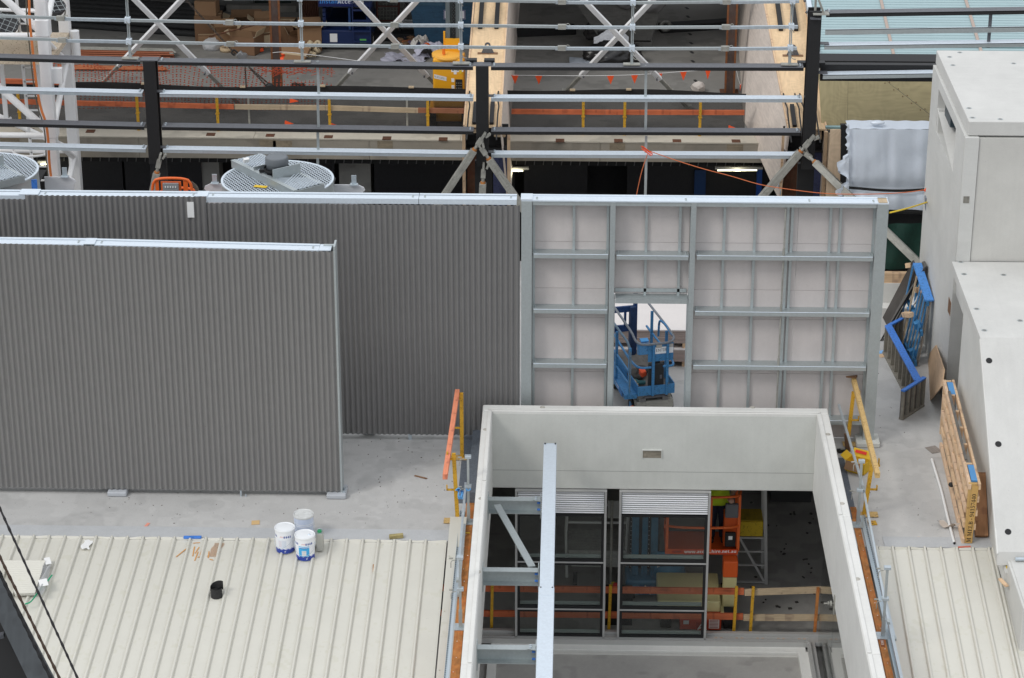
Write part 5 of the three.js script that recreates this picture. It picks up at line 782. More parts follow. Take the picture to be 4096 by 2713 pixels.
{
  const c = carton('tall closed cardboard carton at the left of the box heap', 838, 158, .62, .62, .5, .05, M.cardDark), b = new THREE.Box3().setFromObject(c);
  carton('smaller cardboard carton standing on the tall carton', 0, 0, .5, .34, .42, -.08, M.card, { at: V((b.min.x + b.max.x) / 2 - .02, b.max.y, (b.min.z + b.max.z) / 2) });
  carton('low cardboard box on the floor left of the open cartons', 838, 172, .5, .2, .35, .1, M.card);
  carton('cardboard box with lifted flaps behind the thin steel bar', 905, 186, .5, .42, .42, .25, M.card, { open: 1 });
  carton('open cardboard box full of packing in the middle of the heap', 990, 207, .62, .42, .5, -.35, M.cardDark, { open: 1 });
  carton('cardboard carton with its top torn open at the back of the heap', 985, 128, .75, .35, .5, .08, M.card, { open: 1 });
  carton('cardboard box directly left of the rusty column', 1056, 165, .45, .5, .4, .1, M.card, { open: 1 });
  carton('small crumpled cardboard box leaning at the rusty column foot', 1075, 182, .36, .3, .3, .5, M.cardPale);
  carton('cardboard boxes half hidden right of the rusty column', 1140, 170, .5, .55, .4, -.1, M.cardDark);
  carton('open cardboard box below the blue lift with paper rolls', 1240, 195, .55, .55, .42, .1, M.card, { open: 1 });
  carton('flat cardboard box left of the open roll box', 1188, 178, .42, .28, .32, .3, M.cardDark, { open: 1 });
  carton('cardboard box tipped against the blue lift', 1290, 172, .5, .32, .34, -.3, M.cardDark, { open: 1 });
  carton('flattened cardboard sheet leaning below the right heap', 1165, 240, .8, .06, .5, -.35, M.card, { tilt: .5, lift: .1 });
  const r = thing('paper_roll_heap', 'heap of pale paper rolls spilling from the open box', 'paper rolls'); for (let i = 0; i < 26; i++) { const p = FL(1242 + rr(-30, 32), 205 + rr(-6, 24)), q = V(p.x, SL + rr(.04, .26) * (i < 16 ? 1 : .25), p.z), d = V(rr(-1, 1), rr(-.4, 1), rr(-1, 1)).normalize(), hr = rr(.03, .05), R = rr(.055, .085); const m4 = new THREE.Matrix4().compose(q, new THREE.Quaternion().setFromUnitVectors(UP, d), V(1, 1, 1)); new G().lathe([[.02, -hr], [R, -hr], [R, hr], [.02, hr], [.02, -hr]], null, 14, m4).build('roll', mat(.55, .45, .3, { roughness: .9 }), r); }
  const w = thing('paper_roll', 'pale roll lying on the floor below the left boxes', 'paper roll'), wp = FL(907, 204); new G().lathe([[.05, 0], [.16, 0], [.16, .09], [.05, .09], [.05, 0]], V(wp.x, SL, wp.z), 24).build('roll', mat(.5, .38, .24, { roughness: .9 }), w);
  const bag = (label, x, y, s, m) => { const t = thing('plastic_bag', label, 'plastic bag'), p = FL(x, y), g = new THREE.IcosahedronGeometry(s, 4), a = g.attributes.position; for (let i = 0; i < a.count; i++) { const v = V(a.getX(i), a.getY(i), a.getZ(i)), k = 1 + .25 * (fbm(v.x / s * .3 + .5 + x * .01, v.y / s * .3 + v.z / s * .21 + .5) - .45) * 2; v.multiplyScalar(k); v.y = Math.max(v.y * .8, -s * .45); a.setXYZ(i, v.x, v.y + s * .45, v.z); } new G().add(smooth(g), new THREE.Matrix4().makeTranslation(p.x, SL, p.z)).build('bag', m, t); return t; };
  bag('crumpled clear plastic bag in front of the tall carton', 848, 196, .21, M.plastic); bag('white plastic wrap on the boxes under the blue lift', 1288, 172, .2, M.plastic);
  const bar = thing('steel_bar', 'thin rusty steel bar lying across the cardboard boxes', 'bar'); new G().cyl(onY(SL + .42, 836, 146), onY(SL + .85, 1085, 83), .018, .018, 8).build('bar', M.rustDark, bar);
  const tp = thing('debris', 'orange taped tool scrap on the floor below the open box', 'debris'), q = FL(1025, 209); new G().box([q.x, SL + .03, q.z], [.3, .04, .04], [0, .3, 0]).build('handle', M.black, tp); new G().box([q.x + .12, SL + .06, q.z], [.09, .07, .06], [0, .3, .2]).build('cloth', M.flag, tp);
}
// ---- far wall pieces
{
  const w = thing('far_partition', 'grey partition wall with pale base at the top behind the boxes', 'wall'), a = FL(775, 46), b = FL(1000, 56), z = -58.6; new G().bx(a.x, b.x, SL, 4.2, z - .1, z).build('panel', mat(.12, .12, .115, { map: T.slab }), w); new G().bx(a.x + .8, FL(1180, 60).x, SL, SL + .16, z + .35, z + .5).build('base_beam', mat(.25, .24, .22, { map: T.slab }), w); new G().bx(b.x, FL(1100, 50).x + .3, SL, 4.2, z - .4, z - .3).build('dark_panel', mat(.01, .02, .018), w);
  const c = thing('brown_curtain', 'brown corrugated screen at the top left of the blue lift', 'screen'); const p = FL(1205, 88), q = FL(1275, 92); new G().sheet(40, 1, (u, v) => V(mix(p.x, q.x, u), mix(SL, 4.4, v), p.z + .02 * Math.sin(u * 60))).build('sheet', mat(.12, .05, .03, { roughness: .8 }), c);
  const t = thing('hand_trolley', 'upright dark red hand trolley behind the white props', 'trolley'), h = FL(1553, 150), g = new G(); g.tube([V(h.x - .24, SL + .1, h.z), V(h.x - .24, SL + 1.1, h.z - .1), V(h.x - .17, SL + 1.22, h.z - .1), V(h.x + .17, SL + 1.22, h.z - .1), V(h.x + .24, SL + 1.1, h.z - .1), V(h.x + .24, SL + .1, h.z)], .025, 6, 40); for (const y of [.4, .75]) g.bar(V(h.x - .24, SL + y, h.z - .03), V(h.x + .24, SL + y, h.z - .03), .03, .03); g.build('frame', mat(.08, .025, .02), t); new G().bx(h.x - .22, h.x + .22, SL + .03, SL + .06, h.z, h.z + .25).build('toe_plate', M.rustDark, t); for (const s of [-.27, .27]) new G().cyl(V(h.x + s - .03, SL + .12, h.z - .06), V(h.x + s + .03, SL + .12, h.z - .06), .12, .12, 14).build('wheel', M.tyre, t);
  const m = thing('wire_mesh_stack', 'leaning grey wire mesh sheet behind the hand trolley', 'wire mesh'), k = FL(1545, 88), mg = new G(); for (let i = 0; i <= 14; i++) mg.bar(V(k.x - .55 + i * .08, SL + .02, k.z), V(k.x - .55 + i * .08, SL + .75, k.z - .25), .01, .01); for (let i = 0; i <= 9; i++) mg.bar(V(k.x - .56, SL + .02 + i * .08, k.z - i * .027), V(k.x + .57, SL + .02 + i * .08, k.z - i * .027), .01, .01); mg.build('mesh', M.galvOld, m).userData.kind = 'stuff';
  const l = thing('white_pipes', 'two white lengths of pipe lying behind the crossed props', 'pipe'); for (const y of [82, 91]) new G().cyl(FL(1595, y, .06), FL(1720, y + 1, .06), .03, .03, 8).build('pipe', M.white, l); new G().cyl(FL(1676, 82, .06), FL(1686, 82, .06), .035, .035, 8).build('red_tape', M.flag, l);
  const dk = thing('floor_duct', 'long black duct lying across the back of the right bay floor', 'duct'); new G().bar(FL(2040, 128, .09), FL(2300, 117, .09), .32, .18).build('duct', M.black, dk); new G().bar(FL(2640, 112, .09), FL(2925, 94, .09), .32, .18).build('duct', M.black, dk);
  const d2 = thing('floor_duct', 'long black duct lying behind the blue bin and the lift', 'duct'); new G().bar(FL(1480, 140, .09), FL(1720, 143, .09), .42, .18).build('duct', M.black, d2);
  const bag = thing('debris', 'purple and brown rubbish heap left of the plastic sheets', 'debris'); for (let i = 0; i < 16; i++) { const p = FL(1608 + rr(-24, 60), 178 + rr(-16, 14)); new G().box([p.x, SL + rr(.04, .12), p.z], [rr(.1, .3), rr(.05, .14), rr(.1, .25)], [rr(-.3, .3), rr(0, 3), rr(-.3, .3)], .02).build('scrap', [mat(.1, .07, .12), M.cardDark, mat(.3, .1, .04), M.black][i % 4], bag); }
  const ps = thing('plastic_sheet', 'crumpled pale plastic sheets and drawings on the floor beside the yellow lift', 'plastic sheet'); const q5 = FL(1665, 238); for (const [dx, dz, w2, d3, yy, m2] of [[-.25, .05, 1.0, .7, .02, mat(.42, .42, .5, { roughness: .6 })], [.3, -.3, .6, .6, .12, mat(.5, .5, .6, { roughness: .6 })], [.05, -.55, .3, .6, .2, mat(.55, .53, .5, { roughness: .7 })]]) new G().sheet(24, 24, (u, v) => V(q5.x + dx + (u - .5) * w2 + .06 * Math.sin(v * 7), SL + yy + .07 * Math.sin(u * 9 + v * 5) * Math.sin(v * 8) + .05 * N16(u, v) + .1 * (yy > .1 ? Math.sin(u * 3.1) : 0), q5.z + dz + (v - .5) * d3)).build('sheet', m2, ps);
  const og = thing('orange_cloth', 'bright orange cloth behind the yellow lift mast', 'cloth'), o = FL(1722, 215); new G().sheet(12, 10, (u, v) => V(o.x + (u - .5) * .45, SL + .12 + .12 * Math.sin(u * 5) * Math.sin(v * 3) + .06 * v, o.z + (v - .5) * .3)).build('cloth', M.orange, og);
  const cp = thing('crumpled_paper', 'crumpled white paper on the floor in the right bay', 'paper'), c3 = FL(2793, 366); const ig = new THREE.IcosahedronGeometry(.13, 1).toNonIndexed(); const a3 = ig.attributes.position; for (let i = 0; i < a3.count; i++) { const k2 = 1 + .5 * (N8(a3.getX(i) * 3 + .5, a3.getY(i) * 3 + a3.getZ(i) * 2 + .5) - .5); a3.setXYZ(i, a3.getX(i) * k2 * 1.2, a3.getY(i) * k2 * .9, a3.getZ(i) * k2); } ig.computeVertexNormals(); new G().add(ig, new THREE.Matrix4().makeTranslation(c3.x, SL + .1, c3.z)).build('paper', mat(.55, .5, .46, { roughness: .9 }), cp);
  const sq = thing('floor_pocket', 'row of small dark sockets in the right bay floor', 'floor socket'); for (const [x, y] of [[2748, 33], [2752, 67], [2760, 137], [2765, 173], [2772, 246], [2783, 324], [2768, 210]]) { const p = FL(x, y); new G().box([p.x, SL + .004, p.z], [.06, .008, .16], [0, .3, 0]).build('socket', M.black, sq); }
}
// ---- blue scissor lift in the left bay
{
  const t = thing('scissor_lift', 'dark blue folded scissor lift behind the cardboard boxes', 'scissor lift'), p = FL(1385, 205), x0 = p.x - .62, x1 = p.x + .62, z1 = p.z, z0 = z1 - 1.9, y = SL;
  new G().bx(x0 + .05, x1 - .05, y + .14, y + .5, z0, z1, .03).build('chassis', M.blueNavy, t);
  for (let k = 0; k < 5; k++) for (const s of [0, 1]) new G().bar(V(s ? x0 + .12 : x1 - .12, y + .55 + k * .1, z1 - .1), V(s ? x0 + .12 : x1 - .12, y + .6 + k * .1, z0 + .1), .07, .08).build('scissor_arm', M.blueNavy, t);
  new G().bx(x0, x1, y + 1.05, y + 1.3, z0 - .02, z1 + .02, .02).build('platform', M.blueNavy, t);
  const r = new G(); for (const yy of [1.85, 2.35]) { r.bar(V(x0, y + yy, z1), V(x1, y + yy, z1), .05, .05); r.bar(V(x0, y + yy, z0), V(x1, y + yy, z0), .05, .05); for (const x of [x0, x1]) r.bar(V(x, y + yy, z0), V(x, y + yy, z1), .05, .05); } for (const x of [x0, x1, p.x]) for (const z of [z0, z1]) r.bar(V(x, y + 1.3, z), V(x, y + 2.35, z), .05, .05, V(0, 0, 1)); r.build('guardrail', M.blueNavy, t);
  for (const s of [x0 + .08, x1 - .08]) for (const z of [z1 - .25, z0 + .25]) { const w = new G().cyl(V(s - .07, y + .19, z), V(s + .07, y + .19, z), .19, .19, 18).build('wheel', M.tyre, t); new G().cyl(V(s - .075, y + .19, z), V(s + .075, y + .19, z), .1, .1, 14).build('rim', mat(.45, .43, .4), w); }
  const ld = new G(); for (let k = 0; k < 5; k++) ld.bar(V(x1 - .45, y + .25 + k * .25, z1 + .06), V(x1 - .05, y + .25 + k * .25, z1 + .06), .03, .04); for (const x of [x1 - .45, x1 - .05]) ld.bar(V(x, y + .15, z1 + .06), V(x, y + 1.35, z1 + .05), .03, .03, V(0, 0, 1)); ld.build('ladder', M.blueNavy, t);
  const m = new G(); m.bx(x1 - .55, x1 - .5, y + .52, y + 1.04, z1 - .06, z1 + .02); m.build('motor_cover', M.blueDark, t);
  printed(t, 'lettering', V(x0 + .02, y + 1.08, z1 + .025), V(.8, 0, 0), V(0, .2, 0), 256, (x, W, H) => { x.fillStyle = '#0a1a5c'; x.fillRect(0, 0, W, H); x.font = 'bold 44px sans-serif'; x.fillStyle = '#3d8ad8'; x.fillText('Instant', 4, 44); x.fillStyle = '#d8dde8'; x.fillText('Access', 138, 44); });
  new G().bx(x0 + .9, x0 + 1.05, y + 1.1, y + 1.26, z1 + .022, z1 + .026).build('sticker', M.paper, t); new G().bx(x0 + .25, x0 + .42, y + .22, y + .42, z1 + .002, z1 + .006).build('sticker', M.paper, t); new G().bx(x1 - .3, x1 - .15, y + .2, y + .3, z1 + .002, z1 + .006).build('sticker', mat(.1, .4, .1), t);
}
// ---- blue bin
{
  const t = thing('blue_bin', 'faded blue steel bin with side hooks behind the yellow lift', 'bin'), p = FL(1780, 178), y = SL, w0 = .68, w1 = .8, d = .5, h = .95, zf = p.z, x = p.x;
  new G().hexa([V(x - w0, y + .02, zf), V(x + w0, y + .02, zf), V(x + w0, y + .02, zf - .9), V(x - w0, y + .02, zf - .9)], [V(x - w1, y + h, zf + .03), V(x + w1, y + h, zf + .03), V(x + w1, y + h, zf - 1.0), V(x - w1, y + h, zf - 1.0)]).build('body', M.binBlue, t);
  new G().hexa([V(x - w1 - .03, y + h + .002, zf + .05), V(x + w1 + .03, y + h + .002, zf + .05), V(x + w1 + .03, y + h + .002, zf - 1.03), V(x - w1 - .03, y + h + .002, zf - 1.03)], [V(x - w1, y + h + .05, zf), V(x + w1, y + h + .05, zf), V(x + w1, y + h + .55, zf - 1.0), V(x - w1, y + h + .55, zf - 1.0)]).build('lid', mat(.06, .14, .22, { map: T.dirty }), t);
  for (const s of [-1, 1]) new G().tube([V(x + s * w1, y + h - .1, zf - .1), V(x + s * (w1 + .1), y + h + .05, zf), V(x + s * (w1 + .14), y + h + .2, zf + .02)], .035, 6).build('side_hook', M.blackSteel, t);
  printed(t, 'lettering', V(x - .02, y + .62, zf + .032), V(.5, 0, 0), V(0, .22, 0), 160, (c, W, H) => { c.fillStyle = '#e8e8ee'; c.fillRect(0, 0, W, H); c.strokeStyle = '#2b2a6a'; c.lineWidth = 5; c.strokeRect(4, 4, W - 8, H - 8); c.fillStyle = '#5a1a5a'; c.font = 'bold 42px sans-serif'; c.fillText('AU', 50, 45); });
}
// ---- yellow mast lift
{
  const t = thing('mast_lift', 'yellow self propelled mast lift beside the middle timber beam', 'mast lift'), p = FL(1797, 505), x = p.x, z = p.z, y = SL, W = .33;
  new G().bx(x - W, x + W, y + .42, y + 1.5, z - .5, z + .08, .05).build('body', M.yellowLift, t);
  new G().lathe([[0, 0], [.3, 0], [.34, .04], [.34, .1], [0, .14]], V(x - .02, y + 1.44, z - .2), 24).build('hood', mat(.85, .43, .06, { map: T.paint, roughness: .5 }), t);
  new G().bx(x - W - .1, x + W + .1, y + .12, y + .42, z - .9, z + .1, .05).build('chassis', M.yellowLift, t);
  for (const [dx, dz] of [[-.36, .0], [.36, .0], [-.36, -.7], [.36, -.7]]) { const w = new G().cyl(V(x + dx - .09, y + .2, z + dz), V(x + dx + .09, y + .2, z + dz), .2, .2, 20).build('wheel', M.tyre, t); new G().cyl(V(x + dx - .095, y + .2, z + dz), V(x + dx + .095, y + .2, z + dz), .1, .1, 12).build('rim', M.yellowLift, w); }
  const ms = new G(); ms.bx(x - .07, x + .02, y + 1.4, y + 5.2, z - .5, z - .3); ms.bx(x + .14, x + .22, y + 1.4, y + 5.2, z - .5, z - .3); ms.bx(x + .02, x + .14, y + 1.4, y + 5.2, z - .5, z - .46); ms.build('mast', mat(.16, .19, .2, { roughness: .45, metalness: .4 }), t);
  const ch = new G(); for (let k = 0; k < 34; k++) ch.add(new THREE.TorusGeometry(.028, .01, 5, 8), new THREE.Matrix4().makeTranslation(x + .1, y + 1.65 + k * .075, z - .28)); ch.build('chain', M.black, t).userData.kind = 'stuff';
  const br = new G(); br.bx(x - .12, x - .08, y + 1.52, y + 1.98, z - .34, z - .28); br.bx(x - .08, x + .24, y + 1.54, y + 1.84, z - .29, z - .24); br.build('mast_bracket', M.yellowLift, t);
  new G().cyl(V(x - .1, y + 1.58, z - .02), V(x - .1, y + 1.7, z - .02), .035, .03, 12).build('beacon', mat(.9, .2, .02, { roughness: .3 }), t);
  const zz = z + .083; printed(t, 'number_plate', V(x + .06, y + 1.22, zz), V(.25, .004, 0), V(0, .085, 0), 160, (c, w, h) => { c.fillStyle = '#eee'; c.fillRect(0, 0, w, h); c.fillStyle = '#111'; c.font = 'bold 42px sans-serif'; c.fillText('M2601', 6, 42); });
  printed(t, 'lettering', V(x - W - .003 + .03, y + 1.08, zz), V(.26, -.06, .002), V(0, .09, 0), 200, (c, w, h) => { c.fillStyle = '#dcdcdc'; c.fillRect(0, 0, w, h); c.fillStyle = '#333'; c.font = '38px sans-serif'; c.fillText('K ACCESS', 8, 48); });
  new G().bx(x + .14, x + .29, y + .82, y + 1.06, zz - .006, zz + .002, .01).build('control_panel', M.black, t); const kn = new G(); for (let i = 0; i < 3; i++) for (let j = 0; j < 3; j++) kn.cyl(V(x + .17 + i * .045, y + .87 + j * .055, zz), V(x + .17 + i * .045, y + .87 + j * .055, zz + .01), .01, .01, 6); kn.build('knob', M.galvOld, t);
  for (const [a, b, m] of [[.11, 1.17, M.paper], [.06, 1.0, M.paper], [.06, .85, M.paper], [.22, 1.18, M.yellowPlas]]) new G().bx(x + a, x + a + .06, y + b, y + b + .08, zz - .002, zz + .002).build('sticker', m, t);
}
// ---- rubbish skip and bags
{
  const t = thing('rubbish_skip', 'dark tipping skip heaped with rubbish in the right bay', 'skip'), p = FL(2600, 238), q = FL(2400, 190), y = SL, zf = q.z + .35, zr = zf - 1.5, xl = FL(2310, 200).x, xr = FL(2645, 200).x, top = y + 1.25, m = mat(.085, .085, .083, { map: T.dirty, roughness: .6 });
  new G().faces([[V(xl + .55, y + .25, zf), V(xr - .25, y + .25, zf), V(xr, top, zf), V(xl - .1, top, zf)], [V(xl + .55, y + .25, zr), V(xl - .1, top, zr), V(xr, top, zr), V(xr - .25, y + .25, zr)], [V(xl + .55, y + .25, zr), V(xl + .55, y + .25, zf), V(xl - .1, top, zf), V(xl - .1, top, zr)], [V(xr - .25, y + .25, zf), V(xr - .25, y + .25, zr), V(xr, top, zr), V(xr, top, zf)], [V(xl + .55, y + .25, zf), V(xl + .55, y + .25, zr), V(xr - .25, y + .25, zr), V(xr - .25, y + .25, zf)]]).build('tub', m, t);
  const rm = new G(); rm.bar(V(xl - .15, top, zf), V(xr + .05, top, zf), .1, .1); rm.bar(V(xl - .15, top, zr), V(xr + .05, top, zr), .1, .1); rm.bar(V(xl - .1, top, zr), V(xl - .1, top, zf), .1, .1); rm.bar(V(xr, top, zr), V(xr, top, zf), .1, .1); rm.build('rim', m, t);
  new G().bx(xr - .75, xr - .2, y + .12, y + .3, zr, zf, .02).build('base_frame', m, t); for (const s of [zf - .1, zr + .1]) for (const x of [xr - .5, xl + .9]) { const w = new G().cyl(V(x, y + .11, s - .03), V(x, y + .11, s + .03), .11, .11, 16).build('castor', mat(.16, .13, .1), t); }
  new G().add(new THREE.TorusGeometry(.1, .045, 8, 16), new THREE.Matrix4().makeTranslation(xr + .08, y + .62, zf - .05)).build('lifting_ring', m, t);
  const cols = [M.cardDark, M.card, mat(.5, .48, .45), M.black, M.black, mat(.5, .42, .26), M.rustDark, mat(.3, .32, .34), mat(.45, .3, .02), M.timberDark];
  for (let i = 0; i < 70; i++) { const x = rr(xl + .15, xr - .15), z = rr(zr + .1, zf - .12), long = rnd() < .3; new G().box([x, top + rr(-.12, .2), z], long ? [rr(.5, 1.1), .03, rr(.05, .12)] : [rr(.1, .4), rr(.03, .2), rr(.1, .4)], [rr(-.5, .5), rr(0, 3), rr(-.6, .6)], 0).build('rubbish', cols[i % 10], t); }
  new G().sheet(40, 30, (u, v) => V(mix(xl, xr, u), top - .04 + .12 * N8(u, v) + .08 * N32(u, v), mix(zr, zf - .05, v))).build('rubbish_bed', mat(.05, .045, .04), t);
  for (const [x, yy, r2, sx] of [[.55, .2, .33, 1.0], [.86, .05, .28, 1.2]]) { const g = new THREE.IcosahedronGeometry(r2, 4), a = g.attributes.position; for (let i = 0; i < a.count; i++) { const k = 1 + .3 * (fbm(a.getX(i) + .5, a.getY(i) + a.getZ(i) * .7 + .4) - .45) * 2; a.setXYZ(i, a.getX(i) * k * sx, a.getY(i) * k, a.getZ(i) * k); } new G().add(smooth(g), new THREE.Matrix4().makeTranslation(mix(xl, xr, x), top + yy - .1, zf - .15)).build('plastic_wrap', mat(.16, .16, .165, { roughness: .25 }), t); }
  const bag = (label, x, y2, sx, sy, sz, m2, tear) => { const b = thing('rubbish_bag', label, 'rubbish bag'), c = FL(x, y2), g = new THREE.IcosahedronGeometry(1, 6), a = g.attributes.position; for (let i = 0; i < a.count; i++) { const v = V(a.getX(i), a.getY(i), a.getZ(i)), n = fbm(v.x * .35 + .5 + x * .013, v.y * .3 + v.z * .3 + .5), cr = Math.abs(N16(v.x * .5 + .5, v.y * .4 + v.z * .5 + .2) - .5); v.multiplyScalar(.75 + .5 * n - .35 * cr); a.setXYZ(i, v.x * sx, Math.max(v.y, -.5) * sy + sy * .5, v.z * sz); } new G().add(smooth(g), new THREE.Matrix4().makeTranslation(c.x, SL + (tear || 0), c.z)).build('bag', m2, b); };
  const bk = mat(.012, .012, .013, { roughness: .28 });
  bag('big shiny black rubbish bag lying in front of the skip', 2435, 252, .62, .34, .36, bk); bag('black rubbish bag right of the big bag under the skip', 2510, 250, .36, .3, .3, bk); bag('black rubbish bag leaning on the skip side', 2410, 196, .45, .3, .25, bk, .25);
  const ps = thing('grey_sheet', 'grey plastic sheet spread on the floor under the black bags', 'plastic sheet'); const o = FL(2365, 252); new G().sheet(30, 16, (u, v) => V(o.x - .5 + u * 1.5, SL + .02 + .07 * N8(u, v) + .05 * N16(v, u), o.z - .15 + v * .45)).build('sheet', mat(.3, .33, .37, { roughness: .45 }), ps);
  const p2 = thing('white_sheet', 'torn white plastic over the bag at the skip side', 'plastic sheet'); const o2 = FL(2435, 214); new G().sheet(20, 14, (u, v) => V(o2.x - .35 + u * .8, SL + .38 + .16 * Math.sin(u * 3) + .1 * N8(u, v) - .25 * v, o2.z + .1 + v * .2)).build('sheet', mat(.5, .52, .56, { roughness: .5 }), p2);
}
// ================================================================== things on the terrace and the roofs
// ---- guard rails of painted timber on yellow posts
function guardRail(label, posts, rail, m, tails = []) {
  const t = thing('timber_guard_rail', label, 'guard rail');
  for (const [x0, z0, x1, h, s] of posts) { const g = new G(); g.bar(V(x0, .02, z0), V(x1, h, z0), .062, .04, V(0, 0, 1)); g.box([x1 - s * .05, h - .1, z0], [.14, .02, .05]); g.box([x1 - s * .1, h - .04, z0], [.02, .12, .05]); g.box([mix(x0, x1, .45) - s * .07, h * .47, z0], [.15, .025, .03]); g.box([mix(x0, x1, .45) - s * .14, h * .5, z0], [.02, .09, .03]); const p = g.build('post', M.yellow, t); new G().box([x0 - s * .07, .018, z0], [.3, .012, .17]).build('base_plate', M.timberPaint, p); }
  new G().bar(rail[0], rail[1], .075, .095, UP, .004).build('rail', m, t); return t;
}
guardRail('salmon painted timber guard rail on two yellow posts left of the light well', [[-1.775, -37.034, -1.775, 1.21, 1], [-1.745, -34.768, -1.797, 1.21, 1]], [V(-1.845, 1.2, -37.1), V(-1.9, 1.13, -34.1)], M.orangePaint);
{
  const t = guardRail('yellow stained timber guard rail on two yellow posts right of the light well', [[4.73, -37.72, 4.78, .99, -1], [4.74, -35.15, 4.82, .99, -1]], [V(4.80, 1.1, -38.05), V(4.80, 1.13, -34.32)], M.timberPaint);
  new G().box([4.72, 1.16, -38.02], [.3, .03, .13], [.1, -.35, .1]).build('top_block', M.timberDark, t);
}
{ const t = thing('yellow_plate', 'small yellow steel base plate on the deck near the rusty beam', 'base plate'), p = onY(0, 3490, 2095); const g = new G(); g.box([p.x, .012, p.z], [.13, .016, .13], [0, .1, 0]); const b = g.build('plate', M.yellow, t); const h = new G(); for (const z of [-.03, .035]) h.cyl(V(p.x, .02, p.z + z), V(p.x, .024, p.z + z), .014, .014, 8); h.build('bolt_hole', M.timberDark, b); }
// ---- rusty beams beside the parapet, with galvanised rail posts
function rustyBeam(side, x0, x1, z0, label, marks) {
  const t = thing('rusty_beam', label, 'steel beam'); const g = new G(); g.bx(x0, x1, -.3, .012, -25.5, z0, .008); g.build('beam', M.rust, t);
  const m = new G(); for (let i = 0; i < 12; i++) m.box([rr(x0 + .03, x1 - .03), .014, z0 + .5 + i * .42 + rr(0, .2)], [rr(.006, .014), .002, rr(.008, .02)], [0, rr(0, 3), 0]); m.build('chalk_mark', M.paper, t); new G().box([mix(x0, x1, .45), .0145, z0 + marks], [.08, .003, .035]).build('paint_mark', M.yellowPlas, t); return t;
}
rustyBeam(-1, -1.635, -1.5, -35.42, 'rusty orange steel beam along the left side of the light well', 1.05);
{ const t = rustyBeam(1, 4.535, 4.64, -35.42, 'rusty orange steel beam along the right side of the light well', .7); printed(t, 'chalk_lettering', V(4.61, .0155, -31.02), V(0, 0, -.26), V(-.06, 0, 0), 128, (c, W, H) => { c.fillStyle = '#8a4a22'; c.fillRect(0, 0, W, H); c.fillStyle = '#eee'; c.font = '26px sans-serif'; c.fillText('R3M2', 28, 25); }); }
{
  const t = thing('insulation_strip', 'yellow mineral wool packed between the rusty beam and the left parapet', 'insulation'); for (const [a, b] of [[-34.7, -33.9], [-33.85, -32.6], [-32.4, -31.1], [-31.0, -29.6], [-29.5, -27.6]]) new G().sheet(6, 20, (u, v) => V(mix(-1.497, -1.44, u), .0 + .06 * Math.sin(u * Math.PI) + .03 * N32(u * .3, v + a), mix(a, b, v))).build('wool', M.wool, t);
}
function railPost(label, x, z, h) {
  const t = thing('rail_post', label, 'rail post'); new G().bx(x - .018, x + .018, .02, h, z - .018, z + .018).bx(x - .026, x + .026, .02, .3, z - .026, z + .026).build('post', M.galvDull, t); new G().bx(x - .09, x + .09, .014, .026, z - .1, z + .1).build('base_plate', M.galv, t);
  for (const y of [h, h * .56]) { const g = new G(); g.bx(x - .05, x + .05, y - .03, y + .018, z - .04, z + .035, .006); const c = g.build('clamp', M.galv, t); const k = new G(); k.tube([V(x - .06, y - .03, z + .03), V(x - .12, y - .04, z + .05), V(x - .13, y - .14, z + .06)], .007, 5); k.cyl(V(x - .1, y - .02, z), V(x - .16, y - .02, z), .013, .013, 6); k.build('pin', M.galvOld, c); }
}
railPost('galvanised rail post on the left rusty beam farthest from the roof', -1.57, -34.725, 1.18); railPost('galvanised rail post on the left rusty beam beside the cream roof', -1.55, -31.426, 1.18); railPost('galvanised rail post at the bottom edge on the left rusty beam', -1.56, -28.1, 1.12);
railPost('galvanised rail post on the right rusty beam beside the yellow guard rail', 4.6, -34.78, 1.15); railPost('galvanised rail post on the right rusty beam beside the cream roof', 4.61, -31.33, 1.15);
{
  const tb = (label, a, b, w = .034) => { const t = thing('rail_tube', label, 'rail tube'); new G().bar(a, b, w, w).build('tube', M.galv, t); new G().bar(b.clone().lerp(a, .02), b.clone().add(b.clone().sub(a).normalize().multiplyScalar(.02)), w * 1.25, w * 1.25).build('end_sleeve', M.galvDull, t); };
  tb('galvanised tube clamped low along the left rail posts', V(-1.62, .62, -34.9), V(-1.62, .42, -32.1)); tb('short galvanised tube lying on the left rusty beam', V(-1.62, .09, -34.5), V(-1.62, .06, -32.3)); tb('galvanised tube running to the bottom edge along the left rusty beam', V(-1.63, .55, -31.5), V(-1.63, .35, -26.5));
  tb('long galvanised tube leaning from the stud wall to the right rail post', onZ(-37.85, 3356, 1620), V(4.66, .66, -34.8), .036); tb('galvanised tube clamped along the right rail posts', V(4.67, .6, -34.9), V(4.69, .2, -31.4)); tb('galvanised tube lying on the right roof edge', V(4.72, .12, -31.6), V(4.72, .05, -27), .045); tb('second galvanised tube beside the right rusty beam', V(4.75, .05, -34.6), V(4.77, .04, -31.2));
  const fl = (label, x0, x1, z0, z1, y) => { const t = thing('perforated_flashing', label, 'flashing'), g = new G(); g.bx(x0, x1, y - .003, y, z0, z1); g.bx(x0 < 0 ? x0 : x1 - .003, x0 < 0 ? x0 + .003 : x1, y, y + .03, z0, z1); g.build('strip', mat(.55, .65, .72, { map: T.paint, roughness: .35, metalness: .4 }), t); const h = new G(); for (let z = Math.min(z0, z1) + .1; z < Math.max(z0, z1); z += .06) h.bx(x0 < 0 ? x0 + .006 : x1 - .016, x0 < 0 ? x0 + .016 : x1 - .006, y, y + .0015, z, z + .032); const o = h.build('slot', M.greyPlas, t); o.userData.kind = 'stuff'; };
  fl('pale blue perforated flashing strip along the left rusty beam', -1.72, -1.645, -26, -35.1, .03); fl('pale blue perforated flashing strip along the right rusty beam', 4.665, 4.74, -26, -35.1, .025);
}
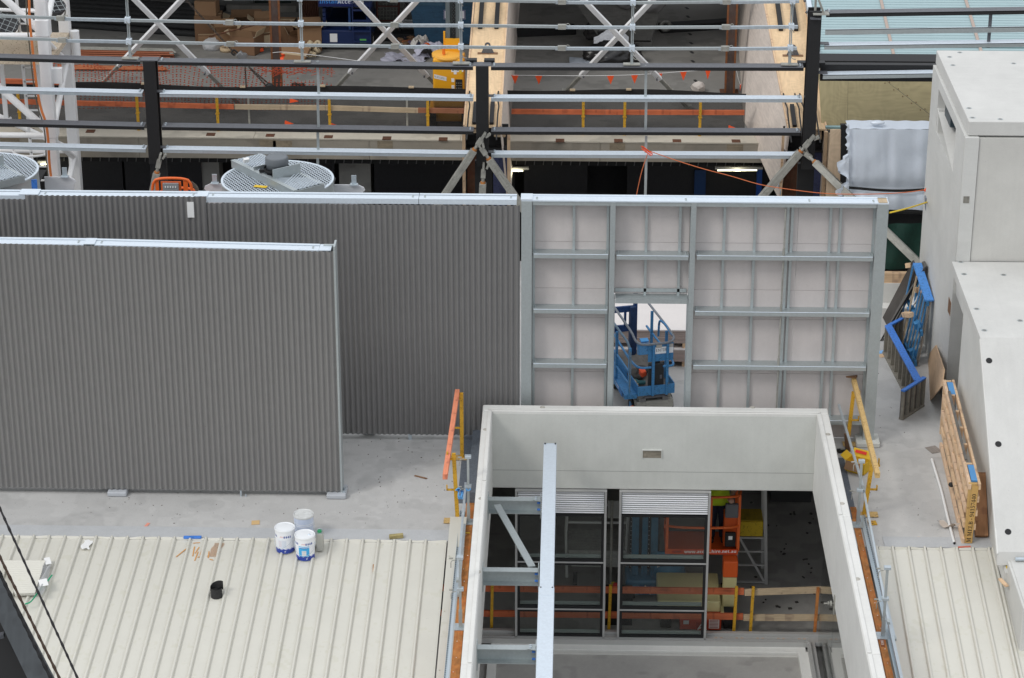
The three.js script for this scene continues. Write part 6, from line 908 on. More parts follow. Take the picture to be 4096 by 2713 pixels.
// ---- paint pails and tin
function pail(label, p, opt) {
  const t = thing('paint_pail', label, 'paint pail'), R = opt.r || .155, h = opt.h || .405, x = p.x, y = p.y, z = p.z;
  const cv = document.createElement('canvas'); cv.width = 1024; cv.height = 320; const c = cv.getContext('2d'); opt.draw(c, 1024, 320); const tx = new THREE.CanvasTexture(cv); tx.colorSpace = THREE.SRGBColorSpace; tx.wrapS = THREE.RepeatWrapping;
  const body = new THREE.CylinderGeometry(R, R * .93, h - .03, 48, 1, true); body.rotateY(opt.turn || 0); const m = new THREE.Mesh(body, new THREE.MeshStandardMaterial({ map: tx, roughness: .35, side: THREE.DoubleSide })); m.name = 'body'; m.position.set(x, y + (h - .03) / 2 + .006, z); t.add(m);
  new G().lathe([[0, 0], [R * .93, 0], [R * .93, .008], [0, .008]], V(x, y, z), 40).build('base', M.galvDull, t);
  new G().lathe([[0, .004], [R * .84, .004], [R * .88, -.012], [R * .93, -.012], [R * .97, .006], [R * 1.03, .008], [R * 1.045, -.006], [R * 1.03, -.03], [R, -.03]], V(x, y + h - .006, z), 48).build('lid', opt.lid || mat(.82, .84, .86, { roughness: .35 }), t);
  const rg = new G(); for (const yy of [.27, .24]) rg.lathe([[R * .975, yy - .005], [R * 1.0, yy], [R * .975, yy + .005]], V(x, y, z), 48); rg.build('bead', mat(.78, .8, .84, { roughness: .35 }), t);
  const a = opt.handle || 0, e = s => V(x + s * R * Math.cos(a), y + h * .66, z + s * R * Math.sin(a)), n = V(-Math.sin(a), 0, Math.cos(a)); const hd = new G(); const pts = []; for (let i = 0; i <= 12; i++) { const f = Math.PI * i / 12; pts.push(V(x, y + h * .66, z).add(V(Math.cos(f) * Math.cos(a), 0, Math.cos(f) * Math.sin(a)).multiplyScalar(R * 1.06)).addScaledVector(n, Math.sin(f) * R * 1.1).add(V(0, -Math.sin(f) * .16, 0))); } hd.tube(pts, .0035, 5, 40); for (const s of [1, -1]) hd.sph(e(s), .012, [1, 1, 1], 8); hd.build('bail_handle', M.galv, t); return t;
}
const ROOFY = -.02;
const drops = (c, W, H, x0) => { for (let i = 0; i < 4; i++) { const x = x0 + i * 34, y = 70; c.fillStyle = '#1d3f8f'; c.beginPath(); c.moveTo(x, y - 20); c.quadraticCurveTo(x + 17, y + 4, x + 10, y + 14); c.quadraticCurveTo(x, y + 24, x - 10, y + 14); c.quadraticCurveTo(x - 17, y + 4, x, y - 20); c.fill(); } };
const pailArt = front => (c, W, H) => {
  c.fillStyle = '#eceef2'; c.fillRect(0, 0, W, H); c.fillStyle = '#27409c'; c.beginPath(); c.moveTo(0, 262); for (let x = 0; x <= W; x += 8) c.lineTo(x, 258 + 6 * Math.sin(x * .08)); c.lineTo(W, H); c.lineTo(0, H); c.fill(); c.strokeStyle = '#8f9ad6'; c.lineWidth = 7; c.beginPath(); for (let x = 0; x <= W; x += 8) c.lineTo(x, 252 + 6 * Math.sin(x * .08 + .6)); c.stroke();
  for (const x of [60, 316, 572, 828]) drops(c, W, H, x);
  for (const x0 of [200, 712]) { if (front) { c.fillStyle = '#3fa9e0'; c.fillRect(x0 - 20, 104, 190, 150); c.fillStyle = '#1d3f8f'; c.font = 'bold 20px sans-serif'; c.fillText('AQUAGARD W', x0 + 10, 140); c.fillStyle = '#f2f2f2'; c.fillRect(x0 + 38, 168, 76, 76); c.fillStyle = '#777'; for (let i = 0; i < 4; i++) c.fillRect(x0 + 44 + i * 17, 176, 12, 12); for (let i = 0; i < 4; i++) c.fillRect(x0 + 44, 198 + i * 10, 60, 3); } else { c.fillStyle = '#dde3ec'; c.fillRect(x0, 112, 150, 130); c.fillStyle = '#c88'; for (let i = 0; i < 9; i++) c.fillRect(x0 + 8, 122 + i * 12, 58, 2); c.fillStyle = '#99a7bb'; for (let i = 0; i < 9; i++) c.fillRect(x0 + 76, 122 + i * 12, 64, 2); } c.fillStyle = '#c44'; c.fillRect(x0 + 40, 64, 60, 3); c.fillRect(x0 + 34, 74, 74, 3); c.fillStyle = '#fff'; c.fillRect(x0 + 110, 282, 26, 6); c.fillRect(x0 + 110, 294, 18, 5); }
};
{
  const a = onY(ROOFY, 1142, 2200), b = onY(ROOFY - .02, 1222, 2229), d = onY(0, 1217, 2146);
  const p1 = pail('white paint pail with blue drops, left of the two on the cream roof', a, { draw: pailArt(false), turn: -1.9, handle: .5 }); new G().cyl(V(a.x, a.y + .372, a.z), V(a.x, a.y + .374, a.z), .035, .035, 16).build('green_sticker', mat(.25, .55, .2), p1);
  const p2 = pail('white paint pail with blue front label, nearest on the cream roof', b, { draw: pailArt(true), turn: -1.72, handle: .05 }); new G().cyl(V(b.x + .01, b.y + .372, b.z), V(b.x + .01, b.y + .374, b.z), .035, .035, 16).build('green_sticker', mat(.25, .62, .12), p2); new G().sph(V(b.x + .07, b.y + .395, b.z + .02), .03, [1, .9, .8], 8).build('foil_scrap', M.galvBright, p2);
  const p3 = pail('plain bluish white pail with a stained bunged lid behind the pair', d, { draw: (c, W, H) => { c.fillStyle = '#c9d3e6'; c.fillRect(0, 0, W, H); }, handle: -.6, lid: mat(.74, .76, .77, { map: T.dirty, roughness: .5 }) }); new G().cyl(V(d.x + .03, d.y + .37, d.z - .05), V(d.x + .03, d.y + .395, d.z - .05), .035, .035, 16).build('bung', mat(.2, .15, .1), p3);
  const t = thing('solvent_tin', 'plain metal tin with a green cap right of the pails', 'tin'), p = onY(-.01, 1281, 2195); new G().bx(p.x - .052, p.x + .052, p.y, p.y + .3, p.z - .09, p.z + .09, .008).build('body', mat(.5, .5, .46, { roughness: .4, metalness: .4 }), t); new G().bx(p.x - .05, p.x + .05, p.y + .3, p.y + .308, p.z - .088, p.z + .088).build('top', M.galvDull, t); new G().cyl(V(p.x, p.y + .308, p.z + .03), V(p.x, p.y + .335, p.z + .03), .034, .034, 18).build('cap', mat(.02, .3, .12, { roughness: .4 }), t); new G().tube([V(p.x - .04, p.y + .31, p.z - .05), V(p.x, p.y + .33, p.z - .05), V(p.x + .04, p.y + .31, p.z - .05)], .006, 5).build('handle', M.galv, t);
}
{ // roll of black rubber strip
  const t = thing('rubber_roll', 'black roll of ribbed rubber strip standing on the cream roof', 'roll'), p = onY(-.16, 868, 2395); const H = .19; new G().sheet(120, 1, (u, v) => { const a = u * 30, r = .018 + .0026 * a; return V(p.x + r * Math.cos(a), p.y + H * v, p.z + r * Math.sin(a)); }).build('strip', M.rubber, t);
  new G().sheet(18, 1, (u, v) => { const a = 3.3 + u * 2.4, r = .1 + .012 * u; return V(p.x + r * Math.cos(a), p.y + H * .6 + (H * .42 + .12 * u * (1 - u * .4)) * v, p.z + r * Math.sin(a)); }).build('loose_end', M.rubber, t);
}
{ // stack of cream cladding offcuts with wrapping
  const t = thing('cladding_stack', 'stack of cream corrugated cladding offcuts by the black cables', 'cladding stack'), q = (x, y, h) => onY(h, x, y), base = -.06; const A = q(15, 2255, .0), B = q(182, 2255, .0), Cc = q(140, 2386, -.1), D = q(60, 2388, -.1);
  for (let k = 0; k < 4; k++) new G().sheet(2, 140, (u, v) => { const l = A.clone().lerp(D, v), r = B.clone().lerp(Cc, v), m = l.lerp(r, u); m.y += .02 + k * .012 + .007 * Math.sin(v * 110) - .14 * v * 0; return m; }).build('cladding_sheet', M.cream, t);
  const b = thing('plastic_wrap', 'clear plastic wrapping with white labels beside the cladding stack', 'plastic wrap'), P = (x, y) => q(x, y, -.02); new G().sheet(14, 14, (u, v) => { const l = P(180, 2250).lerp(P(142, 2384), v), r = P(206, 2262).lerp(P(176, 2380), v), m = l.lerp(r, u); m.y += .04 + .04 * Math.sin(u * 7 + v * 9) * Math.sin(v * 5); return m; }).build('film', mat(.7, .71, .72, { transmission: .6, thickness: 0, roughness: .5 }), b); for (const [x, y, w, h] of [[191, 2258, .09, .2], [174, 2345, .13, .2]]) { const o = P(x, y); new G().box([o.x, o.y + .06, o.z], [w, .004, h], [.05, .35, .05]).build('label', M.paper, b); }
  const s = thing('green_strap', 'green plastic strap lying across the roof by the cladding stack', 'strap'); new G().tube([q(208, 2308, .0), q(190, 2332, -.03), q(150, 2380, -.06), q(118, 2418, -.06), q(100, 2424, -.08)].map(v => v.add(V(0, .03, 0))), .014, 4).build('strap', mat(.02, .32, .16), s);
  const l = thing('torn_label', 'torn white product label stuck on the roof sheet', 'label'), o = q(346, 2180, .004); new G().sheet(6, 6, (u, v) => V(o.x + (u - .5) * .13 + .02 * Math.sin(v * 7), .012 + .004 * Math.sin(u * 6), o.z + (v - .5) * .28 + .02 * Math.sin(u * 9))).build('paper', M.paper, l);
}
// ---- small scraps on the deck and roof
{
  const sc = (label, cat, px, py, s, turn, m, h = 0, nm = 'scrap') => { const t = thing(nm, label, cat), p = onY(h, px, py); new G().box([p.x, h + s[1] / 2 + .004, p.z], s, [0, turn, .02], Math.min(s[1] * .3, .006)).build('piece', m, t); };
  sc('brown timber splinter lying on the deck left of the guard rail', 'timber scrap', 1683, 1911, [.24, .012, .035], -.5, M.timberDark); sc('orange timber offcut lying on the cream roof right of the pails', 'timber scrap', 1495, 2276, [.03, .012, .24], .08, mat(.6, .28, .08, { map: T.wood }), -.06);
  sc('blue tape strip at the top edge of the cream roof', 'tape', 770, 2154, [.28, .03, .06], 0, M.blueBright, .012); sc('ply packer on the deck by the left guard rail foot', 'timber scrap', 1797, 2084, [.16, .012, .1], .1, M.timber); sc('orange paper patch on the deck near the roof edge', 'paper scrap', 1022, 2092, [.13, .004, .14], .1, mat(.62, .42, .2, { roughness: .9 })); sc('small pink paint mark on the deck below the front screen', 'paint mark', 588, 2101, [.05, .003, .13], -.25, mat(.75, .3, .22));
  sc('clump of yellow wool under the roof sheet ends', 'insulation', 1585, 2153, [.22, .06, .07], .2, M.wool, .012); sc('red tape scrap at the top edge of the right roof', 'tape', 3858, 2192, [.2, .02, .04], .1, mat(.6, .15, .1), .01); sc('ochre mark on the deck in front of the crate', 'paint mark', 3675, 2155, [.06, .003, .1], .2, mat(.8, .45, .15)); sc('timber chip in the gap beside the right roof', 'timber scrap', 4014, 2335, [.06, .03, .24], .3, M.timber, .1);
  sc('light blue plastic scrap on the deck under the blue topped form', 'plastic scrap', 3529, 1409, [.18, .004, .12], .3, mat(.25, .5, .85)); sc('small pale ply scrap beside the blue plastic scrap', 'timber scrap', 3530, 1424, [.16, .004, .14], .5, M.timber); sc('grey shavings on the deck in front of the crate', 'debris', 3735, 1800, [.2, .004, .25], .4, mat(.3, .27, .25, { map: T.dirty }));
  const dots = thing('deck_debris', 'tiny dark crumbs scattered over the terrace deck', 'debris'); const g = new G(); for (let i = 0; i < 90; i++) { const L = rnd() < .62, x = L ? rr(-9, -1.9) : rr(4.9, 6.4), z = L ? rr(-35.7, -34.5) : rr(-42, -34.6), s = rr(.003, .009); g.box([x, .006, z], [s, .008, s * rr(.6, 3)], [0, rr(0, 3), 0]); } for (let i = 0; i < 34; i++) { const x = rr(-3.6, -1.9), z = rr(-37.8, -35.6), s = rr(.004, .011); g.box([x, .006, z], [s, .008, s * rr(.6, 3)], [0, rr(0, 3), 0]); } g.build('crumbs', mat(.14, .12, .1), dots); dots.userData.kind = 'stuff';
  const gl = thing('blue_glove', 'light blue crumpled glove hanging by the galvanised rail post', 'glove'), p = onY(.62, 1850, 1955); const f = new G(); f.sheet(14, 12, (u, v) => V(p.x - .09 + u * .17 - v * .03, p.y + .03 * Math.sin(u * 8) - .12 * v * (.4 + u * .5), p.z + .04 * Math.sin(v * 6 + u * 4))); for (let i = 0; i < 4; i++) f.tube([V(p.x - .06 + i * .03, p.y - .05, p.z + .02), V(p.x - .065 + i * .025, p.y - .12 - (i % 2) * .02, p.z + .04), V(p.x - .06 + i * .02, p.y - .17, p.z + .02)], .012, 6); f.tube([V(p.x + .05, p.y, p.z), V(p.x + .1, p.y - .02, p.z + .03), V(p.x + .13, p.y + .01, p.z + .02)], .012, 6); f.build('glove', mat(.15, .45, .85, { roughness: .5 }), gl);
}
// ---- crane cables and dark girder, close to the camera
{
  const at = (x, y, d) => EYE.clone().addScaledVector(ray(x, y), d);
  const rope = (label, a, b, r, m) => { const t = thing('crane_cable', label, 'cable'), d = b.clone().sub(a), n = V(0, 1, 0).cross(d).normalize(), u = d.clone().cross(n).normalize(), L = d.length(); const core = new G().cyl(a, b, r * .7, r * .7, 8); core.build('core', m, t); const st = new G(); for (let s = 0; s < 5; s++) { const pts = []; const N = Math.round(L / .06); for (let i = 0; i <= N; i++) { const f = i / N, an = f * L / .11 * 6.283 + s * 1.2566; pts.push(a.clone().addScaledVector(d, f).addScaledVector(n, Math.cos(an) * r * .6).addScaledVector(u, Math.sin(an) * r * .6)); } st.tube(pts, r * .45, 5, N * 3); } const o = st.build('strand', m, t); o.userData.kind = 'stuff'; };
  rope('twisted black wire rope crossing over the left cream roof', at(-40, 1950, 13), at(345, 2790, 13), .0078, mat(.03, .028, .03, { roughness: .5, metalness: .3 })); rope('rusty brown wire rope along the dark girder edge', at(-40, 2150, 13.2), at(275, 2790, 13.2), .0095, mat(.06, .035, .022, { roughness: .7 }));
  rope('thin black rope on the dark girder', at(-40, 2215, 13.3), at(240, 2790, 13.3), .012, M.black);
  const t = thing('dark_girder', 'scuffed dark steel girder cutting the bottom left corner', 'girder'); const a0 = at(-60, 2170, 13.6), a1 = at(262, 2800, 13.6), b0 = at(-60, 2290, 13.9), b1 = at(160, 2800, 13.9); const dr = V(-.5, -.45, .0);
  new G().hexa([a0, a1, at(150, 2800, 13.55), at(-60, 2366, 13.55)].map(p => p.clone().add(V(0, -.25, -.2))), [a0, a1, at(150, 2800, 13.55), at(-60, 2366, 13.55)]).build('top_flange', mat(.075, .085, .095, { map: T.dirty, roughness: .55 }), t);
  new G().hexa([at(-60, 2360, 13.7), at(185, 2850, 13.7), at(-300, 2850, 13.7), at(-300, 2360, 13.7)].map(p => p.clone().add(V(0, -.3, -.25))), [at(-60, 2360, 13.7), at(185, 2850, 13.7), at(-300, 2850, 13.7), at(-300, 2360, 13.7)]).build('web', M.black, t); const st = at(5, 2540, 13.6); new G().bar(at(-20, 2548, 13.6), at(16, 2540, 13.6), .04, .02).build('stiffener', M.blackTop, t);
}
// ---- right side of the terrace
{ // yellow carton
  const t = thing('yellow_carton', 'open yellow cardboard carton with red print beside the guard rail', 'carton'), c = V(4.8, 0, -36.75), w = .34, d = .24, h = .2, M4 = new THREE.Matrix4().makeRotationY(-.55).setPosition(c), bake = g => { for (const q of g.a) q.applyMatrix4(M4); return g; }, y = mat(.72, .46, .02, { roughness: .7 });
  const g = new G(); g.bx(-w / 2, w / 2, 0, h, d / 2 - .006, d / 2); g.bx(-w / 2, w / 2, 0, h, -d / 2, -d / 2 + .006); g.bx(-w / 2, -w / 2 + .006, 0, h, -d / 2, d / 2); g.bx(w / 2 - .006, w / 2, 0, h, -d / 2, d / 2); g.bx(-w / 2, w / 2, 0, .008, -d / 2, d / 2); bake(g).build('body', y, t);
  bake(new G().box([-w / 2 - .05, h + .03, 0], [.13, .006, d], [0, 0, -.6])).build('flap', y, t); bake(new G().box([0, h + .05, -d / 2 - .03], [w, .006, .14], [.9, 0, 0])).build('flap', y, t); bake(new G().box([0, h - .06, d / 2 + .05], [w * .9, .006, .15], [1.0, 0, 0])).build('flap', M.card, t);
  const r = new G(); for (const x of [-.1, .05]) r.box([x, h * .62, d / 2 + .002], [.06, .06, .002]); r.box([-.02, h + .075, -d / 2 - .02], [.2, .004, .05], [.9, 0, 0]); bake(r).build('red_print', mat(.7, .04, .02), t);
  const b = thing('tool_battery', 'small black tool battery on the membrane by the parapet', 'battery'), p = onY(0, 3368, 1810); new G().box([p.x, .035, p.z], [.16, .06, .08], [0, .3, 0], .012).build('case', M.black, b); new G().box([p.x + .01, .068, p.z], [.08, .012, .05], [0, .3, 0]).build('contact', M.galvOld, b);
  const e = thing('ply_leaning', 'small dark ply offcut leaning by the yellow guard rail post', 'plywood'), q = onY(0, 3388, 1800); new G().box([q.x, .14, q.z], [.02, .28, .16], [0, .4, .12]).build('sheet', M.timberDark, e);
}
{ // blue topped folded formwork
  const t = thing('formwork_unit', 'blue topped ribbed formwork unit folded in a Z plan', 'formwork'), h = .56, gy = mat(.3, .28, .24, { map: T.dirty, roughness: .8 });
  const pl = [[V(6.13, 0, -41.95), V(5.83, 0, -41.6)], [V(5.83, 0, -41.6), V(6.07, 0, -39.18)], [V(6.2, 0, -39.32), V(5.75, 0, -38.73)]];
  pl.forEach(([a, b], i) => { const d = b.clone().sub(a), L = d.length(); d.normalize(); const n = V(d.z, 0, -d.x), w = i === 1 ? .13 : .07; new G().bar(a.clone().add(V(0, h - .015, 0)).addScaledVector(d, i === 1 ? .0 : .0), b.clone().add(V(0, h - .015 + i * .003, 0)), w, .03).build('blue_top', M.blueBright, t); new G().bar(a.clone().add(V(0, .02, 0)), b.clone().add(V(0, .02, 0)), w * 1.2, .035).build('bottom_rail', gy, t); const sd = i === 1 ? 1 : 1; new G().bar(a.clone().add(V(0, h / 2, 0)).addScaledVector(n, i === 1 ? w / 2 : -w / 2 + .01), b.clone().add(V(0, h / 2, 0)).addScaledVector(n, i === 1 ? w / 2 : -w / 2 + .01), .014, h - .06).build('form_face', mat(.15, .14, .13, { map: T.dirty }), t); const k = i === 1 ? 8 : i === 2 ? 4 : 3; for (let j = 0; j <= k; j++) { const p = a.clone().addScaledVector(d, mix(.02, L - .02, j / k)); new G().box([p.x, h / 2, p.z], [w * .95, h - .05, .035], [0, Math.atan2(-d.z, d.x) + 1.57, 0]).build('rib', gy, t); } });
}
{ // dark form ply sheets leaning, with timber blocks
  const p = (z, x, y) => onZ(z, x, y); const t1 = thing('form_ply_sheet', 'dark form plywood sheet leaning with pale edge, left of the pair', 'plywood'), u = [onY(.02, 3531, 1270), onY(.02, 3556, 1316), p(-42.15, 3672, 1092), p(-42.75, 3650, 1043)];
  new G().prism(u, V(.03, .01, 0)).build('sheet', M.formPly, t1);
  const t2 = thing('form_ply_sheet', 'dark form plywood sheet with a pale dusty edge, right of the pair', 'plywood'), v = [onY(.02, 3518, 1363), onY(.02, 3530, 1384), onY(.02, 3548, 1372), p(-42.1, 3700, 1068), p(-42.35, 3690, 1046)]; new G().prism([onY(.0, 3520, 1365), onY(0, 3550, 1340), p(-42.1, 3700, 1068), p(-42.6, 3690, 1047)], V(.04, .015, .0)).build('sheet', mat(.13, .125, .12, { map: T.dirty }), t2);
  [[3683, 1160, -41.95, 'pale timber block under the upper edge of the dark ply', .3], [3632, 1259, -41.75, 'pale timber block lower down behind the dark ply', .3], [3634, 1062, -42.9, 'timber block end at the top of the dark ply', -.2]].forEach(([x, y, z, l, r]) => { const o = thing('timber_block', l, 'timber block'), q = p(z, x, y); new G().box([q.x, q.y, q.z], [.1, .09, .34], [-.35, r, .2], .005).build('block', M.timber, o); });
}
{ // blue pallet like form leaning on the stair block
  const t = thing('blue_pallet', 'blue painted timber pallet leaning on its side against the stair block', 'pallet'), a = V(6.2, .02, -42.3), b = V(6.33, .02, -41.0), c = V(6.5, 1.2, -41.15), d = V(6.42, 1.42, -42.4), P = (u, v, o = 0) => a.clone().lerp(b, u).lerp(d.clone().lerp(c, u), v).add(V(-o * .9, o * .3, 0));
  for (let i = 0; i < 3; i++) { const v = [.02, .5, .97][i]; new G().bar(P(0, v, .05), P(1, v, .05), .11, .05, V(1, .2, 0)).build('bearer', M.blue, t); } for (let i = 0; i < 7; i++) { const u = .03 + i * .157; new G().bar(P(u, 0, 0), P(u, 1, 0), .09, .02, V(1, .3, 0)).build('deck_board', i % 2 ? M.blue : mat(.2, .17, .14, { map: T.worn }), t); } for (let i = 0; i < 4; i++) { const u = .05 + i * .3; new G().bar(P(u, 0, .12), P(u, 1, .12), .09, .02, V(1, .3, 0)).build('deck_board', i === 1 ? M.timberOld : M.blue, t); } for (const [u, v] of [[.3, .5], [.75, .5], [.75, .08]]) { const q = P(u, v, .06); new G().box(q.toArray(), [.12, .12, .12], [0, .2, .3]).build('block', M.blue, t); }
  new G().bar(P(0, 1.02, .03), P(1, 1.02, .03), .16, .03).build('top_edge', mat(.08, .28, .7, { map: T.worn, roughness: .6 }), t);
  const o = thing('white_offcut', 'narrow white batten stuck between the dark ply and blue pallet', 'batten'), q = onZ(-42.1, 3672, 1185); new G().box([q.x, q.y, q.z], [.03, .4, .12], [.3, .3, -.45]).build('batten', M.paper, o);
}
{ const t = thing('plywood_board', 'pale notched plywood board leaning near the timber crate', 'plywood'); const b0 = V(6.36, .01, -39.5), b1 = V(6.5, .01, -40.8), P = (x, y) => { const n = b1.clone().sub(b0).cross(V(.12, 1, 0)).normalize(), d = ray(x, y); return EYE.clone().addScaledVector(d, b0.clone().sub(EYE).dot(n) / d.dot(n)); }; new G().prism([[3720, 1603], [3706, 1520], [3703, 1478], [3716, 1430], [3717, 1415], [3743, 1381], [3776, 1480], [3767, 1545]].map(q => P(...q)), V(.02, 0, 0)).build('sheet', mat(.6, .42, .27, { map: T.ply }), t); }
{ // timber crate side frame with stencil
  const t = thing('timber_crate_frame', 'pale timber crate frame with a stencilled end against the stair block', 'crate frame'), n0 = V(6.18, 0, -34.24), f0 = V(6.31, 0, -38.13), W = .15, H = 1.03, P = (u, h, o = 0) => n0.clone().lerp(f0, u).add(V(.04 * h / H + o, h, 0));
  for (let i = 0; i < 5; i++) { const h = [.05, .3, .54, .78, 1.0][i], s = [0, .03, .05, .04, .0][i] * .6, e = [.0, .0, .0, .0, 0][i], hang = [.0, .03, .06, .1, .18][i] * .4; new G().bar(P(s - .006, h), P(1 - (4 - i) * .03, h), .045, .095, UP, .004).build('slat', i % 2 ? M.timber : mat(.82, .6, .42, { map: T.wood, roughness: .8 }), t); if (i > 0) new G().bar(P(-.006, h, W), P(i < 4 ? .06 : 1, h, W), .04, .1, UP, .004).build('slat', M.timber, t); }
  for (const u of [.003, .18, .36, .52, .68, .84, .985]) new G().bx(P(u, 0).x + .02, P(u, 0).x + W, u < .1 ? 0 : .06, H + .02, P(u, 0).z - .025, P(u, 0).z + .025).build('cross_block', u < .1 ? mat(.66, .43, .16, { map: T.wood }) : M.timber, t);
  for (const [a, b] of [[.03, .17], [.85, .975]]) { const g = new G(); g.bar(P(a, H + .0, W / 2 + .01), P(b, H + .0, W / 2 + .01), W - .05, .03); g.build('blue_foam', mat(.1, .3, .6, { roughness: .8 }), t); } new G().bar(P(.2, H + .045, .02), P(.86, H + .045, .02), .04, .03).build('dark_strip', mat(.18, .17, .16, { map: T.dirty }), t); const ys = P(.42, H + .0, W / 2); new G().box([ys.x, ys.y - .12, ys.z], [.08, .01, .1]).build('yellow_sticker', M.yellowPlas, t);
  const e = P(0, 0, .022); printed(t, 'stencil_lettering', V(e.x + .115, .02, e.z + .029), V(.035, 1.0, 0), V(-.1, .003, 0), 512, (c, w, h) => { c.fillStyle = '#c9a160'; c.fillRect(0, 0, w, h); c.fillStyle = '#1a140c'; c.font = 'bold 46px serif'; c.fillText('M MELB - 94157440', 6, h * .78); });
  const b = thing('brown_plank', 'short thick brown timber plank leaning beside the crate end', 'plank'); const q0 = V(6.5, .03, -34.42), q1 = V(6.52, .75, -35.2); new G().bar(q0, q1, .1, .2, V(1, 0, 0), .004).build('plank', mat(.42, .22, .11, { map: T.wood, roughness: .8 }), b);
  const s = thing('white_conduit', 'long white plastic pipe lying on the deck by the crate', 'pipe'); new G().tube([onY(.025, 3728, 1838), onY(.025, 3765, 1960), onY(.025, 3795, 2085), onY(.025, 3818, 2173)], .022, 10, 20).build('pipe', M.white, s); new G().cyl(onY(.025, 3817, 2172), onY(.025, 3819, 2176), .016, .016, 10).build('bore', M.black, s);
  const pp = thing('paper_scrap', 'crumpled brown and white paper over the white pipe', 'paper'), o = onY(.05, 3800, 2098); new G().sheet(16, 8, (u, v) => V(o.x - .17 + u * .34, .045 + .05 * Math.sin(u * 8 + v * 3) + .03 * v, o.z + .12 * u - .08 + v * .12)).build('paper', mat(.62, .55, .48, { roughness: .9 }), pp);
  const st = thing('crate_stuffing', 'scrap of black plastic poking out of the crate slats', 'plastic scrap'), k = P(.42, .2, -.03); new G().sph(k, .045, [1, .8, 1.4], 8).build('scrap', M.black, st);
}
// ---- ropes
{
  const kn = onZ(-44.85, 2590, 605), e1 = onZ(-44.85, 2522, 795); const t = thing('orange_rope', 'orange rope tied to the lower rail and stretched to the concrete block', 'rope'); const pts = [[2600, 605], [2700, 640], [2812, 675], [2922, 704], [3040, 738], [3160, 758], [3300, 774], [3420, 777], [3540, 775], [3640, 768], [3708, 758]].map(([x, y], i) => onZ(mix(-44.85, -43.2, i / 10), x, y)); new G().tube(pts, .0085, 6, 90).build('line', M.redRope, t);
  new G().tube([kn.clone().add(V(0, -.04, .06)), onZ(-44.8, 2566, 690), e1.clone().add(V(0, -.6, .1))], .0085, 6, 20).build('tail', M.redRope, t); const k = new G(); for (let i = 0; i < 7; i++) { const f = i / 7, c = onZ(-44.8, 2572 + f * 34, 590 + f * 26); k.tube([c.clone().add(V(-.035, .02, 0)), c.clone().add(V(0, .03, .04)), c.clone().add(V(.04, -.01, .03)), c.clone().add(V(.01, -.035, .04)), c.clone().add(V(-.03, -.01, .03))], .009, 5); } k.build('knot', M.flag, t); const z2 = onZ(-43.15, 3709, 752); new G().tube([z2.clone().add(V(-.04, -.06, 0)), z2.clone().add(V(.02, .05, .04)), z2.clone().add(V(.05, -.02, .02)), z2.clone().add(V(-.02, -.05, .03))], .02, 6).build('end_knot', M.flag, t);
  const y = thing('yellow_rope', 'yellow rope tied from the stud wall end to the concrete block', 'rope'); new G().tube([onZ(-38.1, 3556, 852), onZ(-40.5, 3632, 833), onZ(-43, 3712, 808)], .014, 6, 20).build('line', mat(.85, .6, .01, { roughness: .7 }), y); const w = thing('grey_bracket', 'small dark bracket on the concrete block at the yellow rope end', 'bracket'), q = onZ(-43.0, 3708, 818); new G().box([q.x, q.y, q.z], [.06, .3, .16], [0, 0, .1]).build('bracket', mat(.2, .22, .25), w);
}
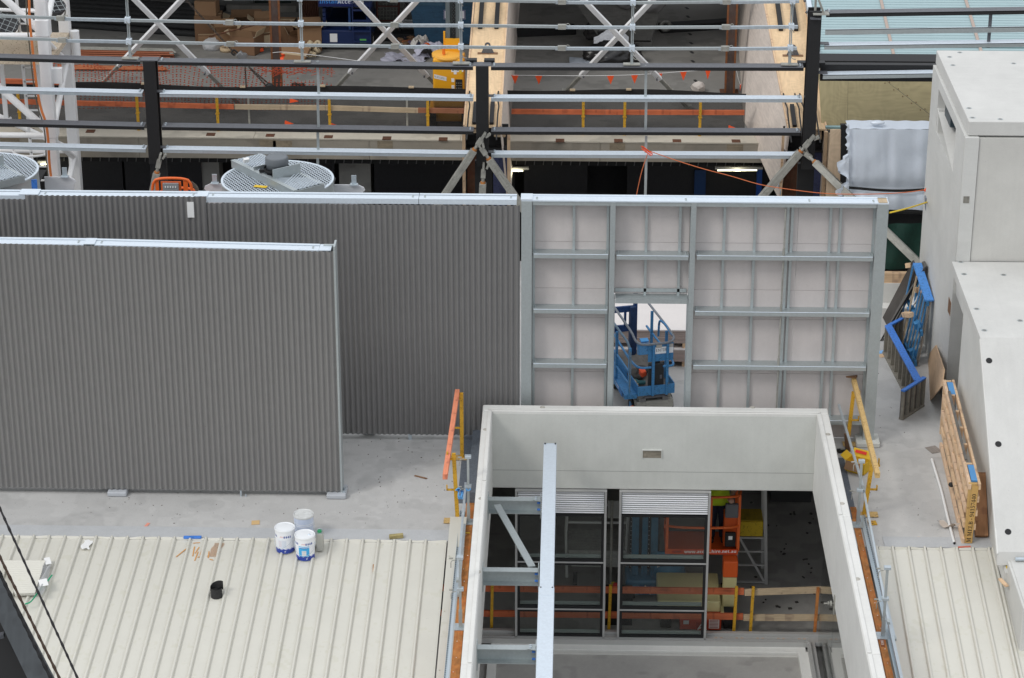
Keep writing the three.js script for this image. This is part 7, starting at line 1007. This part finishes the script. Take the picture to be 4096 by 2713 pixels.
// ---- scissor lift and board stacks behind the door opening
{
  const t = thing('scissor_lift', 'blue folded scissor lift with paper sign seen through the door opening', 'scissor lift'), O = V(1.2, 0, -38.56), ya = Math.atan2(.253, .967), M4 = new THREE.Matrix4().makeRotationY(ya).setPosition(O), bk = (g, n, m, p) => { for (const q of g.a) q.applyMatrix4(M4); return g.build(n, m, p || t); }, W = .63, L = 1.75, F = .55, R = 1.45;
  bk(new G().bx(-.02, W + .02, .18, .34, -L, -.05, .02), 'chassis', M.galvOld); for (const x of [.0, W]) for (const z of [-.3, -L + .3]) { const w = bk(new G().cyl(V(x - .05, .16, z), V(x + .05, .16, z), .16, .16, 18), 'wheel', M.tyre); bk(new G().cyl(V(x - .055, .16, z), V(x + .055, .16, z), .09, .09, 12), 'rim', M.blue, w); }
  for (let i = 0; i < 3; i++) for (const x of [.06, W - .06]) { bk(new G().bar(V(x, .36 + i * .06, -.06), V(x, .37 + i * .06, -L + .1), .06, .05), 'scissor_arm', M.galvOld); } const tb = new G(); for (const x of [.1, .5]) for (const y of [.37, .46]) { tb.bx(x - .05, x + .05, y - .035, y + .035, -.09, -.045); } bk(tb, 'arm_end', mat(.16, .16, .16, { roughness: .5 })); bk(new G().cyl(V(.12, .42, -.07), V(.5, .42, -.07), .035, .035, 10), 'cross_tube', mat(.12, .12, .13));
  bk(new G().bx(.0, W, F - .02, F, -L, 0), 'platform_deck', mat(.16, .15, .14, { map: T.dirty, roughness: .8 }));
  const toe = new G(); toe.bx(-.015, W + .015, F - .07, F + .1, -.012, .008); toe.bx(-.015, 0, F - .07, F + .12, -L, -.012); toe.bx(W, W + .015, F - .07, F + .12, -L, -.012); bk(toe, 'toe_board', M.blue);
  bk(new G().bx(-.24, -.02, F - .12, F - .04, -L, -.02), 'side_beam', M.blue);
  const tube = (pts, n, r = .021, m = M.blue) => bk(new G().tube(pts.map(p => V(...p)), r, 8, 50), n, m);
  tube([[-.02, R + .06, -1.62], [-.02, R + .04, -.4], [-.02, R, -.12], [.04, R - .01, -.01], [.3, R - .01, .015], [W - .06, R, 0], [W + .01, R + .02, -.1], [W + .015, R + .04, -.3], [W + .015, R + .02, -L + .05]], 'top_rail', .022, mat(.2, .22, .25, { map: T.worn }));
  tube([[-.02, 1.0, -L], [-.02, 1.0, -.12], [.05, 1.0, -.01], [.22, 1.0, .0]], 'mid_rail'); tube([[W - .2, 1.0, .0], [W - .04, 1.0, .0], [W + .01, 1.0, -.1], [W + .01, 1.0, -L]], 'mid_rail');
  for (const x of [.25, .5]) bk(new G().bx(x - .022, x + .022, F - .08, R, -.004, .03), 'front_post', M.blue); for (const [x, z] of [[-.16, -.02], [-.19, -.75], [W, -.5], [W, -1.4], [-.18, -1.6]]) bk(new G().bx(x - .022, x + .022, F - .1, R - (x < 0 ? .06 : .02), z - .02, z + .02), 'side_post', M.blue);
  tube([[-.16, F, -.02], [-.16, R - .12, -.02], [-.17, R - .02, -.1], [-.19, R + .02, -.6], [-.2, R + .02, -1.6]], 'outer_rail', .022, mat(.13, .2, .27, { map: T.worn })); for (const y of [.95, .72]) tube([[-.17, y, -.03], [-.19, y + .02, -.8], [-.2, y, -1.65]], 'outer_mid_rail', .017);
  tube([[W - .01, F + .6, -.95], [W - .02, R + .02, -.85], [W, R + .05, -.7], [W + .012, R + .03, -.2]], 'loop_rail'); bk(new G().bx(.36, .42, F, R + .35, -1.68, -1.6), 'rear_post', M.blueDark); bk(new G().bx(.28, .38, F, R + .02, -1.66, -1.55), 'mast_plate', mat(.015, .04, .11, { map: T.worn })); const gt = new G(); gt.bx(-.2, .3, R - .08, R + .03, -1.64, -1.6); gt.bx(-.2, .3, 1.0, 1.12, -1.64, -1.6); gt.bx(.18, .22, 1.1, R, -1.63, -1.6); bk(gt, 'gate', M.blueDark);
  bk(new G().box([.1, R - .13, -.1], [.2, .2, .13], [-.3, 0, 0], .01), 'control_box', M.blue); bk(new G().box([.13, R - .0, -.16], [.14, .02, .1], [.2, 0, 0]), 'control_lid', mat(.07, .3, .62)); bk(new G().bx(.16, W - .02, 1.1, R - .02, -.018, -.01), 'front_panel', M.blue);
  const o = V(.285, 1.27, .033).applyMatrix4(M4), r = V(.965, 0, -.253); const s1 = thing('paper_sign', 'white paper sign with capital letters taped on the blue lift', 'sign'); printed(s1, 'sheet', V(.275, 1.24, -.004).applyMatrix4(M4), r.clone().multiplyScalar(.33), V(0, .125, 0), 256, (c, w, h) => { c.fillStyle = '#eef0f2'; c.fillRect(0, 0, w, h); c.fillStyle = '#30343a'; c.font = '56px sans-serif'; c.fillText('ENTIRE', 14, 66); }); const tp = new G(); for (const x of [.3, .5]) { tp.bx(x, x + .1, 1.35, 1.41, -.002, .001); } for (const q of tp.a) q.applyMatrix4(M4); tp.build('tape', mat(.5, .48, .44), s1);
  printed(t, 'lettering', V(-.262, F - .11, -.1).applyMatrix4(M4), V(-.2, 0, -.95).multiplyScalar(-.9).add(V(0, 0, 0)).multiplyScalar(-1), V(0, .1, 0), 256, (c, w, h) => { c.fillStyle = '#2f6fae'; c.fillRect(0, 0, w, h); c.save(); c.translate(w, 0); c.scale(-1, 1); c.fillStyle = '#dfe6ee'; c.font = 'bold 24px sans-serif'; c.fillText('1300 674 777', 30, 24); c.restore(); });
  const on = (n, l, cat, g, m, extra) => { const x = thing(n, l, cat); for (const q of g.a) q.applyMatrix4(M4); g.build('body', m, x); if (extra) extra(x); };
  on('tool_case', 'black plastic tool case standing in the blue lift', 'tool case', new G().bx(.2, .47, F + .01, F + .48, -.16, -.05, .03), M.rubber, x => { const h = new G().bx(.28, .4, F + .48, F + .52, -.12, -.09); for (const q of h.a) q.applyMatrix4(M4); h.build('handle', M.black, x); const c = new G(); for (const xx of [.26, .41]) c.bx(xx - .02, xx + .02, F + .2, F + .27, -.05, -.04); for (const q of c.a) q.applyMatrix4(M4); c.build('clasp', M.greyPlas, x); });
  on('cordless_drill', 'teal cordless drill lying on the lift platform', 'drill', new G().cyl(V(.05, F + .05, -.3), V(.2, F + .05, -.27), .045, .035, 12).box([.08, F + .03, -.38], [.05, .05, .16], [0, .3, 0], .01), mat(.02, .12, .13, { roughness: .5 })); on('orange_tool', 'small orange and black tool behind the case in the blue lift', 'tool', new G().box([.16, F + .22, -.32], [.1, .14, .12], [.4, .3, .3], .02), mat(.8, .1, .03)); on('timber_offcut', 'short timber offcut on the lift platform edge', 'timber scrap', new G().box([.03, F + .03, -.36], [.05, .05, .26], [0, .1, 0]), M.timberOld); on('tool_bag', 'dark heap of tools and straps on the lift platform', 'tool bag', new G().sph(V(.13, F + .06, -.62), .16, [1, .5, 1.2], 12).sph(V(.28, F + .07, -.75), .12, [1, .6, 1.2], 10).tube([V(.1, F + .12, -.5), V(.2, F + .2, -.6), V(.3, F + .1, -.55)], .015, 6), mat(.06, .055, .05, { map: T.dirty })); on('amber_beacon', 'orange beacon at the foot of the blue lift', 'beacon', new G().cyl(V(-.12, .2, .05), V(-.12, .31, .05), .045, .04, 14).sph(V(-.12, .31, .05), .04, [1, .5, 1], 10), mat(.75, .15, .02, { roughness: .3 }));
}
{
  const st = (label, z0, z1, y0, y1, x0, x1) => { const t = thing('board_stack', label, 'board stack'), n = Math.round((y1 - y0) / .022); for (let i = 0; i < n; i++) { const d = rr(-.008, .008); new G().bx(x0 + d, x1 + d, y0 + i * .022, y0 + i * .022 + .019, z0, z1 + d).build('board', i === n - 1 ? mat(.76, .72, .7, { map: T.paint, roughness: .8 }) : mat(.38 + .05 * rnd(), .33, .3, { map: T.paint, roughness: .9 }), t); } };
  st('upper stack of pale boards behind the door opening', -43.4, -40.9, .46, .72, .3, 2.9); st('lower stack of pale boards behind the door opening', -43.4, -40.86, .12, .36, .32, 2.92);
  const pl = (label, y) => { const t = thing('stack_bearers', label, 'bearers'); for (const x of [.6, 1.35, 2.1, 2.7]) new G().bx(x - .05, x + .05, y, y + .09, -43.3, -40.9).build('bearer', M.timber, t); }; pl('timber bearers between the two board stacks', .365); pl('timber bearers under the lower board stack', .0);
}
// ================================================================== inside the room under the terrace
const FY = -3.7;
{ // timber edge rails on yellow posts
  const t = thing('interior_edge_rail', 'double timber edge rail on yellow posts behind the windows', 'guard rail'), z = -37.62, r = (x0, y0, x1, y1, m) => new G().bar(V(x0, y0, z), V(x1, y1, z), .045, .115).build('rail', m, t);
  r(-2.4, -2.8, 3.08, -2.8, M.redTimber); r(-2.4, -3.3, 3.08, -3.3, M.redTimber); r(3.09, -2.82, 4.55, -2.74, M.timberOld); r(3.09, -3.32, 4.55, -3.3, M.timberOld);
  for (const px of [2437, 2940, 3007, 3266, 1965]) { const x = onZ(z + .06, px, 2400).x; new G().bar(V(x, FY, z + .05), V(x + .02, -2.68, z + .05), .05, .05, V(0, 0, 1)).build('post', px === 3266 ? M.rust : M.yellow, t); }
}
{ // orange mast boom lift
  const t = thing('boom_lift', 'orange basket lift on a cream mast behind the right window', 'boom lift'), z = -38.3, x0 = 1.72, x1 = 3.0, zb = -39.1;
  new G().bx(x0, x1, -2.45, -2.35, z - .03, z + .01, .01).build('basket_skirt', M.orangeDeep, t); const sk = new G(); sk.bx(x0, x0 + .03, -2.45, -2.35, zb, z - .03); sk.bx(x1 - .03, x1, -2.45, -2.35, zb, z - .03); sk.bx(x0, x1, -2.45, -2.42, zb, z - .03); sk.build('basket_floor', M.orangeDeep, t);
  const tb = (pts, r = .024) => new G().tube(pts.map(p => V(...p)), r, 8, 40).build('rail', M.orange, t); for (const y of [-1.3, -1.9]) tb([[x0 + .02, y, zb], [x0 + .02, y, z - .08], [x0 + .08, y, z], [x1 - .08, y, z], [x1, y, z - .08], [x1, y, zb]]); for (const [x, zz] of [[x0 + .03, z - .03], [x1, z - .06], [2.5, z], [x0 + .03, zb], [x1, zb]]) new G().bar(V(x, -2.4, zz), V(x, -1.3, zz), .05, .04, V(0, 0, 1)).build('basket_post', M.orange, t);
  new G().bx(2.735, 2.995, -2.78, -2.46, -38.32, -38.06, .02).bx(2.74, 2.99, -2.34, -1.7, -38.62, -38.4, .02).build('mast_head', M.orangeDeep, t); const m = new G(); m.bx(2.745, 2.985, FY + .3, -2.7, -38.3, -38.08, .012); m.build('mast', M.beige, t);
  new G().bx(1.6, 2.7, -3.36, -3.14, -38.9, -37.85, .03).bx(2.705, 3.0, -3.44, -3.37, -38.9, -37.85, .02).build('chassis_cover', M.beige, t); new G().bx(1.99, 2.72, FY + .04, -3.38, -38.8, -37.75, .02).build('battery_box', mat(.55, .06, .02, { map: T.paint }), t); for (const [x, zz] of [[2.86, -37.95], [2.86, -38.8], [1.75, -37.95], [1.75, -38.8]]) { const w = new G().cyl(V(x - .09, FY + .19, zz), V(x + .09, FY + .19, zz), .19, .19, 20).build('wheel', M.tyre, t); new G().cyl(V(x - .095, FY + .19, zz), V(x + .095, FY + .19, zz), .11, .11, 14).build('rim', mat(.25, .24, .22), w); }
  new G().bx(2.76, 2.95, -2.28, -2.0, -38.33, -38.26, .02).build('control_case', M.black, t); new G().bx(2.82, 2.89, -2.13, -2.06, -38.259, -38.256).build('sticker', M.paper, t); new G().bx(2.75, 2.98, -1.72, -1.45, -38.36, -38.28, .02).build('console', mat(.14, .14, .15), t);
  const A = (c, w, h, bg) => { c.fillStyle = bg; c.fillRect(0, 0, w, h); c.strokeStyle = '#d9d3cf'; c.lineWidth = w * .1; c.beginPath(); c.moveTo(w * .12, h * .9); c.lineTo(w * .5, h * .12); c.lineTo(w * .88, h * .9); c.lineTo(w * .5, h * .58); c.lineTo(w * .12, h * .9); c.stroke(); };
  printed(t, 'lettering', V(2.05, -2.448, z + .014), V(.93, .02, 0), V(0, .096, 0), 512, (c, w, h) => { c.fillStyle = '#d8430f'; c.fillRect(0, 0, w, h); c.fillStyle = '#fff'; c.font = 'bold 46px sans-serif'; c.fillText('www.accesshire.net.au', 4, 40, w - 8); }); printed(t, 'model_plate', V(1.84, -2.43, z + .014), V(.2, .004, 0), V(0, .07, 0), 160, (c, w, h) => { c.fillStyle = '#d8430f'; c.fillRect(0, 0, w, h); c.fillStyle = '#111'; c.font = 'bold 40px sans-serif'; c.fillText('1230ES', 4, 42, w - 8); });
  printed(t, 'logo', V(2.28, -3.66, -37.742), V(.2, 0, 0), V(0, .16, 0), 96, (c, w, h) => A(c, w, h, '#a3301c')); printed(t, 'notice', V(2.5, -3.62, -37.741), V(.18, 0, 0), V(0, .19, 0), 96, (c, w, h) => { c.fillStyle = '#e8e2dc'; c.fillRect(0, 0, w, h); c.fillStyle = '#a33'; for (let i = 0; i < 6; i++) c.fillRect(8, 10 + i * 15, w - 16, 6); }); printed(t, 'notice', V(2.05, -3.54, -37.741), V(.1, 0, 0), V(0, .1, 0), 64, (c, w, h) => { c.fillStyle = '#ddd'; c.fillRect(0, 0, w, h); c.fillStyle = '#a33'; c.fillRect(0, 0, w, 16); });
  const u = thing('blue_lift', 'blue mast lift behind the right window glass', 'mast lift'), zz = -39; for (const [a, b] of [[1.16, 1.28], [1.34, 1.44], [1.5, 1.62]]) new G().bx(a, b, FY + .3, -.8, zz - .3, zz - .05).build('mast_section', mat(.04, .2, .36, { map: T.dirty, roughness: .5 }), u); new G().bx(1.12, 1.66, FY + .3, -.8, zz - .34, zz - .31).build('mast_back', M.black, u); new G().lathe([[0, 0], [.34, 0], [.36, .1], [.28, .5], [.1, .62], [0, .62]], V(1.82, FY + .1, zz - .2), 24).build('hood', mat(.04, .2, .36, { roughness: .4 }), u); new G().bx(1.05, 2.06, FY + .08, FY + .4, zz - .5, zz + .15, .06).build('base', mat(.04, .2, .36, { roughness: .4 }), u); new G().bx(1.6, 1.86, FY + .5, FY + .9, zz - .06, zz, .02).build('cover', mat(.05, .24, .42, { roughness: .45 }), u); printed(u, 'logo', V(1.3, FY + .12, zz + .153), V(.22, 0, 0), V(0, .2, 0), 96, (c, w, h) => A(c, w, h, '#23608c')); printed(u, 'notice', V(1.62, FY + .58, zz + .003), V(.2, 0, 0), V(0, .28, 0), 96, (c, w, h) => { c.fillStyle = '#d9d6d0'; c.fillRect(0, 0, w, h); c.fillStyle = '#a44'; c.fillRect(0, 0, w, 14); c.fillRect(0, h * .6, w, 10); c.fillStyle = '#777'; c.fillRect(w / 2 - 2, 0, 4, h); for (let i = 0; i < 7; i++) c.fillRect(8, 26 + i * 14, w - 16, 4); }); const d = new G(); for (let i = 0; i < 26; i++) for (const x of [1.14, 1.46]) d.cyl(V(x, -3.2 + i * .09, zz - .045), V(x, -3.2 + i * .09, zz - .04), .008, .008, 6); d.build('rivet', M.galv, u).userData.kind = 'stuff'; for (const x of [1.15, 1.95]) new G().cyl(V(x - .08, FY + .13, zz + .05), V(x + .08, FY + .13, zz + .05), .13, .13, 16).build('wheel', M.tyre, u);
}
{ // white site trolley with frame
  const t = thing('white_trolley', 'white tubular trolley behind the left window', 'trolley'), z = -39.4, tb = (pts) => new G().tube(pts.map(p => V(...p)), .026, 8, 40).build('tube', mat(.62, .62, .6, { roughness: .4 }), t); tb([[.0, -3.55, z], [-.02, -2.4, z], [.04, -1.78, z], [.1, -1.72, z], [1.0, -1.72, z], [1.06, -1.8, z], [1.06, -3.3, z]]); tb([[.02, -2.42, z], [1.06, -2.42, z]]); tb([[.02, -2.42, z - .7], [1.04, -2.42, z - .7]]); tb([[.1, -1.5, z + .1], [.02, -1.9, z + .05], [-.02, -2.6, z + .02]]); new G().hexa([V(.08, -3.3, z + .05), V(1.0, -3.3, z + .05), V(1.0, -3.3, z - .7), V(.08, -3.3, z - .7)], [V(.02, -2.95, z + .08), V(1.06, -2.95, z + .08), V(1.06, -2.95, z - .75), V(.02, -2.95, z - .75)]).build('tray', mat(.5, .5, .48, { map: T.dirty }), t); for (const x of [.15, .95]) new G().cyl(V(x - .04, FY + .12, z), V(x + .04, FY + .12, z), .12, .12, 14).build('castor', M.tyre, t); new G().bx(.5, .62, -2.25, -1.8, z + .02, z + .03).build('yellow_tag', M.yellowPlas, t); new G().bx(.72, .95, -2.3, -1.95, z + .03, z + .06).build('bracket', mat(.4, .4, .38), t);
  const pl = thing('pole_stand', 'grey pole standing between the two windows', 'pole'); new G().cyl(V(.78, FY, -38.6), V(.78, -1.55, -38.6), .025, .025, 8).build('pole', M.galvOld, pl); new G().cyl(V(.78, FY, -38.6), V(.78, FY + .03, -38.6), .16, .16, 16).build('base', M.black, pl);
  const to = thing('power_tools', 'small heap of red and black tools beside the orange rail', 'tools'); for (let i = 0; i < 9; i++) new G().box([rr(.75, 1.1), -2.7 + rr(-.25, .1) - .3, -38.1 + rr(-.1, .1)], [rr(.05, .16), rr(.04, .09), rr(.05, .1)], [rr(0, 2), rr(0, 3), 0], .01).build('tool', [M.black, mat(.4, .03, .03), M.greyPlas, mat(.5, .4, .05)][i % 4], to); new G().bx(.68, 1.16, -3.7, -3.05, -38.25, -37.95).build('bench', M.black, to);
}
{ // step platform at the right
  const t = thing('step_platform', 'aluminium podium steps at the right of the lift', 'steps'), z = -39.5, a = M.aluDull; const g = (p, q, w = .05) => new G().bar(V(...p), V(...q), w, .03, V(0, 0, 1)).build('stile', a, t); g([3.53, -1.7, z], [3.63, FY, z], .06); g([3.52, -1.4, z - .6], [3.6, FY, z - .6], .05); g([3.1, -2.72, z], [3.6, FY + .04, z], .04); g([3.08, -2.72, z], [3.08, FY, z], .04); for (const y of [-2.74, -3.02, -3.3, FY + .05]) new G().bar(V(3.08, y, z), V(3.6, y, z), .05, .03).build('tread', a, t); new G().bx(3.08, 3.56, -2.76, -2.73, z - .6, z).build('platform', a, t); new G().bar(V(3.53, -1.7, z), V(3.53, -.9, z), .05, .03, V(0, 0, 1)).build('black_stile', M.black, t);
  const y = thing('yellow_box', 'yellow plastic step box on the podium steps', 'box'); new G().bx(3.11, 3.53, -2.72, -2.42, z - .5, z + .01, .02).build('body', mat(.6, .42, .02, { map: T.worn }), y); new G().bx(3.13, 3.51, -2.419, -2.41, z - .48, z - .02).build('lid', mat(.5, .36, .03, { map: T.dirty }), y);
}
{
  const t = thing('floor_debris', 'dark scraps scattered on the lower room floor', 'debris'), g = new G(); for (let i = 0; i < 34; i++) { const p = onY(FY, rr(2990, 3260), rr(1980, 2480)); g.box([p.x, FY + .01, p.z], [rr(.015, .06), .02, rr(.015, .07)], [0, rr(0, 3), 0]); } g.build('scraps', mat(.05, .045, .04), t); t.userData.kind = 'stuff';
  const c = thing('dark_cabinet', 'dark cabinet at the back right of the lower room', 'cabinet'), p = onY(FY, 3185, 2010); new G().bx(p.x - .5, p.x + .3, FY, -2, p.z - .5, p.z, .01).build('body', mat(.04, .04, .04), c); new G().bx(p.x - .08, p.x - .05, FY + .8, FY + 1, p.z, p.z + .02).build('handle', M.galvOld, c);
}
// ---- person in the basket
function field(name, caps, o, size, res, m, parent) { // smooth body surface through tapered capsules
  const mc = new MarchingCubes(res, m, false, false, 200000); mc.isolation = 0; const h = size / 2, k = .035, p = V(0, 0, 0), ab = V(0, 0, 0);
  for (let z = 0; z < res; z++) for (let y = 0; y < res; y++) for (let x = 0; x < res; x++) {
    p.set((x - res / 2) / (res / 2) * h + o.x, (y - res / 2) / (res / 2) * h + o.y, (z - res / 2) / (res / 2) * h + o.z); let d = 9;
    for (const [a, b, ra, rb] of caps) { ab.subVectors(b, a); const t = clamp(((p.x - a.x) * ab.x + (p.y - a.y) * ab.y + (p.z - a.z) * ab.z) / (ab.lengthSq() || 1e-9)), dx = p.x - a.x - ab.x * t, dy = p.y - a.y - ab.y * t, dz = p.z - a.z - ab.z * t, e = Math.sqrt(dx * dx + dy * dy + dz * dz) - mix(ra, rb, t); const q = clamp(.5 + .5 * (d - e) / k); d = mix(d, e, q) - k * q * (1 - q); }
    mc.field[x + y * res + z * res * res] = -d;
  }
  mc.update(); const n = mc.count, g = new THREE.BufferGeometry(); g.setAttribute('position', new THREE.Float32BufferAttribute(Array.from(mc.positionArray.slice(0, n * 3)), 3)); g.setAttribute('normal', new THREE.Float32BufferAttribute(Array.from(mc.normalArray.slice(0, n * 3)), 3)); g.scale(h, h, h); g.translate(o.x, o.y, o.z); const G1 = new G(); G1.add(g); return G1;
}
{
  const t = thing('person', 'person in a yellow shirt and navy trousers standing in the orange basket', 'person'), B = onZ(-38.75, 2868, 2100), x = B.x, z = -38.78, y = -2.41, P = (a, b, c) => V(x + a, y + b, z + c);
  const hipL = P(-.09, .86, 0), hipR = P(.09, .86, 0), knL = P(-.1, .47, .05), knR = P(.11, .46, .04), anL = P(-.1, .09, -.02), anR = P(.12, .09, -.03), ch = P(0, 1.22, .06), nk = P(0, 1.42, .1), hd = P(0, 1.56, .14), shL = P(-.19, 1.34, .07), shR = P(.19, 1.34, .07), elL = P(-.27, 1.08, .16), elR = P(.27, 1.08, .16), wrL = P(-.2, 1.04, .38), wrR = P(.2, 1.04, .38);
  const skin = mat(.5, .3, .22, { roughness: .6 }), body = field('body', [[hipL, ch, .12, .13], [hipR, ch, .12, .13], [ch, nk, .12, .055], [nk, hd, .055, .08], [hd, P(0, 1.62, .14), .095, .09], [P(0, 1.53, .2), P(0, 1.52, .235), .03, .016], [P(-.1, 1.56, .13), P(-.1, 1.58, .13), .02, .02], [P(.1, 1.56, .13), P(.1, 1.58, .13), .02, .02], [shL, elL, .055, .043], [elL, wrL, .042, .03], [shR, elR, .055, .043], [elR, wrR, .042, .03], [hipL, knL, .085, .058], [knL, anL, .056, .04], [hipR, knR, .085, .058], [knR, anR, .056, .04]], P(0, .88, .1), 2, 110, skin, t);
  for (const [w, s] of [[wrL, 1], [wrR, -1]]) { const c = [[w, w.clone().add(V(0, -.01, .08)), .03, .036]]; for (let i = 0; i < 4; i++) { const b = w.clone().add(V((i - 1.5) * .019, .0, .085)), L = [.03, .035, .033, .025][i]; c.push([b, b.clone().add(V(0, -.008, L)), .0095, .009], [b.clone().add(V(0, -.008, L)), b.clone().add(V(0, -.03, L * 1.5)), .009, .008]); } c.push([w.clone().add(V(s * .028, -.005, .03)), w.clone().add(V(s * .055, -.02, .065)), .012, .009]); body.a.push(field('hand', c, w.clone().add(V(0, -.01, .07)), .26, 64, skin, t).a[0]); }
  const bm = body.build('body', skin, t); const shoe = new G(); for (const a of [anL, anR]) shoe.box([a.x, y + .05, a.z + .06], [.1, .09, .27], [0, 0, 0], .035); shoe.build('boots', M.black, bm);
  field('shirt', [[P(-.07, .84, .01), ch, .15, .155], [P(.07, .84, .01), ch, .15, .155], [ch, P(0, 1.37, .09), .15, .08], [shL, shL.clone().lerp(elL, .6), .075, .064], [shR, shR.clone().lerp(elR, .6), .075, .064]], P(0, 1.1, .1), 1.1, 72, skin, t).build('shirt', mat(.55, .75, .03, { roughness: .8 }), bm);
  field('trousers', [[hipL, hipR, .13, .13], [hipL, knL, .115, .085], [knL, anL, .083, .075], [hipR, knR, .115, .085], [knR, anR, .083, .075]], P(0, .5, .02), 1.2, 72, skin, t).build('trousers', mat(.012, .016, .035, { roughness: .85 }), bm);
  const hh = new G(); hh.lathe([[.135, 0], [.13, .012], [.118, .015], [.11, .07], [.07, .12], [0, .135]], V(hd.x, hd.y + .055, hd.z), 24); hh.build('helmet', mat(.75, .75, .74, { roughness: .35 }), bm); const ey = new G(); for (const s of [-.033, .033]) ey.sph(P(s, 1.575, .225), .011, [1, .7, .6], 8); ey.build('eyes', M.black, bm);
}
rebase();
scene.traverse(o => { if (o.isMesh) { o.castShadow = true; o.receiveShadow = true; } });
renderer.render(scene, camera);
